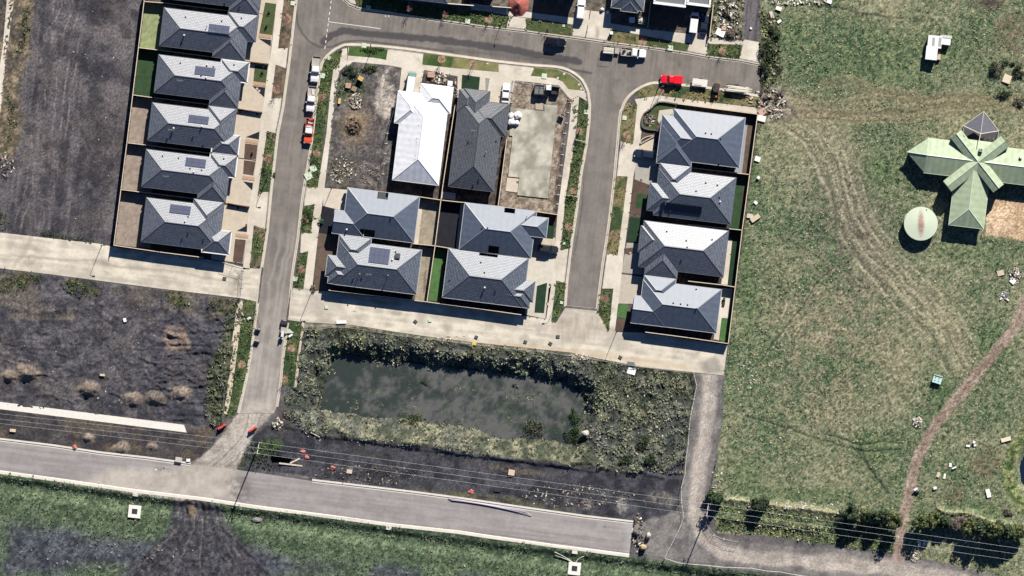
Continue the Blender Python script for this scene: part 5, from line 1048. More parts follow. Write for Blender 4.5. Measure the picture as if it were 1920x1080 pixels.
def ute(root, L=5.2, W=1.86, pm=PW, cabx=(-.55, 1.05), tray=(-2.6, -.62), tm=M_ALU, cover=None, drop=False, load=None, fm=None):
    h = L / 2; b = MB(); hood = 1.08
    b.loft([ring(tray[1] - .02, W / 2 - .02, .4, hood), ring(cabx[0], W / 2, .35, hood + .02), ring(cabx[1], W / 2, .35, hood + .02), ring(h - .75, W * .49, .36, hood - .04), ring(h - .2, W * .46, .38, hood - .14), ring(h, W * .37, .45, hood - .34)]); b.build('body', pm, root)
    cw, rw_, z0, rz = W * .46, W * .39, hood, 1.74; g = MB(); ra, rb = cabx[0] + .12, cabx[1] - .62
    g.loft([[(cabx[0], -cw, z0), (cabx[1], -cw, z0), (cabx[1], cw, z0), (cabx[0], cw, z0)], [(ra, -rw_, rz), (rb, -rw_, rz), (rb, rw_, rz), (ra, rw_, rz)]]); g.build('glasshouse', M_CGL, root)
    r = MB(); r.loft([[(x_, -rw_ - .05, z_ - .04), (x_, -rw_ + .1, z_ + .03), (x_, 0, z_ + .05), (x_, rw_ - .1, z_ + .03), (x_, rw_ + .05, z_ - .04)] for x_, z_ in ((ra - .1, rz - .02), (ra + .05, rz + .03), (rb - .1, rz + .03), (rb + .07, rz - .02))]); r.build('roof', pm, root)
    for s_ in (-1, 1):
        p = MB(); p.tube([(cabx[1] - .02, s_ * cw, z0), (rb, s_ * rw_, rz)], .05, 5); p.tube([(cabx[0] + .03, s_ * cw, z0), (ra, s_ * rw_, rz)], .08, 5); p.build('pillar', pm, root, merge=False)['kind'] = 'stuff'
        one(root, 'mirror', pm, (cabx[1] - .3, s_ * (W / 2 + .14), hood + .05, .16, .26, .2)); one(root, 'headlight', M_LAMP, (h - .22, s_ * W * .37, hood - .34, .34, .32, .16))
    one(root, 'chassis', M_TRIM, ((tray[0] + tray[1]) / 2, 0, .42, tray[1] - tray[0], .9, .3)); one(root, 'bumper', M_TRIM, (h - .05, 0, .4, .22, W * .86, .24))
    tl, tc = tray[1] - tray[0], (tray[0] + tray[1]) / 2
    if cover is not None:
        q = MB(); q.loft([ring(tray[0], W * .47, .45, hood + .0), ring(tray[0] + .1, W / 2, .4, hood + .1), ring(tray[1], W / 2, .4, hood + .1)]); q.build('tub', pm, root)
        one(root, 'tonneau_cover', cover, (tc, 0, hood + .11, tl - .12, W * .9, .06))
    else:
        one(root, 'tray_floor', fm or M_CHQ, (tc, 0, .78, tl, W, .08))
        one(root, 'tray_side', tm, (tc, W / 2 - .03, .86, tl, .06, .3), (tc, -W / 2 + .03, .86, tl, .06, .3), (tray[0] + .03, 0, .86, .06, W, .3)); one(root, 'headboard', tm, (tray[1] - .04, 0, .86, .08, W, .8))
        for s_ in (-1, 1): one(root, 'tail_light', M_TAIL, (tray[0] - .02, s_ * W * .4, .66, .08, .3, .12))
    wheels(root, (-L * .27, L * .29), W / 2 - .15, .37, .25)
def head(v, px, py, a): v.location = P(px, py); v.rotation_euler = (0, 0, R(-a)); return v
def V(name, label, cat, px, py, a, group=None): return thing(name, label, cat, px, py, a, group)
PK_ = 'vehicles parked along the streets'
r = V('tray_truck', 'front white ute of the pair on the west street, nearest the corner', 'ute', 592, 130, 96, PK_); ute(r, 6.1, 2.0, tray=(-3.05, -.75), cabx=(-.7, 1.2))
r = V('tray_truck', 'second white ute parked behind the orange one on the west street', 'ute', 584, 186, 97, PK_); ute(r, 6.0, 2.0, tray=(-3.0, -.75), cabx=(-.7, 1.15))
b = MB(); b.box(-1.7, .2, .86, 1.3, .5, .18, .2); b.build('toolbox', M_ALU, r)
r = V('tray_truck', 'orange and white ute with a loaded tray on the west street', 'ute', 579.5, 246, 97, PK_); ute(r, 5.9, 1.95, pm=PO, tray=(-2.95, -.7), cabx=(-.66, 1.1), tm=PO, fm=M_TRIM)
q = [o for o in r.children if o.name.startswith('roof')][0]; q.data.materials[0] = PW
for k in range(7): b = MB(); b.box(-2.7 + .26 * k, random.uniform(-.3, .3), .88, .2, random.uniform(.6, 1.3), random.uniform(.2, .5)); b.build('load_crate', (PO, M_ALU, PO, PW, M_TRIM)[k % 5], r)
b = MB(); b.box(-.95, 0, 1.66, .3, 1.5, .1); b.build('light_bar', M_ALU, r)
r = V('parked_car', 'white sedan on the driveway of the long grey tiled house', 'car', 948.5, 174.5, -85, PK_); car(r, 4.7, 1.84)
r = V('parked_car', 'black car parked on the cross street below the round mulch patch lawn', 'car', 1042, 79, 7, PK_); car(r, 4.8, 1.9, 1.05, 1.62, PK, cab=(-2.1, .95), roof=(-1.8, .25), tail=1.1)
def van(root, L=4.9, W=1.9, Hh=1.9, pm=PW):
    h = L / 2; b = MB(); b.loft([ring(-h, W * .45, .4, Hh - .1), ring(-h + .15, W * .48, .35, Hh), ring(h - 1.65, W * .48, .32, Hh), ring(h - 1.5, W / 2, .32, 1.2), ring(h - .9, W / 2, .34, 1.12), ring(h - .2, W * .46, .38, .95), ring(h, W * .38, .45, .75)])
    b.build('body', pm, root); q = W * .44
    g = MB(); g.face([(h - 1.62, -q * .86, Hh - .03), (h - .92, -q, 1.16), (h - .92, q, 1.16), (h - 1.62, q * .86, Hh - .03)]); g.face([(h - 1.72, -q * .86, Hh - .2), (h - 1.0, -q, 1.0), (h - 1.0, q, 1.0), (h - 1.72, q * .86, Hh - .2)]); g.build('windscreen', M_CGL, root, merge=False)
    for s_ in (-1, 1):
        one(root, 'mirror', pm, (h - 1.15, s_ * (W / 2 + .16), 1.1, .16, .28, .24)); one(root, 'headlight', M_LAMP, (h - .2, s_ * W * .37, .72, .3, .3, .18)); one(root, 'side_window', M_CGL, (h - 1.9, s_ * W * .482, 1.2, .8, .03, .45)); one(root, 'tail_light', M_TAIL, (-h + .02, s_ * W * .42, .9, .08, .16, .4))
    one(root, 'bumper', M_TRIM, (h - .06, 0, .38, .2, W * .82, .22), (-h + .02, 0, .4, .14, W * .86, .2)); wheels(root, (-L * .29, L * .31), W / 2 - .13, .33)
r = V('parked_van', 'white work van backed into the shaded driveway of the flat roofed house', 'van', 1301, 43, -83, PK_); van(r, 5.0, 1.9, 1.9)
r = V('parked_car', 'white van like wagon on the driveway of the house with the round mulch lawn', 'car', 1089, 17, -84, PK_); car(r, 4.9, 1.9, 1.08, 1.7, PW, cab=(-2.25, .95), roof=(-2.2, .35), tail=1.2)
r = V('parked_car', 'dark car in shade beside the white work van', 'car', 1320, 46, -83, PK_); car(r, 4.6, 1.8, pm=PD)
r = V('parked_car', 'navy wagon in the driveway of the corner house', 'car', 1208, 289, 187, PK_); car(r, 4.8, 1.9, 1.05, 1.65, PD, cab=(-2.2, .9), roof=(-2.0, .2), tail=1.1)
r = V('parked_car', 'dark green grey wagon nosing out beside the small dark lawn', 'car', 1028, 467, 7, PK_); car(r, 4.7, 1.84, 1.05, 1.6, PG, cab=(-2.1, .9), roof=(-1.9, .2), tail=1.1)
r = V('parked_ute', 'bright red ute with covered tub parked on the street corner', 'ute', 1259, 149.5, 183, PK_); ute(r, 5.2, 1.9, PR, cabx=(-.5, 1.1), tray=(-2.6, -.55), cover=PR)
r = V('tray_truck', 'white truck with open tray towing the caged trailer', 'truck', 1188, 99, 6, PK_); ute(r, 5.9, 1.98, tray=(-2.95, -.4), cabx=(-.35, 1.35))
for k in range(6): b = MB(); b.box(random.uniform(-2.7, -.9), random.uniform(-.5, .5), .86, .5, .4, random.uniform(.2, .7), random.random()); b.build('load_crate', (M_ALU, M_TRIM, M_CHQ)[k % 3], r)
def trailer(root, L=3.0, W=1.8, cage=0.0, m=M_ALU, bar=1.2):
    one(root, 'deck', M_CHQ, (0, 0, .55, L, W, .08)); one(root, 'side_panel', m, (0, W / 2, .6, L, .06, .4), (0, -W / 2, .6, L, .06, .4), (L / 2, 0, .6, .06, W, .4), (-L / 2, 0, .6, .06, W, .4))
    b = MB(); b.tube([(L / 2, .5, .5), (L / 2 + bar, 0, .5)], .05, 5); b.tube([(L / 2, -.5, .5), (L / 2 + bar, 0, .5)], .05, 5); b.build('drawbar', M_TRIM, root, merge=False)['kind'] = 'stuff'
    for s_ in (-1, 1): one(root, 'mudguard', M_TRIM, (-.1, s_ * (W / 2 + .14), .72, .9, .24, .05))
    wheels(root, (-.1,), W / 2 + .14, .3, .2)
    if cage:
        b = MB(); n = 5
        for z in (1.0, 1.0 + cage): 
            for y in (-W / 2, W / 2): b.tube([(-L / 2, y, z), (L / 2, y, z)], .03, 4)
            for x in (-L / 2, L / 2): b.tube([(x, -W / 2, z), (x, W / 2, z)], .03, 4)
        for i in range(n + 1):
            for y in (-W / 2, W / 2): b.tube([(-L / 2 + L * i / n, y, 1.0), (-L / 2 + L * i / n, y, 1 + cage)], .025, 4)
        b.build('cage', M_TRIM, root, merge=False)['kind'] = 'stuff'
r = V('caged_trailer', 'caged trailer with pale boards parked behind the white truck', 'trailer', 1141, 95, 5, PK_); trailer(r, 2.75, 1.7, .9); b = MB(); b.box(0, 0, .66, 2.45, 1.4, .5); b.build('board_load', M_ALU, r)
for k in range(4): b = MB(); b.box(0, -.5 + .33 * k, 1.16, 2.4, .28, .03 + .02 * (k % 2)); b.build('plank', mat('pale_board', c(232, 226, 206), .7), r)
b = MB(); b.box(2.0, 0.1, .5, 1.0, 1.3, .06); b.build('tow_platform', M_CHQ, r)
r = V('box_trailer', 'white box trailer parked behind the red ute', 'trailer', 1312, 155.5, 187, PK_); trailer(r, 3.5, 1.75); b = MB(); b.box(0, 0, .98, 3.4, 1.66, .06, 0, 1.0); b.build('lid', paintm('cream_paint', c(240, 234, 222)), r); b = MB(); b.box(.4, .35, 1.04, 1.8, .5, .1); b.build('board', M_ALU, r)
r = V('flat_trailer', 'trailer stacked with long pale boards at the end of the cross street', 'trailer', 1379, 167, 187, PK_); trailer(r, 4.2, 1.7, m=M_TRIM)
for k in range(7): b = MB(); b.box(random.uniform(-.5, .5) - .4, -.62 + .2 * k, .95 + .04 * (k % 3), random.uniform(4.6, 6.2), .19, .05, R(random.uniform(-2, 2))); b.build('plank', mat('pale_board', c(232, 226, 206), .7), r)
# the little loader between the two trailers
M_MACH = mat('machine_black', (0.02, 0.02, 0.022), .55); M_RUST = mat('rusty_steel', c(140, 78, 56), .8, var=.3, scale=6); M_MACHP = paintm('machine_brown', c(168, 112, 84), .6)
r = V('skid_loader', 'small black and orange skid loader between the two trailers', 'loader', 1343, 167, 97, PK_)
one(r, 'chassis', M_MACH, (-.2, 0, .3, 2.0, 1.1, .8)); one(r, 'engine_cover', M_MACH, (-.9, 0, 1.1, .8, 1.0, .35)); one(r, 'cab_roof', M_MACH, (-.1, 0, 1.95, .9, .9, .08))
for s_ in (-1, 1): one(r, 'cab_post', M_MACH, (.3, s_ * .42, 1.1, .07, .07, .85), (-.5, s_ * .42, 1.1, .07, .07, .85)); one(r, 'lift_arm', M_RUST, (.3, s_ * .66, .95, 2.3, .16, .2)); 
one(r, 'bucket', M_MACHP, (1.75, 0, .1, .6, 1.5, .5, 0, .8)); wheels(r, (-.75, .55), .68, .38, .3)
b = MB(); b.box(-1.5, .5, .5, .8, .5, .5); b.build('counterweight', M_MACHP, r)
# long white delivery truck behind the white roofed house
r = V('delivery_truck', 'long white box truck with green cab parked at the unfinished white roofed house', 'truck', 771, 155, -82, PK_)
one(r, 'cargo_box', PW, (-.6, 0, .8, 3.9, 1.75, 1.7)); b = MB(); b.loft([ring(1.36, .86, .5, 1.9), ring(2.2, .88, .5, 1.75), ring(2.55, .84, .5, 1.1), ring(2.62, .8, .5, .9)]); b.build('cab', paintm('green_paint', c(120, 150, 140)), r)
g = MB(); g.box(2.3, 0, 1.1, .1, 1.5, .6, 0, 1, None, (0, -.5)); g.build('windscreen', M_CGL, r); wheels(r, (-1.7, 1.8), .78, .38, .25); one(r, 'chassis', M_TRIM, (0, 0, .5, 4.6, .8, .3))
for s_ in (-1, 1): one(r, 'mirror', M_TRIM, (2.1, s_ * 1.05, 1.2, .12, .2, .35))
# ---------------------------------------------------------------- grass and weeds: real blades, one object for each ground cover
M_TUFT = mat_col('tuft_blades', 0.8, 0.15, 1.0, 5.0, 0.0, 0.25)
def tufts(name, label, region, dens_k, blades, hk=1.0, bright=(0.55, 1.6), seed=1, warm=.2, straw=0, z0=None):
    r = np.random.default_rng(seed); D = Tf * region * dens_k * (GS * S) ** 2; n = r.poisson(np.clip(D, 0, 4)); J, I = np.nonzero(n); rep = n[J, I]
    J = np.repeat(J, rep); I = np.repeat(I, rep); N = len(J)
    px = GX0 + (I + r.random(N) - .5) * GS; py = GY0 + (J + r.random(N) - .5) * GS; rad = Tsz[J, I] * (0.6 + 0.9 * r.random(N)); z = samp(Hm, px, py) if z0 is None else np.full(N, z0)
    base = Cg[J, I] / np.clip(0.86, .1, 2); lum = r.uniform(bright[0], bright[1], N)[:, None]; tint = np.where(r.random((N, 1)) < warm, np.array([[1.18, 1.10, .95]]), np.array([[.93, 1.03, .96]]))
    col = base * lum * tint
    if straw: k_ = r.random((N, 1)) < straw; col = np.where(k_, ca(176, 168, 134) * (0.7 + .6 * r.random((N, 1))), col)
    B = blades; a = r.random((N, B)) * 2 * np.pi; L = rad[:, None] * (0.5 + 0.8 * r.random((N, B))); wdt = L * (0.22 + .25 * r.random((N, B))); up = rad[:, None] * hk * (0.3 + 0.9 * r.random((N, B)))
    x0 = ((px - 960) * S)[:, None] + .25 * rad[:, None] * r.normal(size=(N, B)); y0 = ((540 - py) * S)[:, None] + .25 * rad[:, None] * r.normal(size=(N, B))
    ca_, sa_ = np.cos(a), np.sin(a); V_ = np.empty((N, B, 4, 3), np.float32)
    zz = z[:, None]
    V_[..., 0, 0] = x0; V_[..., 0, 1] = y0; V_[..., 0, 2] = zz - 0.02
    V_[..., 1, 0] = x0 + ca_ * L * .5 - sa_ * wdt; V_[..., 1, 1] = y0 + sa_ * L * .5 + ca_ * wdt; V_[..., 1, 2] = zz + up * .8
    V_[..., 2, 0] = x0 + ca_ * L; V_[..., 2, 1] = y0 + sa_ * L; V_[..., 2, 2] = zz + up * (.6 + .5 * r.random((N, B)))
    V_[..., 3, 0] = x0 + ca_ * L * .5 + sa_ * wdt; V_[..., 3, 1] = y0 + sa_ * L * .5 - ca_ * wdt; V_[..., 3, 2] = zz + up * .8
    nq = N * B; me = bpy.data.meshes.new(name); me.vertices.add(nq * 4); me.vertices.foreach_set('co', V_.ravel())
    me.loops.add(nq * 4); me.loops.foreach_set('vertex_index', np.arange(nq * 4, dtype=np.int32)); me.polygons.add(nq); me.polygons.foreach_set('loop_start', np.arange(0, nq * 4, 4, dtype=np.int32)); me.update(calc_edges=True)
    C = np.ones((N, B, 4, 4), np.float32); C[..., :3] = (col[:, None, :] * (0.75 + .5 * r.random((N, B)))[..., None])[:, :, None, :]
    at = me.attributes.new('Col', 'FLOAT_COLOR', 'POINT'); at.data.foreach_set('color', np.clip(C, 0, .8).ravel())
    o = obj(name, me, M_TUFT); tag(o, label, 'grass' if 'grass' in name else 'weeds', kind='stuff'); return N
E_ = (X > 1338) & (Y < 1100); fldm = E_ & (fld > .3); basm = (bs > .3) & ~fldm; low = (Y > 860) & (X < 1250) & ~basm; rest = ~(fldm | basm | low)
pw_ = sm(pd, 4, -8) * sst(.55, .66, fbm(X, Y, 22, 4, 6) + .05 * sst(900, 1000, X)); sv = (Tf.copy(), Tsz.copy(), Cg.copy())
Tf = np.where(pw_ > .05, 4 * pw_, Tf); Tsz = np.where(pw_ > .05, .2, Tsz); Cg[pw_ > .05] = ca(66, 84, 58)
tufts('pond_weeds', 'low floating weeds in patches on the basin water', pw_ > .05, 1.0, 5, .35, (.5, 1.4), 9, .1, .05, -2.63)
Tf, Tsz, Cg = sv
print('tufts', tufts('paddock_grass', 'rough mixed green and dry grass covering the paddock', fldm, 1.15, 4, 0.85, (.6, 1.7), 1, .2, .22),
      tufts('basin_weeds', 'tangled grey green weeds on the banks of the basin', basm, 1.0, 6, 0.9, (.5, 1.6), 2, .1, .08),
      tufts('roadside_grass', 'green grass in the ditch below the new road', low, 1.0, 5, 1.0, (.5, 1.6), 3),
      tufts('verge_grass', 'green grass and weeds on the street verges and waste ground', rest, 1.0, 6, 1.0, (.5, 1.6), 4))
# ---------------------------------------------------------------- trees, shrubs, saplings
M_BARK = mat('bark', c(110, 92, 80), 0.9, var=.25, scale=6); M_TWIG = mat('bare_twigs', c(150, 100, 92), 0.9, var=.25, scale=6)
def leafmass(n, rx, ry, rz, z0, lumps, size, cols, seed):
    """many small leaf faces spread through the lumps of a crown"""
    r = random.Random(seed); b = MB(); L = []
    for k in range(lumps):
        a = r.uniform(0, 6.28); q = math.sqrt(r.random()) * .72; L.append((math.cos(a) * q * rx, math.sin(a) * q * ry, z0 + rz * r.uniform(.15, .95) * (1 - .35 * q), r.uniform(.30, .52)))
    for i in range(n):
        lx, ly, lz, lr = L[i % lumps]; d = Vector((r.gauss(0, 1), r.gauss(0, 1), r.gauss(.25, 1))).normalized() * (r.random() ** .4)
        p = Vector((lx + d.x * lr * rx, ly + d.y * lr * ry, max(0.05, lz + d.z * lr * rz * .7)))
        nr = (d + Vector((r.gauss(0, .5), r.gauss(0, .5), r.gauss(.3, .5)))).normalized(); t = nr.orthogonal().normalized(); t.rotate(Matrix.Rotation(r.uniform(0, 6.28), 3, nr)); s_ = size * r.uniform(.6, 1.4); e = nr.cross(t)
        cl = cols[int(r.random() * len(cols))]; k = r.uniform(.6, 1.25)
        b.face([p - t * s_, p + e * s_ * .5, p + t * s_, p - e * s_ * .5], col=tuple(v * k for v in cl))
    return b
def plant(name, label, cat, px, py, rx, ry, h, n, size, cols, seed, group=None, lumps=12, trunk=True, a=0, z0k=.18):
    root = thing(name, label, cat, px, py, a, group, gz(px, py)); me = leafmass(n, rx, ry, h * .9, h * z0k, lumps, size, cols, seed).mesh('crown', merge=False)
    o = obj('crown', me, M_TUFT, root)
    if trunk:
        t = MB(); t.tube([(0, 0, -.2), (.05, .03, h * .35), (.1, 0, h * .75)], .06 + .02 * h, 7, .03)
        rr2 = random.Random(seed)
        for k in range(5): an = rr2.uniform(0, 6.28); t.tube([(.04, .02, h * .25 + .06 * k * h), (math.cos(an) * rx * .6, math.sin(an) * ry * .6, h * (.5 + .07 * k))], .04, 5, .015)
        t.build('trunk', M_BARK, root, merge=False)
    return root
YG = [c(96, 106, 60), c(66, 82, 44), c(132, 134, 80), c(44, 60, 36)]; DG = [c(52, 72, 44), c(40, 56, 36), c(70, 90, 52)]; GG = [c(66, 84, 54), c(44, 64, 38), c(92, 104, 70)]; PB = [c(132, 112, 108), c(108, 92, 88), c(150, 132, 120)]
TR = [(1339, 934, 1.9, 3.6, DG, 'dark round tree standing between the track and the power pole'), (1424, 944, 2.0, 3.0, DG, 'lone dark tree on the paddock ditch, two car lengths east of the power pole'),
      (1594, 957, 2.3, 4.4, GG, 'broad dark tree west of the farm track, the westmost of the belt'), (1614, 966, 2.0, 3.4, YG, 'yellow green shrubby tree touching the broad westmost tree of the belt'),
      (1648, 966, 2.1, 4.2, GG, 'tree with green crown second west of the farm track'), (1672, 974, 2.2, 4.6, YG, 'yellow green tree close to the west edge of the farm track'),
      (1724, 978, 2.2, 4.4, YG, 'yellow green tree close to the east edge of the farm track'), (1752, 974, 2.0, 3.8, YG, 'yellow green tree second east of the farm track'), (1771, 978, 1.8, 3.2, GG, 'small green tree beside the leafless purple brown bush'),
      (1797, 982, 2.0, 2.2, PB, 'leafless purple brown bush in the tree belt'), (1820, 986, 2.2, 4.6, YG, 'yellow green tree just east of the leafless purple brown bush'), (1843, 990, 2.2, 4.8, GG, 'green tree in the thick east part of the belt'),
      (1863, 988, 2.4, 5.0, YG, 'tallest yellow green tree of the belt near the east edge'), (1884, 996, 2.2, 4.8, GG, 'green tree next to the tallest one of the belt'), (1903, 997, 2.1, 4.2, YG, 'yellow green tree at the east end of the belt')]
for i, (x_, y_, r_, h_, cl, lb) in enumerate(TR): plant('belt_tree' if h_ > 2.5 else 'leafless_bush', lb, 'tree' if h_ > 2.5 else 'bush', x_, y_, r_ * 1.15, r_, h_ * 1.2, 1900, .27, cl, 40 + i, 'trees along the paddock boundary', 14)
SHR = [(772, 785, 3.0, 1.7, 1.3, [c(86, 104, 56), c(112, 126, 72), c(66, 82, 44)], 'broad green bush standing in the south edge of the basin water'), (1002, 806, 3.0, 2.6, 1.2, DG + PB[:1], 'dark scrubby bush on the southeast shore of the basin'), (1072, 815, 2.2, 2.8, 1.2, [c(56, 84, 44), c(44, 66, 36)], 'green bush at the east corner of the basin water'), (795, 720, 1.0, 1.1, .6, DG, 'small reed clump in the middle of the basin water'), (965, 725, .8, .8, .6, DG, 'small reed clump near the northeast end of the basin water'),
       (1078, 782, 1.4, 2.6, 1.0, [c(58, 92, 44), c(44, 66, 36)], 'narrow strip of green reeds along the east shore of the basin'), (1205, 830, 2.4, 2.0, 1.2, GG, 'pale green bush in the weeds east of the basin'), (1175, 860, 2.2, 1.6, 1.4, GG, 'bushy clump on the scarp near the dark soil'), (1218, 862, 2.0, 1.8, 1.4, DG, 'dark bush on the scarp near the gravel track'),
       (1440, 95, 2.2, 3.2, 1.6, DG, 'dark bush at the end of the concrete drive beside the old track'), (1436, 128, 1.8, 2.4, 1.5, DG + GG[:1], 'dark bush at the closed end of the cross street'), (1452, 60, 2.0, 2.4, 1.2, DG, 'low dark bush on the east side of the old track'), (1362, 27, 1.3, 1.2, 1.0, [c(36, 42, 40), c(52, 60, 52)], 'dark round bush among the pale rubble by the old track'), (1372, 62, 2.0, 1.2, .9, PB, 'brown bush south of the pale rubble by the old track'),
       (1866, 128, 2.0, 2.6, 1.2, DG + PB[:2], 'dark bush on the west rim of the ring ditch'), (1880, 172, 2.6, 1.4, 1.0, DG, 'dark bush on the south rim of the ring ditch'), (1912, 130, 2.0, 2.2, 1.2, DG, 'dark bush on the east rim of the ring ditch'), (1890, 118, 2.0, 1.0, 1.0, GG, 'green bush on the north rim of the ring ditch'), (1912, 190, 1.8, 1.6, 1.0, PB + GG, 'brown green bush between the ring ditch and the farmhouse'),
       (658, 135, 2.2, 1.7, 1.0, [c(42, 72, 40), c(60, 92, 52), c(34, 56, 34)], 'dark green shrub patch in the corner of the vacant lot'), (692, 128, 2.4, 1.2, .6, [c(60, 84, 46), c(84, 104, 60)], 'low green weeds along the path side of the vacant lot'), (602, 415, .7, .7, .9, [c(70, 110, 90), c(60, 92, 74)], 'bluish garden shrub beside the black bed of the notched roof house'), (588, 540, .7, .9, 1.0, [c(70, 88, 44), c(180, 160, 110)], 'small leafy shrub at the street lamp by the east laneway'),
       (690, 92, 4.0, 1.2, .45, [c(62, 98, 42), c(84, 122, 56), c(48, 76, 36)], 'tall lush grass clump on the verge facing the cross street'), (577, 405, 1.2, 3.0, .5, [c(54, 88, 40), c(76, 108, 52)], 'lush clump on the verge between the two east driveways of the west street'), (512, 325, .9, 1.4, .5, [c(56, 90, 40), c(44, 68, 34)], 'low green clump on the west verge below the third driveway'), (1895, 960, 2.0, 1.0, .8, PB, 'grey brown scrub east of the white barrel')]
for i, (x_, y_, rx_, ry_, h_, cl, lb) in enumerate(SHR): plant('bush', lb, 'bush', x_, y_, rx_, ry_, h_, int(110 * rx_ * ry_) + 80, .17, cl, 100 + i, None, 8, True, 0, .1)
def sapling(label, px, py):
    root = thing('sapling', label, 'sapling', px, py, 0, 'saplings on the verges', gz(px, py)); t = MB(); t.tube([(0, 0, -.1), (.03, .02, 1.0), (0, .05, 2.3)], .045, 6, .015); t.build('trunk', M_BARK, root)
    tw = MB(); r = random.Random(5)
    for k in range(26):
        a = r.uniform(0, 6.28); z0 = r.uniform(.7, 2.0); L = r.uniform(.4, .8); e = (math.cos(a) * L, math.sin(a) * L, z0 + r.uniform(.2, .7)); tw.tube([(0, 0, z0), e], .02, 4, .008)
        for q in range(2): a2 = a + r.uniform(-.9, .9); tw.tube([tuple(v * .6 + (0 if j < 2 else z0 * .4) for j, v in enumerate(e)), (e[0] * .6 + math.cos(a2) * .35, e[1] * .6 + math.sin(a2) * .35, e[2] + r.uniform(-.1, .25))], .014, 3, .006)
    o = tw.build('branches', M_TWIG, root, merge=False); o['kind'] = 'stuff'; st = MB()
    for s_ in (-.35, .35): st.box(s_, .2, 0, .05, .05, 1.2)
    st.build('stakes', mat('stake_wood', c(176, 150, 118), .9), root)['kind'] = 'stuff'
    return root
SL = ['bare sapling near the top of the west verge', 'bare sapling on the west verge level with the third mulch bed', 'bare sapling on the brown verge across from the front white ute', 'bare sapling beside the second white ute', 'bare sapling on the verge south of the orange ute', 'bare sapling in the lush verge across from the notched roof house', 'bare sapling on the verge beside the big solar array house', 'bare sapling under the shaded fence on the cross street, nearest the west junction', 'bare sapling on the cross street verge in a wide mulch patch under the shaded fence', 'bare sapling in round mulch in front of the white roofed house', 'bare sapling on the dry verge in front of the long grey tiled house', 'bare sapling on the verge in front of the narrow house with the red soil heap', 'bare sapling in the round mulch patch above the black parked car', 'bare sapling in mulch above the white tray truck', 'bare sapling in the weedy verge beside the old track', 'bare sapling with reddish twigs on the verge beside the corner house garden', 'bare sapling on the middle street verge beside the bare house slab', 'bare sapling framed by pale timber on the middle street verge', 'bare sapling on the brown verge beside the dark green grey wagon', 'bare sapling on the verge west of the narrow porch house', 'bare sapling in the lowest verge of the middle street', 'bare sapling in pale mulch on the grass below the laneway barriers', 'bare sapling on the east verge below the dark pallets', 'bare sapling lowest on the east verge above the dirt', 'bare sapling in dry grass beside the red ute']
proto = sapling(SL[0], *SAPLINGS[0])
SLm = [0, 1, 2, 3, 4, 5, 6, 7, 8, 11, 12, 13, 14, 15, 16, 17, 18, 19, 20, 21, 22, 23, 24]
for k, (x_, y_) in enumerate(SAPLINGS):
    if k: dup(proto, x_, y_, random.uniform(0, 360), SL[SLm[k]], None, gz(x_, y_), random.uniform(.8, 1.15))
for lb, x_, y_ in ((SL[9], 828, 111), (SL[10], 887, 120)): dup(proto, x_, y_, random.uniform(0, 360), lb, None, .03, 1.1)
# ---------------------------------------------------------------- farmhouse, tank, shed
M_GRN = mat_roof('pale_green_sheeting', c(178, 192, 160), 'metal', 0.55, .15); M_GCAP = mat('green_cap', c(196, 214, 186), .5); M_DKROOF = mat('dark_gauze', c(112, 112, 122), .8, var=.2, scale=3); M_TIMB = mat('white_beam', c(226, 218, 204), .7)
M_FW = mat('farmhouse_wall', c(170, 160, 146), .85)
CAP[M_GRN] = M_GCAP
root = thing('farmhouse', 'pale green roofed cross shaped farmhouse with diagonal ridges', 'house', 1831, 305, 7.0)
rf, cp, gt, wl = MB(), MB(), MB(), MB()
class _H(House):
    def __init__(s): s.t = 0.40; s.planes = []
hh = _H(); e = 2.75
for i, (u0, u1, v0, v1, en) in enumerate(((-97, 150, -34, 31, 'gh'), (-39, 26, -40, 122, 'hh'))):
    hh.hip(rf, cp, gt, wl, u0 * S, u1 * S, -v0 * S, -v1 * S, e - .012 * i, en)
# the five sided west end
x0, ya, yb, ym = -97 * S, 34 * S, -31 * S, 1.5 * S; rz_ = e + 32.5 * S * .4
A, B, T, Rg = (x0, ya, e), (x0, yb, e), (-134 * S, 3 * S, e), (x0, ym, rz_)
for f in ((A, T, Rg), (T, B, Rg)): hh.slope(rf, list(f), (f[0], f[1]))
rf.face([A, (A[0], A[1], e - .2), (T[0], T[1], e - .2), T]); rf.face([T, (T[0], T[1], e - .2), (B[0], B[1], e - .2), B])
cp.tube([T, Rg], .1, 4); wl.loft([[(x0, ya - .4, 0), (T[0] + .6, T[1], 0), (x0, yb + .4, 0)], [(x0, ya - .4, e - .2), (T[0] + .6, T[1], e - .2), (x0, yb + .4, e - .2)]])
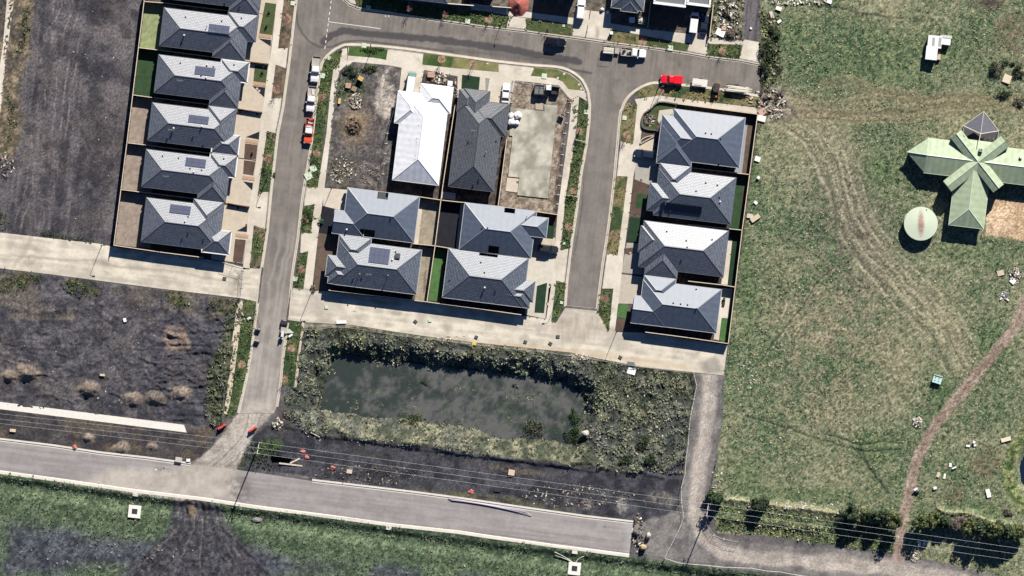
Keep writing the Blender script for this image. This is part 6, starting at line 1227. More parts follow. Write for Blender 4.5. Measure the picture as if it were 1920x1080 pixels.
# two raised diagonal gables crossing over the middle
for sgn, L0, L1 in ((1, -73, 64), (-1, -67, 62)):
    an = R(45 * sgn - (0 if sgn > 0 else 0)); ux, uy = math.cos(an), math.sin(an); nx, ny = -uy, ux; hw = 12.5 * S
    for L0_, L1_ in ((L0 * S, L1 * S),):
        zr, ze = 4.75 + .01 * sgn, 4.05 + .01 * sgn
        def pt(l, w_, z): return (ux * l + nx * w_, uy * l + ny * w_, z)
        a1, a2, r1, r2, b1, b2 = pt(L0_, hw, ze), pt(L1_, hw, ze), pt(L0_, 0, zr), pt(L1_, 0, zr), pt(L0_, -hw, ze), pt(L1_, -hw, ze)
        hh.slope(rf, [a2, a1, r1, r2], (a2, a1)); hh.slope(rf, [b1, b2, r2, r1], (b1, b2)); cp.tube([r1, r2], .09, 4)
        for f in ((a1, a2, r2, b2, b1, r1),): wl.loft([[pt(L0_ + .1, hw - .1, 0), pt(L1_ - .1, hw - .1, 0), pt(L1_ - .1, -hw + .1, 0), pt(L0_ + .1, -hw + .1, 0)], [pt(L0_ + .1, hw - .1, ze - .02), pt(L1_ - .1, hw - .1, ze - .02), pt(L1_ - .1, -hw + .1, ze - .02), pt(L0_ + .1, -hw + .1, ze - .02)]])
        for L_ in (L0_ + .1, L1_ - .1): wl.face([pt(L_, hw - .1, ze - .05), pt(L_, -hw + .1, ze - .05), pt(L_, 0, zr - .06)])
rfo = rf.build('roof', M_GRN, root, merge=False); cp.build('ridge_cap', M_GCAP, rfo, merge=False); gt.build('gutter', M_GCAP, rfo, merge=False); wl.build('wall', M_FW, root, merge=False)
b = MB(); b.box(.3, 2.9, 3.0, .75, .75, 2.1); b.build('chimney', M_GCAP, root); b = MB(); b.box(.3, 2.9, 5.08, .35, .35, .06); b.build('chimney_pot', M_VENT, root)
b = MB(); b.cyl(-4.2, 5.5, 3.4, .3, .9, 12); b.build('vent', M_VENT, root); b = MB(); b.cyl(9.8, 2.4, 3.6, .35, .7, 12); b.build('vent', M_VENTL, root)
for x_, y_, a_ in ((-2.2, -14.6, 0), (1, -14.6, 0), (4.5, -3.5, 0), (-8, -3.5, 0)): b = MB(); b.box(x_, y_ + .2, .9, 1.6, .06, 1.2); b.build('window', M_GLASS, root)
# gauze roofed porch on its north side
root = thing('garden_pavilion', 'grey gauze roofed pavilion on the north side of the farmhouse', 'pavilion', 1838, 238, 0)
def L_(px, py, z): q = P(px, py, z) - root.location; return (q.x, q.y, z)
N_, S_, W__, E__ = (1844.5, 209), (1838.5, 251), (1807, 236), (1872.5, 245.5)
b = MB(); b.face([L_(*N_, 3.6), L_(*W__, 2.6), L_(*S_, 3.6)]); b.face([L_(*S_, 3.6), L_(*E__, 2.6), L_(*N_, 3.6)]); b.face([L_(*N_, 3.55), L_(*S_, 3.55), L_(*W__, 2.55)]); b.face([L_(*N_, 3.55), L_(*E__, 2.55), L_(*S_, 3.55)]); b.build('gauze_roof', M_DKROOF, root, merge=False)
for p_, q_, za, zb in ((N_, S_, 3.66, 3.66), (S_, W__, 3.62, 2.62), (S_, E__, 3.62, 2.62), (N_, W__, 3.6, 2.6), (N_, E__, 3.6, 2.6), (S_, (1833, 279), 3.66, 4.2)):
    b = MB(); b.tube([L_(*p_, za), L_(*q_, zb)], .09, 5); b.build('beam', M_TIMB, root)
for p_ in (W__, E__, (1806, 257), (1870, 264), (1845, 256), (1853, 259), (1861, 261)): b = MB(); q = L_(*p_, 0); b.cyl(q[0], q[1], 0, .07, 2.55, 6); b.build('post', M_TIMB, root)
b = MB(); b.face([L_(1806, 237, .12), L_(1838, 252, .12), L_(1872, 247, .12), L_(1869, 266, .12), L_(1806, 258, .12)][::-1]); b.build('deck', mat('dark_deck', c(70, 68, 72), .85), root, merge=False)
for p_, q_ in ((W__, (1806, 257)), (E__, (1870, 264))): b = MB(); b.tube([L_(*p_, 2.5), L_(*q_, 2.3)], .06, 5); b.build('beam', M_TIMB, root)
# water tank
M_TANK = mat('tank_cover', c(206, 222, 198), .55, var=.08, scale=1.2); M_TANKW = mat('tank_wall', c(170, 186, 166), .5)
root = thing('water_tank', 'big round pale green water tank with a rust streak', 'tank', 1725.3, 419.5)
b = MB(); b.cyl(0, 0, -.1, 3.85, 2.2, 48); b.build('wall', M_TANKW, root); b = MB(); b.tube([(0, 0, 2.1), (0, 0, 2.16), (0, 0, 2.42)], 3.95, 48, .02); 
top = MB(); n = 48
for k in range(n):
    a, a2 = 2 * math.pi * k / n, 2 * math.pi * (k + 1) / n; top.face([(0, 0, 2.5), (3.95 * math.cos(a), 3.95 * math.sin(a), 2.12), (3.95 * math.cos(a2), 3.95 * math.sin(a2), 2.12)]); top.face([(3.95 * math.cos(a), 3.95 * math.sin(a), 2.12), (3.95 * math.cos(a), 3.95 * math.sin(a), 1.98), (3.95 * math.cos(a2), 3.95 * math.sin(a2), 1.98), (3.95 * math.cos(a2), 3.95 * math.sin(a2), 2.12)])
m, nn, bb = nodes_of('rusty_tank_cover'); bb.inputs['Roughness'].default_value = .6
tcx = nn.nodes.new('ShaderNodeTexCoord'); mp = nn.nodes.new('ShaderNodeMapping'); mp.inputs['Rotation'].default_value = (0, 0, R(15)); mp.inputs['Scale'].default_value = (1.0, .27, 0)
gr = nn.nodes.new('ShaderNodeTexGradient'); gr.gradient_type = 'SPHERICAL'; nz = nn.nodes.new('ShaderNodeTexNoise'); nz.inputs['Scale'].default_value = 2.2; mm_ = nn.nodes.new('ShaderNodeMath'); mm_.operation = 'MULTIPLY'; cr = nn.nodes.new('ShaderNodeValToRGB')
cr.color_ramp.elements[0].color = (*c(210, 220, 194), 1); cr.color_ramp.elements[1].color = (*c(172, 142, 124), 1); cr.color_ramp.elements[1].position = .3
nn.links.new(tcx.outputs['Object'], mp.inputs[0]); nn.links.new(mp.outputs[0], gr.inputs[0]); nn.links.new(tcx.outputs['Object'], nz.inputs[0]); nn.links.new(gr.outputs[0], mm_.inputs[0]); nn.links.new(nz.outputs[0], mm_.inputs[1]); nn.links.new(mm_.outputs[0], cr.inputs[0]); nn.links.new(cr.outputs[0], bb.inputs[0])
top.build('lid', m, root); b = MB(); b.cyl(1.4, 3.4, 2.1, .12, .3, 8); b.build('inlet_pipe', M_VENTL, root)
# shed in the paddock
root = thing('paddock_shed', 'white sheeted shed of stepped boxes alone in the north of the paddock', 'shed', 1752, 90, 6)
M_SHW = mat('shed_sheet', c(244, 242, 240), .6, var=.05); M_SHP = mat('skylight_sheet', c(178, 178, 170), .4)
for nm, px, py, L, W_, h_ in (('north_room', 1751.5, 79, 3.05, 2.7, 1.9), ('south_room', 1745.5, 100, 2.5, 3.0, 2.0), ('side_room', 1771.5, 76, 2.3, 1.9, 1.5)):
    q = P(px, py) - root.location; q.rotate(Matrix.Rotation(R(6), 3, 'Z')); b = MB(); b.box(q.x, q.y, 0, L, W_, h_ - .1); w_ = b.build(nm, M_FW, root); b = MB(); b.box(q.x, q.y, h_ - .1, L + .2, W_ + .2, .1); b.build('roof_sheet', M_SHW, w_)
for px in (1749, 1761):
    q = P(px, 79.5) - root.location; q.rotate(Matrix.Rotation(R(6), 3, 'Z')); b = MB(); b.box(q.x, q.y, 1.9, .62, 2.1, .03); b.build('skylight', M_SHP, root)
b = MB(); b.box(1.2, -2.0, 0, .8, 1.3, .9); b.build('lean_to', mat('tan_board', c(206, 186, 156), .8), root); b = MB(); b.box(2.5, 2.85, 1.52, 2.4, .7, .05); b.build('awning', mat('pale_awning', c(206, 212, 196), .7), root)
# ---------------------------------------------------------------- street lamps, power line
M_POLE = mat('lamp_steel', c(92, 94, 96), .45, .5); M_WOOD = mat('pole_timber', c(110, 98, 88), .9, var=.2, scale=3); M_CABLE = mat('bare_cable', c(206, 208, 210), .4); M_INS = mat('insulator', c(236, 232, 222), .3)
def lamp(label, px, py, a):
    root = thing('street_lamp', label, 'street lamp', px, py, a, 'street lamps')
    b = MB(); b.cyl(0, 0, 0, .14, .35, 8, .1); b.build('base', M_POLE, root); b = MB(); b.cyl(0, 0, .3, .075, 4.6, 8, .05); b.build('pole', M_POLE, root); b = MB(); b.tube([(0, 0, 4.85), (.25, 0, 5.05), (.8, 0, 5.12)], .04, 6); b.build('arm', M_POLE, root)
    b = MB(); b.box(1.0, 0, 5.08, .6, .26, .1); b.build('head', M_POLE, root); return root
LP = [('street lamp on the west verge beside the lowest mulch beds', 502, 331, 0), ('street lamp at the driveway corner of the notched roof house', 622, 352, 180), ('street lamp beside the leafy shrub at the mouth of the east laneway', 585.5, 545, 0), ('street lamp on the middle street verge beside the bare house slab', 1094, 226, 0), ('street lamp at the corner near the red ute', 1234, 166, -20), ('street lamp at the southeast corner near the last house of the row', 1156, 622, 0), ('street lamp standing alone on the west concrete laneway', 191, 460, 0), ('street lamp on the lush verge facing the vacant corner lot', 696, 95, -90), ('street lamp above the driveway of the red soil heap', 951, 18, 90), ('street lamp on the lowest middle street verge', 1050, 549, 180)]
p0 = lamp(*LP[0])
for lb, x_, y_, a_ in LP[1:]: dup(p0, x_, y_, a_, lb)
def power_pole(label, bx, by, h, arm):
    root = thing('power_pole', label, 'power pole', bx, by); b = MB(); b.cyl(0, 0, -.3, .17, h + .3, 10, .11); b.build('pole', M_WOOD, root)
    (ax, ay), (cx_, cy_) = arm; A = P(ax, ay, h - .25) - root.location; B = P(cx_, cy_, h - .25) - root.location; d = B - A
    b = MB(); b.box((A.x + B.x) / 2, (A.y + B.y) / 2, h - .35, d.length, .16, .16, math.atan2(d.y, d.x)); b.build('crossarm', M_TIMB, root); tips = []
    for k in (0.03, .5, .97):
        q = A + d * k; b = MB(); b.cyl(q.x, q.y, h - .2, .07, .28, 8, .04); b.build('insulator', M_INS, root); b = MB(); b.box(q.x + .35, q.y - .04, h - .1, .5, .07, .06); b.build('clamp', M_INS, root); tips.append(root.location + Vector((q.x, q.y, h + .08)))
    return root, tips
r1, T1 = power_pole('timber power pole by the dirt at the foot of the west street', 480, 848, 11.2, ((486, 829), (482, 851)))
r2, T2 = power_pole('timber power pole on the bend of the gravel track', 1324, 968, 9.6, ((1328.5, 944), (1325, 968)))
for k, (q0, q3, nm) in enumerate(((P(-60, 769, 10.5), P(1985, 1039, 9.4), 'north'), (P(-60, 779, 10.5), P(1985, 1050, 9.4), 'middle'), (P(-60, 787, 10.5), P(1985, 1063, 9.4), 'south'))):
    b = MB(); pts = []
    for A, B, sg_ in ((q0, T1[k], .3), (T1[k], T2[k], .9), (T2[k], q3, .6)):
        for i in range(24): t = i / 24; q = A.lerp(B, t); q.z -= 4 * sg_ * t * (1 - t); pts.append(q)
    pts.append(q3); b.tube(pts, .02, 5); o = b.build('power_cable', M_CABLE); tag(o, '%s wire of the three strung between the two timber power poles' % nm, 'power cable', 'power line wires')
for (ax, ay), (bx, by), lb in (((1324, 968), (1338, 1000), 'steel stay wire running down from the track bend power pole'),):
    b = MB(); b.tube([P(ax, ay, 7.5), P(bx, by, 0)], .03, 5); tag(b.build('stay_wire', M_GALV), lb, 'stay wire')
# ---------------------------------------------------------------- pits, lids, barriers and the rest
M_LID = mat('pit_lid_concrete', c(206, 220, 192), .8, var=.1, scale=3); M_GRATE = mat('steel_grate', c(92, 100, 96), .5, .4)
LIDS = [('pale pit lid at the top of the west verge', 549, 6, 1.0), ('pale pit lid on the verge beside the front white ute', 605, 142, 1.1), ('pale pit lid at the west end of the cross street verge', 690.5, 14.5, 1.1), ('pale pit lid on the verge above the small dark shadow drain', 877, 40, 1.1), ('pale pit lid in the lush verge facing the vacant lot', 682.5, 85, 1.1), ('white lid on the corner verge above the slab fence', 1020.5, 142.5, 1.2), ('pale pit lid on the middle street verge beside the slab corner', 1099, 210, 1.0), ('pale pit lid on the verge beside the corner house garden', 1171, 221, 1.0), ('pale lid on the lawn of the flat roofed house', 1257, 90, 1.2), ('pale pit lid on the verge by the lane mouth shrub', 554, 523, 1.1), ('small white lid on the verge beside the dark green grey wagon', 1057.5, 456, .6), ('small white lid on the lowest middle street verge', 1053, 567, .7), ('small pale lid on the lawn above the black car', 1057, 48, .55), ('pale slab lid on the east verge of the west street, lying skewed', 587, 316, 1.5), ('pale drive slab at the kerb below the skewed slab', 578.5, 330, 1.7), ('white lid near the corner kerb above the front white ute', 617.5, 109, .8)]
for lb, x_, y_, s_ in LIDS: b = MB(); b.box(0, 0, 0, s_, s_, .1); b.box(0, 0, .1, s_ * .3, .06, .02); o = b.build('pit_lid', M_LID); o.location = P(x_, y_, .05); o.rotation_euler = (0, 0, R(-7 if 'skewed' not in lb else 25)); tag(o, lb, 'pit lid', 'pit lids on the verges')
for lb, x_, y_ in (('square concrete drain inlet in the grass below the west end of the new road', 252.5, 959), ('square concrete drain inlet below the east end of the new road with pale pipes', 1077, 1066)):
    z_ = gz(x_, y_); root = thing('drain_inlet', lb, 'drain', x_, y_, 6, None, z_ + .1); M_INL = mat('white_concrete', c(240, 236, 226), .8)
    for bx in ((0, 1.05, 0, 2.9, .85, .5), (0, -1.05, 0, 2.9, .85, .5), (1.05, 0, 0, .8, 1.25, .5), (-1.05, 0, 0, .8, 1.25, .5)): b = MB(); b.box(*bx); b.build('concrete_rim', M_INL, root)
    b = MB(); b.box(0, 0, .1, 1.3, 1.25, .2); b.build('base', M_VENT, root)
    for k in range(6): b = MB(); b.box(-.5 + .2 * k, 0, .34, .09, 1.25, .06); b.build('grate_bar', M_GRATE, root)
b = MB()
for pl in ([(1073, 1054), (1060, 1045), (1040, 1035)], [(1070, 1052), (1055, 1046), (1041, 1041)], [(1080, 1054), (1086, 1047), (1095, 1043)]):
    q = MB(); q.tube([P(x_, y_, gz(x_, y_) + .3) for x_, y_ in smooth_line(pl, 4)], .09, 6); o = q.build('pale_pipe', mat('pale_plastic', c(226, 224, 206), .5)); tag(o, {1040: 'pale pipe curving northwest off the east drain inlet, the longer one', 1041: 'pale pipe curving northwest off the east drain inlet, the shorter one', 1095: 'pale pipe curving northeast off the east drain inlet'}[pl[-1][0]], 'pipe')
M_BAR = mat('red_plastic', c(216, 84, 74, 1.05), .5, var=.08)
for lb, x_, y_, a_ in (('red water filled barrier at the end of the west path', 416, 800.5, -33), ('red water filled barrier on the east side of the dirt turning', 474, 805, -33)):
    root = thing('road_barrier', lb, 'barrier', x_, y_, a_, 'red plastic barriers', .05); b = MB(); b.loft([[(x, -.35, 0), (x, -.28, .25), (x, -.14, .5), (x, -.14, 1.0), (x, .14, 1.0), (x, .14, .5), (x, .28, .25), (x, .35, 0)] for x in (-1.0, -.95, .95, 1.0)]); b.build('body', M_BAR, root)
    for s_ in (-1, 1): b = MB(); b.cyl(s_ * .6, 0, 1.0, .08, .06, 8); b.build('cap', M_TRIM, root)
for lb, x_, y_, z_ in (('dark rubber bollard block nearer the north on the street edge', 483.5, 618, .9), ('dark rubber bollard block nearer the south on the street edge', 481.5, 640, .9)):
    root = thing('road_block', lb, 'block', x_, y_, 10, None, -.1); b = MB(); b.box(0, 0, 0, 1.3, .7, .8, 0, .85); b.build('body', M_TRIM, root); b = MB(); b.box(0, .2, .8, 1.2, .3, .12); b.build('top_strip', mat('grey_strip', c(190, 176, 166), .7), root)
root = thing('pallet_stack', 'black crate and pale boards at the street edge above the east path', 'crate', 533.5, 604, 4, None, -.1); b = MB(); b.box(0, 0, 0, 1.5, 1.1, .9); b.build('crate', M_TRIM, root); b = MB(); b.box(.1, .4, .9, .7, .2, .05); b.build('label_board', M_CHQ, root)
root = thing('sign_trailer', 'grey and black sign trailer with white panel at the street edge', 'trailer', 530, 626, 98, None, -.1); b = MB(); b.box(-.9, 0, .4, 1.3, 1.1, .35); b.build('deck', M_CHQ, root); b = MB(); b.box(.8, 0, .4, .9, .7, .5); b.build('battery_box', M_ALU, root); b = MB(); b.box(0, 0, .75, 1.4, .18, .9, 0, 1, None, (.5, 0)); b.build('sign_panel', PW, root); wheels(root, (0,), .6, .28, .18)
b = MB(); b.box(0, 0, 0, 1.1, .45, .4); o = b.build('white_bin', PW); o.location = P(545, 629, .05); o.rotation_euler = (0, 0, R(35)); tag(o, 'small white box in the grass beside the sign trailer', 'box')
b = MB(); b.face([(0, .6, .05), (-.9, -.5, .05), (1.2, -.4, .05)]); b.face([(0, .6, .0), (1.2, -.4, .0), (-.9, -.5, .0)]); o = b.build('fallen_sign', mat('pale_green_panel', c(196, 206, 184), .7), merge=False); o.location = P(542, 621, .35); tag(o, 'pale triangular panel lying on the verge by the sign trailer', 'panel')
# pipes on the new road
M_PIPE = mat('lilac_conduit', c(186, 178, 196), .5, var=.06)
for k, lb in enumerate(('northmost lilac pipe of the bundle on the new road', 'second lilac pipe from the north in the bundle on the new road', 'third lilac pipe of the bundle, on the side nearest the road middle', 'southmost lilac pipe of the bundle, bowed furthest into the road')):
    b = MB(); x0_, x1_ = (840 + k * 2, 985 + 4 * k); pts = []
    for i in range(14): t = i / 13; pts.append(P(x0_ + (x1_ - x0_) * t, 934.5 + 1.1 * k + (24 + 1.4 * k) * t ** 1.15 + (1 - k) * .8 * math.sin(t * 3.1), .02 + .14 * (k % 2)))
    b.tube(pts, .07, 7); tag(b.build('conduit_pipe', M_PIPE), lb, 'pipe', 'lilac pipes on the new road')
# skip, toilet, bags, cone heaps on the slab lot
root = thing('mesh_bin', 'dark caged rubbish bin with two bays at the slab lot fence', 'bin', 1011, 169, 4); b = MB()
for bx in ((0, 1.1, 0, 2.2, .08, 1.5), (0, -1.1, 0, 2.2, .08, 1.5), (1.1, 0, 0, .08, 2.2, 1.5), (-1.1, 0, 0, .08, 2.2, 1.5), (0, 0, 0, .08, 2.2, 1.5)): b = MB(); b.box(*bx); b.build('side_panel', M_GRATE, root)
for s_ in (-1, 1): b = MB(); b.box(s_ * .55, 0, 1.2, .95, 1.9, .12); b.build('mesh_lid', mat('grey_mesh', c(112, 112, 112), .7, var=.25, scale=10), root)
root = thing('portable_toilet', 'portable toilet with a bright white top beside the caged bin', 'toilet', 1028.5, 165, 4); b = MB(); b.box(0, 0, 0, 1.15, 1.15, 2.1); b.build('body', PW, root); b = MB(); b.box(0, 0, 2.1, 1.25, 1.25, .16, 0, .85); b.build('lid', PW, root); b = MB(); b.cyl(.4, .1, 2.2, .06, .25, 6); b.build('vent_pipe', M_TRIM, root); b = MB(); b.box(0, -.59, .1, .8, .04, 1.85); b.build('door', M_GRATE, root)
root = thing('rubbish_cage', 'dark tall rubbish cage beside the portable toilet', 'cage', 1041, 170, 6)
for bx in ((0, .85, 0, 1.7, .06, 1.2), (0, -.85, 0, 1.7, .06, 1.2), (.85, 0, 0, .06, 1.7, 1.2), (-.85, 0, 0, .06, 1.7, 1.2)): b = MB(); b.box(*bx); b.build('side_panel', M_TRIM, root)
b = MB(); b.box(0, 0, .25, 1.6, 1.6, .3); b.build('rubbish', M_TRIM, root)
root = thing('site_sign', 'orange and dark site sign on a post at the corner of the slab lot', 'sign', 1064, 190, 30); b = MB(); b.cyl(0, 0, 0, .06, 3.2, 6); b.build('post', M_TRIM, root); b = MB(); b.box(0, 0, 2.6, 1.3, .08, 1.0); b.build('board', M_TRIM, root); b = MB(); b.box(.2, .1, 2.2, .9, .5, .1, 0, 1, None, (.6, 0)); b.build('flag', PO, root)
M_BAG = mat('white_bag', c(246, 244, 242), .7, var=.06)
for k, (x_, y_, s_, lb) in enumerate(((959, 217, .75, 'white bulk bag at the north of the heap on the slab edge'), (971, 216, .95, 'largest white bulk bag, east in the heap on the slab edge'), (959, 229, .8, 'white bulk bag at the west of the heap on the slab edge'), (968, 230, .7, 'white bulk bag at the south of the heap on the slab edge'), (964, 223, .6, 'crumpled white bulk bag in the middle of the heap on the slab edge'))):
    b = MB(); b.blob(0, 0, s_ * .55, s_, s_, s_ * .65, 20 + k, .45, 2, fr=1.7); o = b.build('bulk_bag', M_BAG); o.location = P(x_, y_, .2); tag(o, lb, 'bag', 'white bulk bags on the slab edge')
def blob_thing(name, lb, cat, x_, y_, rx, ry, rz, m, seed, amp=.3, a=0, group=None):
    b = MB(); b.blob(0, 0, rz * .55, rx, ry, rz, seed, amp, 2); o = b.build(name, m); o.location = P(x_, y_, gz(x_, y_)); o.rotation_euler = (0, 0, R(-a)); return tag(o, lb, cat, group)
M_ROCK = mat('pale_rock', c(206, 196, 180), .9, var=.2, scale=3); M_SAND = mat('sand_block', c(206, 178, 136), .9, var=.15, scale=3); M_RED = mat('red_soil', c(170, 92, 80), .95, var=.3, scale=2.5, bump=.6); M_WHT = mat('white_scrap', c(248, 246, 240), .7, var=.06)
b = MB(); n = 40; rings = []
for k in range(9):
    t = k / 8; rings.append([((2.35 * (1 - t) + .05) * math.cos(6.283 * i / n) * (1 + .12 * mnoise.noise(Vector((i * .3, t * 3, 0)))), (3.0 * (1 - t) + .05) * math.sin(6.283 * i / n) * (1 + .12 * mnoise.noise(Vector((i * .35, t * 3, 7)))), -.05 + 1.9 * t ** 1.0 + .12 * mnoise.noise(Vector((i * .5, t * 6, 3)))) for i in range(n)])
b.loft(rings, caps=False); b.face(rings[-1]); o = b.build('soil_heap', M_RED, smooth=True); o.location = P(972, 8, 0); tag(o, 'big red soil heap on the driveway at the top edge', 'soil heap')
blob_thing('boulder', 'white topped boulder at the end of the new road, the northern one', 'boulder', 1215.5, 1004, .62, .8, .9, M_ROCK, 3); blob_thing('boulder', 'sandy topped boulder at the end of the new road, the southern one', 'boulder', 1206, 1026, .8, .7, 1.0, M_SAND, 4); blob_thing('boulder', 'dark boulder against the broken end of the new road', 'boulder', 1193, 998, .8, .7, .6, M_STONE, 5, .5)
blob_thing('boulder', 'white boulder on the east shore of the basin', 'boulder', 1098, 812, .85, .75, .6, M_ROCK, 9, .35)
blob_thing('concrete_lump', 'grey concrete lump in the grass below the new road', 'concrete lump', 482, 975, 1.3, .6, .4, mat('grey_concrete', c(140, 136, 132), .9), 12, .3)
blob_thing('tyre_bale', 'white and black bale on the farm track edge', 'bale', 1719, 921, .75, .6, .5, M_TRIM, 6, .3); b = MB(); b.box(0, 0, .3, .9, .5, .15, .6); o = b.build('bale_wrap', M_WHT); o.location = P(1717, 917, .45); tag(o, 'white wrap on top of the dark bale on the farm track', 'wrap')
root = thing('feed_bin', 'mint green slotted bin standing in the paddock', 'bin', 1757, 711, 17, None, .1); M_MINT = mat('mint_plastic', c(196, 230, 224), .5, var=.05)
b = MB(); b.box(0, 0, 0, 2.1, 1.9, .9); b.build('body', M_MINT, root); b = MB(); b.box(0, .62, .9, 1.75, .2, .03); b.build('slot', M_TRIM, root); b = MB(); b.box(0, .85, .9, 2.1, .12, .12); b.build('rim', M_MINT, root)
for x_, y_ in ((-.5, .25), (.35, .2), (-.5, -.4), (.35, -.4)): b = MB(); b.cyl(x_, y_, .9, .14, .03, 8); b.build('hole', M_TRIM, root)
# boards, crates and scraps lying about: each its own thing
def board(lb, x_, y_, L, W_, h_, a, m, cat='board', name='scrap_board', z=None, tilt=None):
    b = MB(); b.box(0, 0, 0, L, W_, h_, 0, .97, None, tilt or (random.uniform(-.04, .04), random.uniform(-.04, .04))); o = b.build(name, m); o.location = P(x_, y_, (gz(x_, y_) if z is None else z) + .06); o.rotation_euler = (0, 0, R(-a)); return tag(o, lb, cat)
M_TAN = mat('tan_sheet', c(214, 196, 168), .8, var=.15, scale=2.5); M_YEL = mat('yellow_crate', c(226, 190, 110), .7); M_PNK = mat('brick_pallet', c(206, 164, 142), .85, var=.2, scale=5); M_CRT = mat('weathered_timber', c(166, 146, 120), .9, var=.25, scale=5)
def crate(lb, x_, y_, L, W_, h_, a, m, n=4):
    root = thing('pallet', lb, 'pallet', x_, y_, a, None, gz(x_, y_) + .03)
    for k in range(n): b = MB(); b.box(0, -W_ / 2 + W_ * (k + .5) / n, h_ - .06, L, W_ / n - .05, .06); b.build('plank', m, root)
    b = MB(); b.box(0, 0, 0, L * .94, W_ * .94, h_ - .06); b.build('block_stack', m, root)
crate('yellow topped pallet, tallest on the vacant corner lot', 676.5, 147.5, 1.3, 1.0, 1.1, 30, M_YEL); crate('pinkish pallet of blocks on the vacant corner lot', 653, 160.5, 1.25, 1.2, .5, 8, M_PNK); crate('grey tan pallet between the pink and yellow ones on the vacant lot', 664, 166.5, 1.2, 1.1, .35, 25, M_CRT); crate('open timber pallet lying by the scrap heap on the vacant lot', 664, 198, 1.2, .9, .2, 28, M_CRT); crate('pallet of orange blocks in front of the white roofed house', 808.5, 140, 1.7, 1.3, .6, 4, M_PNK)
board('yellow box beside the path on the vacant lot', 636.5, 189.5, .6, 1.3, .5, 8, M_YEL, 'box', 'yellow_box'); board('white panel in the scrap heap on the vacant lot', 661, 184, 1.3, .5, .1, -40, M_WHT)
board('white scrap at the northwest corner of the vacant lot', 648, 135, .8, .8, .3, 20, M_WHT); board('small white roof box at the north wall of the white roofed house', 844, 157, 1.2, 1.2, 1.9, 7, PW, 'box', 'meter_box', 0)
board('pale plank lying diagonal by the dark pit near the pole', 553, 864, 2.6, .35, .1, -27, M_TAN); board('long pale kerb piece south of the dark pit', 545, 871, 5.6, .35, .2, 7, M_ROCK, 'kerb piece', 'kerb_piece'); board('long pale board end in the weeds above the dark soil', 591, 815, 2.4, .22, .1, 28, M_ROCK)
M_NET = mat('faded_netting', c(206, 112, 98), .8, var=.35, scale=7)
for k, (x_, y_, lb) in enumerate(((568, 846, 'red plastic netting heap furthest north on the dark soil'), (575, 858, 'red plastic netting heap in the middle on the dark soil'), (624, 877, 'red plastic netting heap furthest east near the pit'), (140, 838, 'red plastic scrap on the north kerb of the new road'), (884, 921, 'pale red scrap beside the dark box near the pipes'))): blob_thing('plastic_heap', lb, 'plastic netting', x_, y_, .55, .42, .2, M_NET, 30 + k, 1.1)
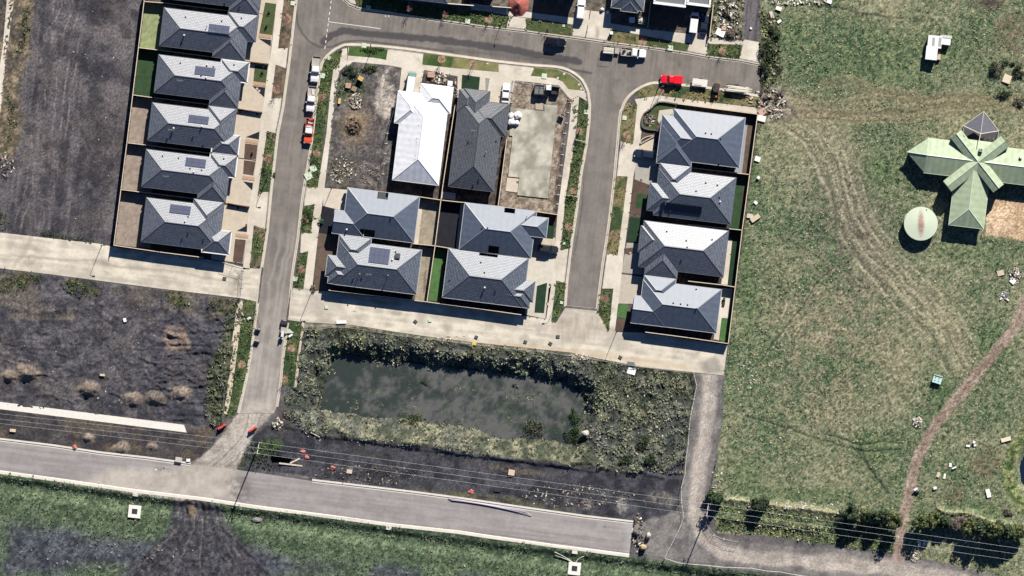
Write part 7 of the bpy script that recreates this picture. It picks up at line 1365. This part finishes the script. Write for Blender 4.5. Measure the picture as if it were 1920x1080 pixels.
for k, (x_, y_, L, W_, a_, m_, lb) in enumerate(((1416, 409, 2.4, 1.1, -35, M_TAN, 'tan board lying on the grass outside the east fence'), (1406, 405, 1.5, 1.0, 10, M_ROCK, 'pale broken slab next to the tan board outside the east fence'), (1420.5, 298, 1.3, 1.2, 20, M_WHT, 'white rubble lump outside the fence of the corner house'), (1422, 333, .7, .7, 30, M_WHT, 'small white lump outside the fence, south of the larger one'), (1417, 380, .9, .7, 40, M_WHT, 'white scrap north of the tan board by the east fence'), (1429, 210, 1.7, 1.5, -35, M_PNK, 'brownish cardboard sheet at the corner of the east fence'), (1428, 222, 2.0, 1.4, 15, M_WHT, 'pile of white plaster sheets below the brownish cardboard sheet'), (1409, 184, .9, .5, -35, M_TAN, 'tan block on the grass at the end of the path'), (1351, 61, 2.2, 1.7, 25, M_WHT, 'large pale sheet at the foot of the rubble by the old track'), (1886, 824, 2.4, .9, -15, mat('cream_sheet', c(240, 226, 196), .7), 'cream sheet beside the farm dam'), (1853, 925, 1.0, 2.0, -15, M_WHT, 'white barrel sheet on the bare patch south of the dam'), (1815, 836, .9, .5, 5, M_WHT, 'white block at the west of the three by the ash patch'), (1826, 829, .6, .6, 10, M_WHT, 'white block at the north of the three by the ash patch'), (1828, 835, .6, .45, -20, M_WHT, 'white block at the east of the three by the ash patch'), (1782, 872, .6, .9, 0, M_WHT, 'upright white block east of the farm track'), (1789, 877, 1.1, .3, -25, M_WHT, 'thin white slat beside the upright white block'), (1771, 893, .5, 1.2, 12, M_WHT, 'white slab in the weeds east of the farm track'), (1759, 890, .7, 1.2, 20, M_TAN, 'tan scrap left of the white slab east of the farm track'), (1753, 915, .8, .6, -20, M_WHT, 'white cube just east of the farm track'), (1899, 527, 1.3, 1.2, 40, M_WHT, 'white square sheet in the rubbish heap by the farm track'), (1876, 512, 1.6, 1.2, -15, M_TAN, 'tan mattress west of the rubbish heap by the farm track'), (1724, 1019, .8, 1.0, 5, M_WHT, 'white box under the belt trees, the left of two'), (1733, 1019, .7, .9, 15, M_WHT, 'white box under the belt trees, the right of two'), (1644, 962, .6, 1.4, 8, M_WHT, 'white upright panel between the belt trees'), (1888, 148, 1.9, 2.0, 20, mat('cream_slab', c(224, 206, 180), .8), 'cream slab inside the ring ditch'), (1184, 696, 2.0, 1.5, 15, M_WHT, 'white sheet on the basin rim below the laneway'), (1183, 682, 1.7, .9, 8, mat('blue_grey_box', c(104, 112, 126), .6), 'blue grey box on the laneway edge above the white sheet'), (335, 862, 1.6, 1.1, 10, M_ROCK, 'pale broken slab on the kerb beside the dirt turning'), (353, 863, .9, .7, 0, M_WHT, 'white block at the end of the kerb beside the dirt turning'), (24, 807, 1.4, .7, 5, M_TAN, 'tan block lying below the white footpath'), (959, 886, 1.5, 1.3, 10, mat('pink_sheet', c(222, 196, 170), .8), 'pinkish sheet on the dark soil north of the pipes'), (932, 918, 1.6, 1.0, 5, M_TRIM, 'dark box on the dark soil north of the pipes'), (655, 884, 1.3, .9, 10, M_ROCK, 'pale slab on the dark soil east of the red netting'), (1460, 16, 1.4, .9, 20, M_WHT, 'white sheet on the paddock edge at the top, the largest'), (1555, 3, 1.2, .9, 20, M_WHT, 'white sheet in the long grass at the top of the paddock'), (1447, 28, .8, 1.8, -20, M_ROCK, 'cream board among the weeds east of the old track'), (1461, 40, 1.0, .7, -35, M_WHT, 'white scrap east of the cream board by the old track'), (889, 644, 1.0, .8, 10, mat('yellow_scrap', c(226, 196, 96), .7), 'yellow scrap on the lane edge above the basin'), (640, 604, 2.4, .7, -2, M_WHT, 'white board bundle in the weeds at the basin rim'), (1357, 53, 1.1, .9, 5, M_PNK, 'pinkish rubble block by the driveway fence'), (1408, 53, .5, .5, 0, M_WHT, 'lone white block on the old track'), (234, 600, .7, .9, -15, M_WHT, 'white scrap alone on the muddy lot'), (192, 703, 1.2, .5, 5, M_TAN, 'tan scrap on the north of the dirt mounds'), (467, 597, .9, .5, -30, M_WHT, 'white scrap on the verge by the bent barrier'))):
    board(lb, x_, y_, L, W_, .25 if k % 3 else .4, a_, m_, 'scrap')
# dark panels on the lane, meter boxes and bins on lanes
for x_, y_, a_, lb in ((779, 603, 40, 'dark tilted panel on the laneway below the big solar array house'), (806, 601, 0, 'pale green drain cover on the laneway, middle of three'), (612, 576, 0, 'pale green drain cover on the west part of the east laneway'), (421, 522, 10, 'dark box on the west laneway near the wire fence'), (893, 632, 20, 'dark panel on the lane edge, westmost of a row of three'), (985, 641, 20, 'dark panel on the lane edge, in the middle of a row of three'), (1032, 644, 30, 'dark panel on the lane edge, eastmost of a row of three'), (1046, 631, 0, 'dark drain grate on the laneway below the middle street'), (1163, 670, 30, 'dark panel near the lane edge by the last house')):
    board(lb, x_, y_, .85, .7, .12, a_, M_LID if 'green' in lb else M_GRATE, 'panel', 'loose_panel', .04)
# rubble and litter heaps: loose bits nobody could count
def heap(name, lb, x_, y_, rx, ry, n, cols, s0, s1, hh_, seed, flat=False):
    r = random.Random(seed); b = MB()
    for k in range(n):
        a = r.uniform(0, 6.28); q = math.sqrt(r.random()); px, py = x_ + math.cos(a) * q * rx, y_ + math.sin(a) * q * ry; w_ = P(px, py); s_ = r.uniform(s0, s1)
        b.box(w_.x, w_.y, gz(px, py) + max(0, hh_ * (1 - q)) * r.random(), s_ * r.uniform(.6, 2.2), s_ * r.uniform(.4, 1.0), s_ * r.uniform(.15, .6), r.uniform(0, 3.1), .9, (lambda kk, cc: tuple(v * kk for v in cc))(r.uniform(.65, 1.15), r.choice(cols)), (r.uniform(-.5, .5), r.uniform(-.5, .5)))
    return tag(b.build(name, mat_col('loose_bits', .85, .12, 1, 6, 0), merge=False), lb, 'rubble', kind='stuff')
WH = [c(240, 236, 226), c(214, 204, 186), c(190, 178, 160)]; MX = WH + [c(120, 104, 92), c(96, 90, 86), c(160, 140, 120)]; DKC = [c(90, 82, 78), c(120, 108, 98), c(66, 62, 62)]
for a_ in (('rubble', 'scrap and broken boards heaped on the vacant corner lot', 666, 190, 14, 16, 120, MX, .15, .5, .5, 1), ('rubble', 'white scraps scattered at the south of the vacant corner lot', 640, 318, 24, 26, 150, MX, .1, .38, .1, 2), ('rubble', 'pale litter along the bottom of the vacant corner lot', 690, 325, 26, 20, 60, MX, .1, .4, .1, 3), ('rubble', 'bricks and bags in front of the white roofed house', 824, 146, 16, 11, 120, MX + [c(150, 110, 92)], .12, .5, .3, 4), ('rubble', 'builders scraps down the east side of the white roofed house', 855, 178, 4, 40, 60, MX, .1, .4, .1, 5), ('rubble', 'pale rubble heap among the weeds by the old track', 1366, 28, 22, 32, 130, WH + MX, .12, .6, .4, 6), ('rubble', 'dumped timber and rubbish at the dead end of the cross street', 1440, 188, 34, 26, 130, MX + DKC, .1, .7, .35, 7), ('rubble', 'pale sticks at the corner of the paddock', 1455, 212, 12, 10, 60, WH + [c(190, 160, 140)], .1, .5, .2, 8), ('rubble', 'grey rubbish heap by the farm track at the east edge', 1902, 516, 12, 16, 110, MX, .12, .5, .5, 9), ('rubble', 'white and blue litter south of the rubbish heap at the east edge', 1883, 556, 9, 9, 40, WH + [c(120, 130, 190)], .1, .5, .2, 10), ('rubble', 'white plastic bags heaped in the paddock', 1720, 790, 9, 8, 60, WH + [c(40, 44, 48)], .25, .6, .5, 11), ('rubble', 'white stones along the basin rim by the laneway', 1085, 670, 24, 5, 70, WH, .1, .5, .1, 12), ('rubble', 'pale litter along the lane edge above the basin', 850, 634, 30, 5, 60, WH + [c(220, 200, 110)], .1, .4, .1, 13), ('rubble', 'white stones on the paddock west side near the laneway', 1400, 700, 18, 30, 60, WH, .08, .32, .05, 14), ('rubble', 'white scraps on the paddock edge at the top', 1490, 4, 60, 6, 50, WH, .15, .6, .1, 15), ('rubble', 'broken pale stones by the dirt turning', 520, 795, 10, 12, 60, WH + DKC, .12, .5, .2, 16), ('rubble', 'broken concrete by the kerb end of the dirt turning', 306, 880, 14, 7, 40, MX, .12, .45, .2, 17), ('rubble', 'dark clods and stones on the soil beside the new road', 700, 890, 110, 18, 260, DKC + WH[2:], .1, .34, .05, 18), ('rubble', 'loose stones on the soil south of the basin', 1080, 930, 110, 22, 260, DKC + WH[1:], .1, .36, .05, 19), ('rubble', 'broken edge chunks at the east end of the new road', 1196, 1000, 10, 36, 90, DKC + WH, .15, .6, .15, 20), ('rubble', 'litter in the weeds by the street lamp in the west', 450, 595, 8, 16, 50, WH + DKC, .12, .5, .1, 21), ('rubble', 'pale stones and rags in the grass below the east pole', 1345, 905, 10, 40, 40, WH, .1, .4, .05, 22), ('rubble', 'white stones along the dry bank in the south paddock', 1480, 948, 90, 6, 80, WH, .1, .4, .05, 23), ('rubble', 'scattered white flecks over the paddock', 1560, 560, 190, 330, 110, WH, .08, .28, .02, 24), ('rubble', 'scattered stones on the upper dirt lot', 150, 220, 110, 210, 150, WH + DKC, .06, .2, .02, 25), ('rubble', 'scattered stones on the muddy lot', 220, 660, 190, 110, 150, WH + DKC, .06, .24, .02, 26), ('rubble', 'bits of litter in the basin weeds', 1180, 760, 110, 80, 110, WH, .08, .34, .05, 27), ('rubble', 'bits of litter on the west and south basin banks', 760, 815, 190, 24, 90, WH, .08, .3, .05, 28), ('rubble', 'stones and sods on the dark ground at the bottom left', 200, 1040, 190, 36, 260, DKC + WH[1:2], .08, .32, .05, 29), ('rubble', 'pale rubbish under the belt trees at the foot of the farm track', 1715, 1038, 12, 14, 50, WH, .12, .5, .1, 30), ('rubble', 'dumped tyres and scraps at the far west edge', 12, 310, 16, 26, 60, DKC + WH, .12, .5, .3, 31), ('rubble', 'stones in the garden of the corner house', 1218, 225, 10, 12, 90, DKC + WH[1:], .15, .5, .15, 32), ('rubble', 'broken brown clods heaped on the vacant corner lot', 665, 235, 13, 15, 110, [c(130, 108, 88), c(110, 92, 76), c(150, 128, 106)], .15, .42, .5, 33)): heap(*a_)
# timber frames across the middle street verge
M_FRM = mat('pale_timber', c(226, 214, 192), .8)
for pl, lb in (([(1078, 262), (1097, 266)], 'pale timber rail across the middle street verge, the northern one'), ([(1063, 366), (1084, 369)], 'pale timber rail across the middle street verge, the southern one')):
    root = thing('timber_rail', lb, 'rail', *pl[0]); A, B = Vector((0, 0, 0)), P(*pl[1]) - root.location
    for dz in (.4, .8): b = MB(); b.tube([A + Vector((0, 0, dz)), B + Vector((0, 0, dz))], .07, 5); b.build('rail', M_FRM, root)
    for q in (A, B, (A + B) / 2): b = MB(); b.cyl(q.x, q.y, 0, .06, .9, 6); b.build('post', M_FRM, root)
for (x_, y_), lb in (((493, 96), 'wheelie bin lying at the kerb of the second driveway'),): pass
# letterboxes and paver strips in the west front gardens
M_LBOX = mat('letterbox_dark', c(60, 58, 60), .6); M_PVR2 = mat('red_paver', c(196, 150, 124), .85); M_STRIP = mat('pebble_strip', c(190, 160, 130), .9, var=.2, scale=8)
for k, (x_, y_, a_, lb) in enumerate(((497, 67.5, 8, 'paver strip beside the topmost front lawn of the west row'), (487, 157.5, 8, 'paver strip beside the second front lawn of the west row'), (472.5, 265, 8, 'paver strip above the upper brown bed of the west row'), (466, 334, 8, 'paver strip below the lower brown bed of the west row'), (454, 442, 8, 'paver strip beside the bed nearest the west laneway'))):
    root = thing('paver_strip', lb, 'paver strip', x_, y_, a_, None, .05); b = MB(); b.box(0, 0, 0, 3.0, .85, .03); b.build('gravel_base', M_STRIP, root)
    for i in range(4): b = MB(); b.box(-1.05 + .7 * i, 0, .03, .38, .38, .03); b.build('paver', M_PVR2, root)
for k, (x_, y_, lb) in enumerate(((505, 22, 'small dark garden ornament cluster on the topmost west lawn, upper'), (500, 49, 'small dark garden ornament cluster on the topmost west lawn, lower'), (492.5, 134, 'small dark plant tub on the second west lawn'), (473, 287, 'small dark plant tub on the upper brown bed of the west row'))):
    root = thing('plant_tub', lb, 'plant tub', x_, y_, 0, None, .06); b = MB(); b.cyl(0, 0, 0, .22, .4, 10, .28); b.build('pot', M_LBOX, root); b = leafmass(60, .45, .5, .5, .35, 4, .09, DG, k); obj('leaves', b.mesh('leaves', False), M_TUFT, root)
root = thing('wheelie_bin', 'dark wheelie bin standing on the verge of the crossing gable house', 'bin', 1146.5, 62, 0); b = MB(); b.box(0, 0, .08, .55, .6, .9, 0, 1.12); b.build('body', M_TRIM, root); b = MB(); b.box(0, 0, .99, .68, .74, .07); b.build('lid', PW, root)
b = MB(); b.box(0, 0, 0, 1.4, 1.3, 1.2, 0, .95); o = b.build('water_cube', PW); o.location = P(1185, 37.5, 0); tag(o, 'white square bin in front of the crossing gable house', 'bin')
root = thing('spoil_bin', 'open bin full of grey spoil in front of the crossing gable house', 'bin', 1204, 39, 6)
for bx in ((0, .75, 0, 1.9, .06, .9), (0, -.75, 0, 1.9, .06, .9), (.92, 0, 0, .06, 1.5, .9), (-.92, 0, 0, .06, 1.5, .9)): b = MB(); b.box(*bx); b.build('side_panel', M_ALU, root)
b = MB(); b.blob(0, 0, .6, .85, .7, .45, 3, .5, 3, fr=2.6); b.build('spoil', mat('grey_spoil', c(190, 186, 178), .9, var=.4, scale=5), root)
for k, (x_, y_, s_, lb) in enumerate(((1129, 18, .5, 'white bag in the shade of the driveway at the top edge, the western one'), (1139.5, 23, .45, 'white bag in the shade of the driveway at the top edge, the eastern one'))): blob_thing('bag', lb, 'bag', x_, y_, s_, s_ * .9, .5, M_BAG, 60 + k, .3)
b = MB(); b.tube([P(x_, y_, .12) for x_, y_ in smooth_line([(325, 475), (345, 487.5), (372, 490), (398, 498), (420, 502)], 4)], .05, 5); tag(b.build('white_hose', M_ROPE), 'white hose lying along the shade of the west laneway fence', 'hose')
root = thing('outdoor_setting', 'row of small dark plant stakes in the dirt yard behind the big solar array house', 'stakes', 798, 520, 5)
for k in range(6): b = MB(); b.cyl(.0 + .06 * k, 1.8 - .75 * k, 0, .05, 1.1, 6); b.build('stake', M_TRIM, root)
root = thing('bench_seat', 'dark lounger on the white paving behind the last house of the east row', 'lounger', 1357, 566, 95); b = MB(); b.box(0, 0, .3, 1.7, .6, .08); b.build('seat', M_TRIM, root); b = MB(); b.box(-.7, 0, .38, .6, .6, .3, 0, .9); b.build('backrest', M_GRATE, root)
for s_ in (-.7, .7): b = MB(); b.box(s_, 0, 0, .08, .5, .3); b.build('leg', M_TRIM, root)
b = MB(); b.box(0, 0, 0, 3.3, 1.6, .12); o = b.build('shade_slab', mat('pale_slab', c(176, 184, 190), .8)); o.location = P(841, 367, .05); o.rotation_euler = (0, 0, R(-7)); tag(o, 'pale slab at the back of the long grey tiled house', 'slab')
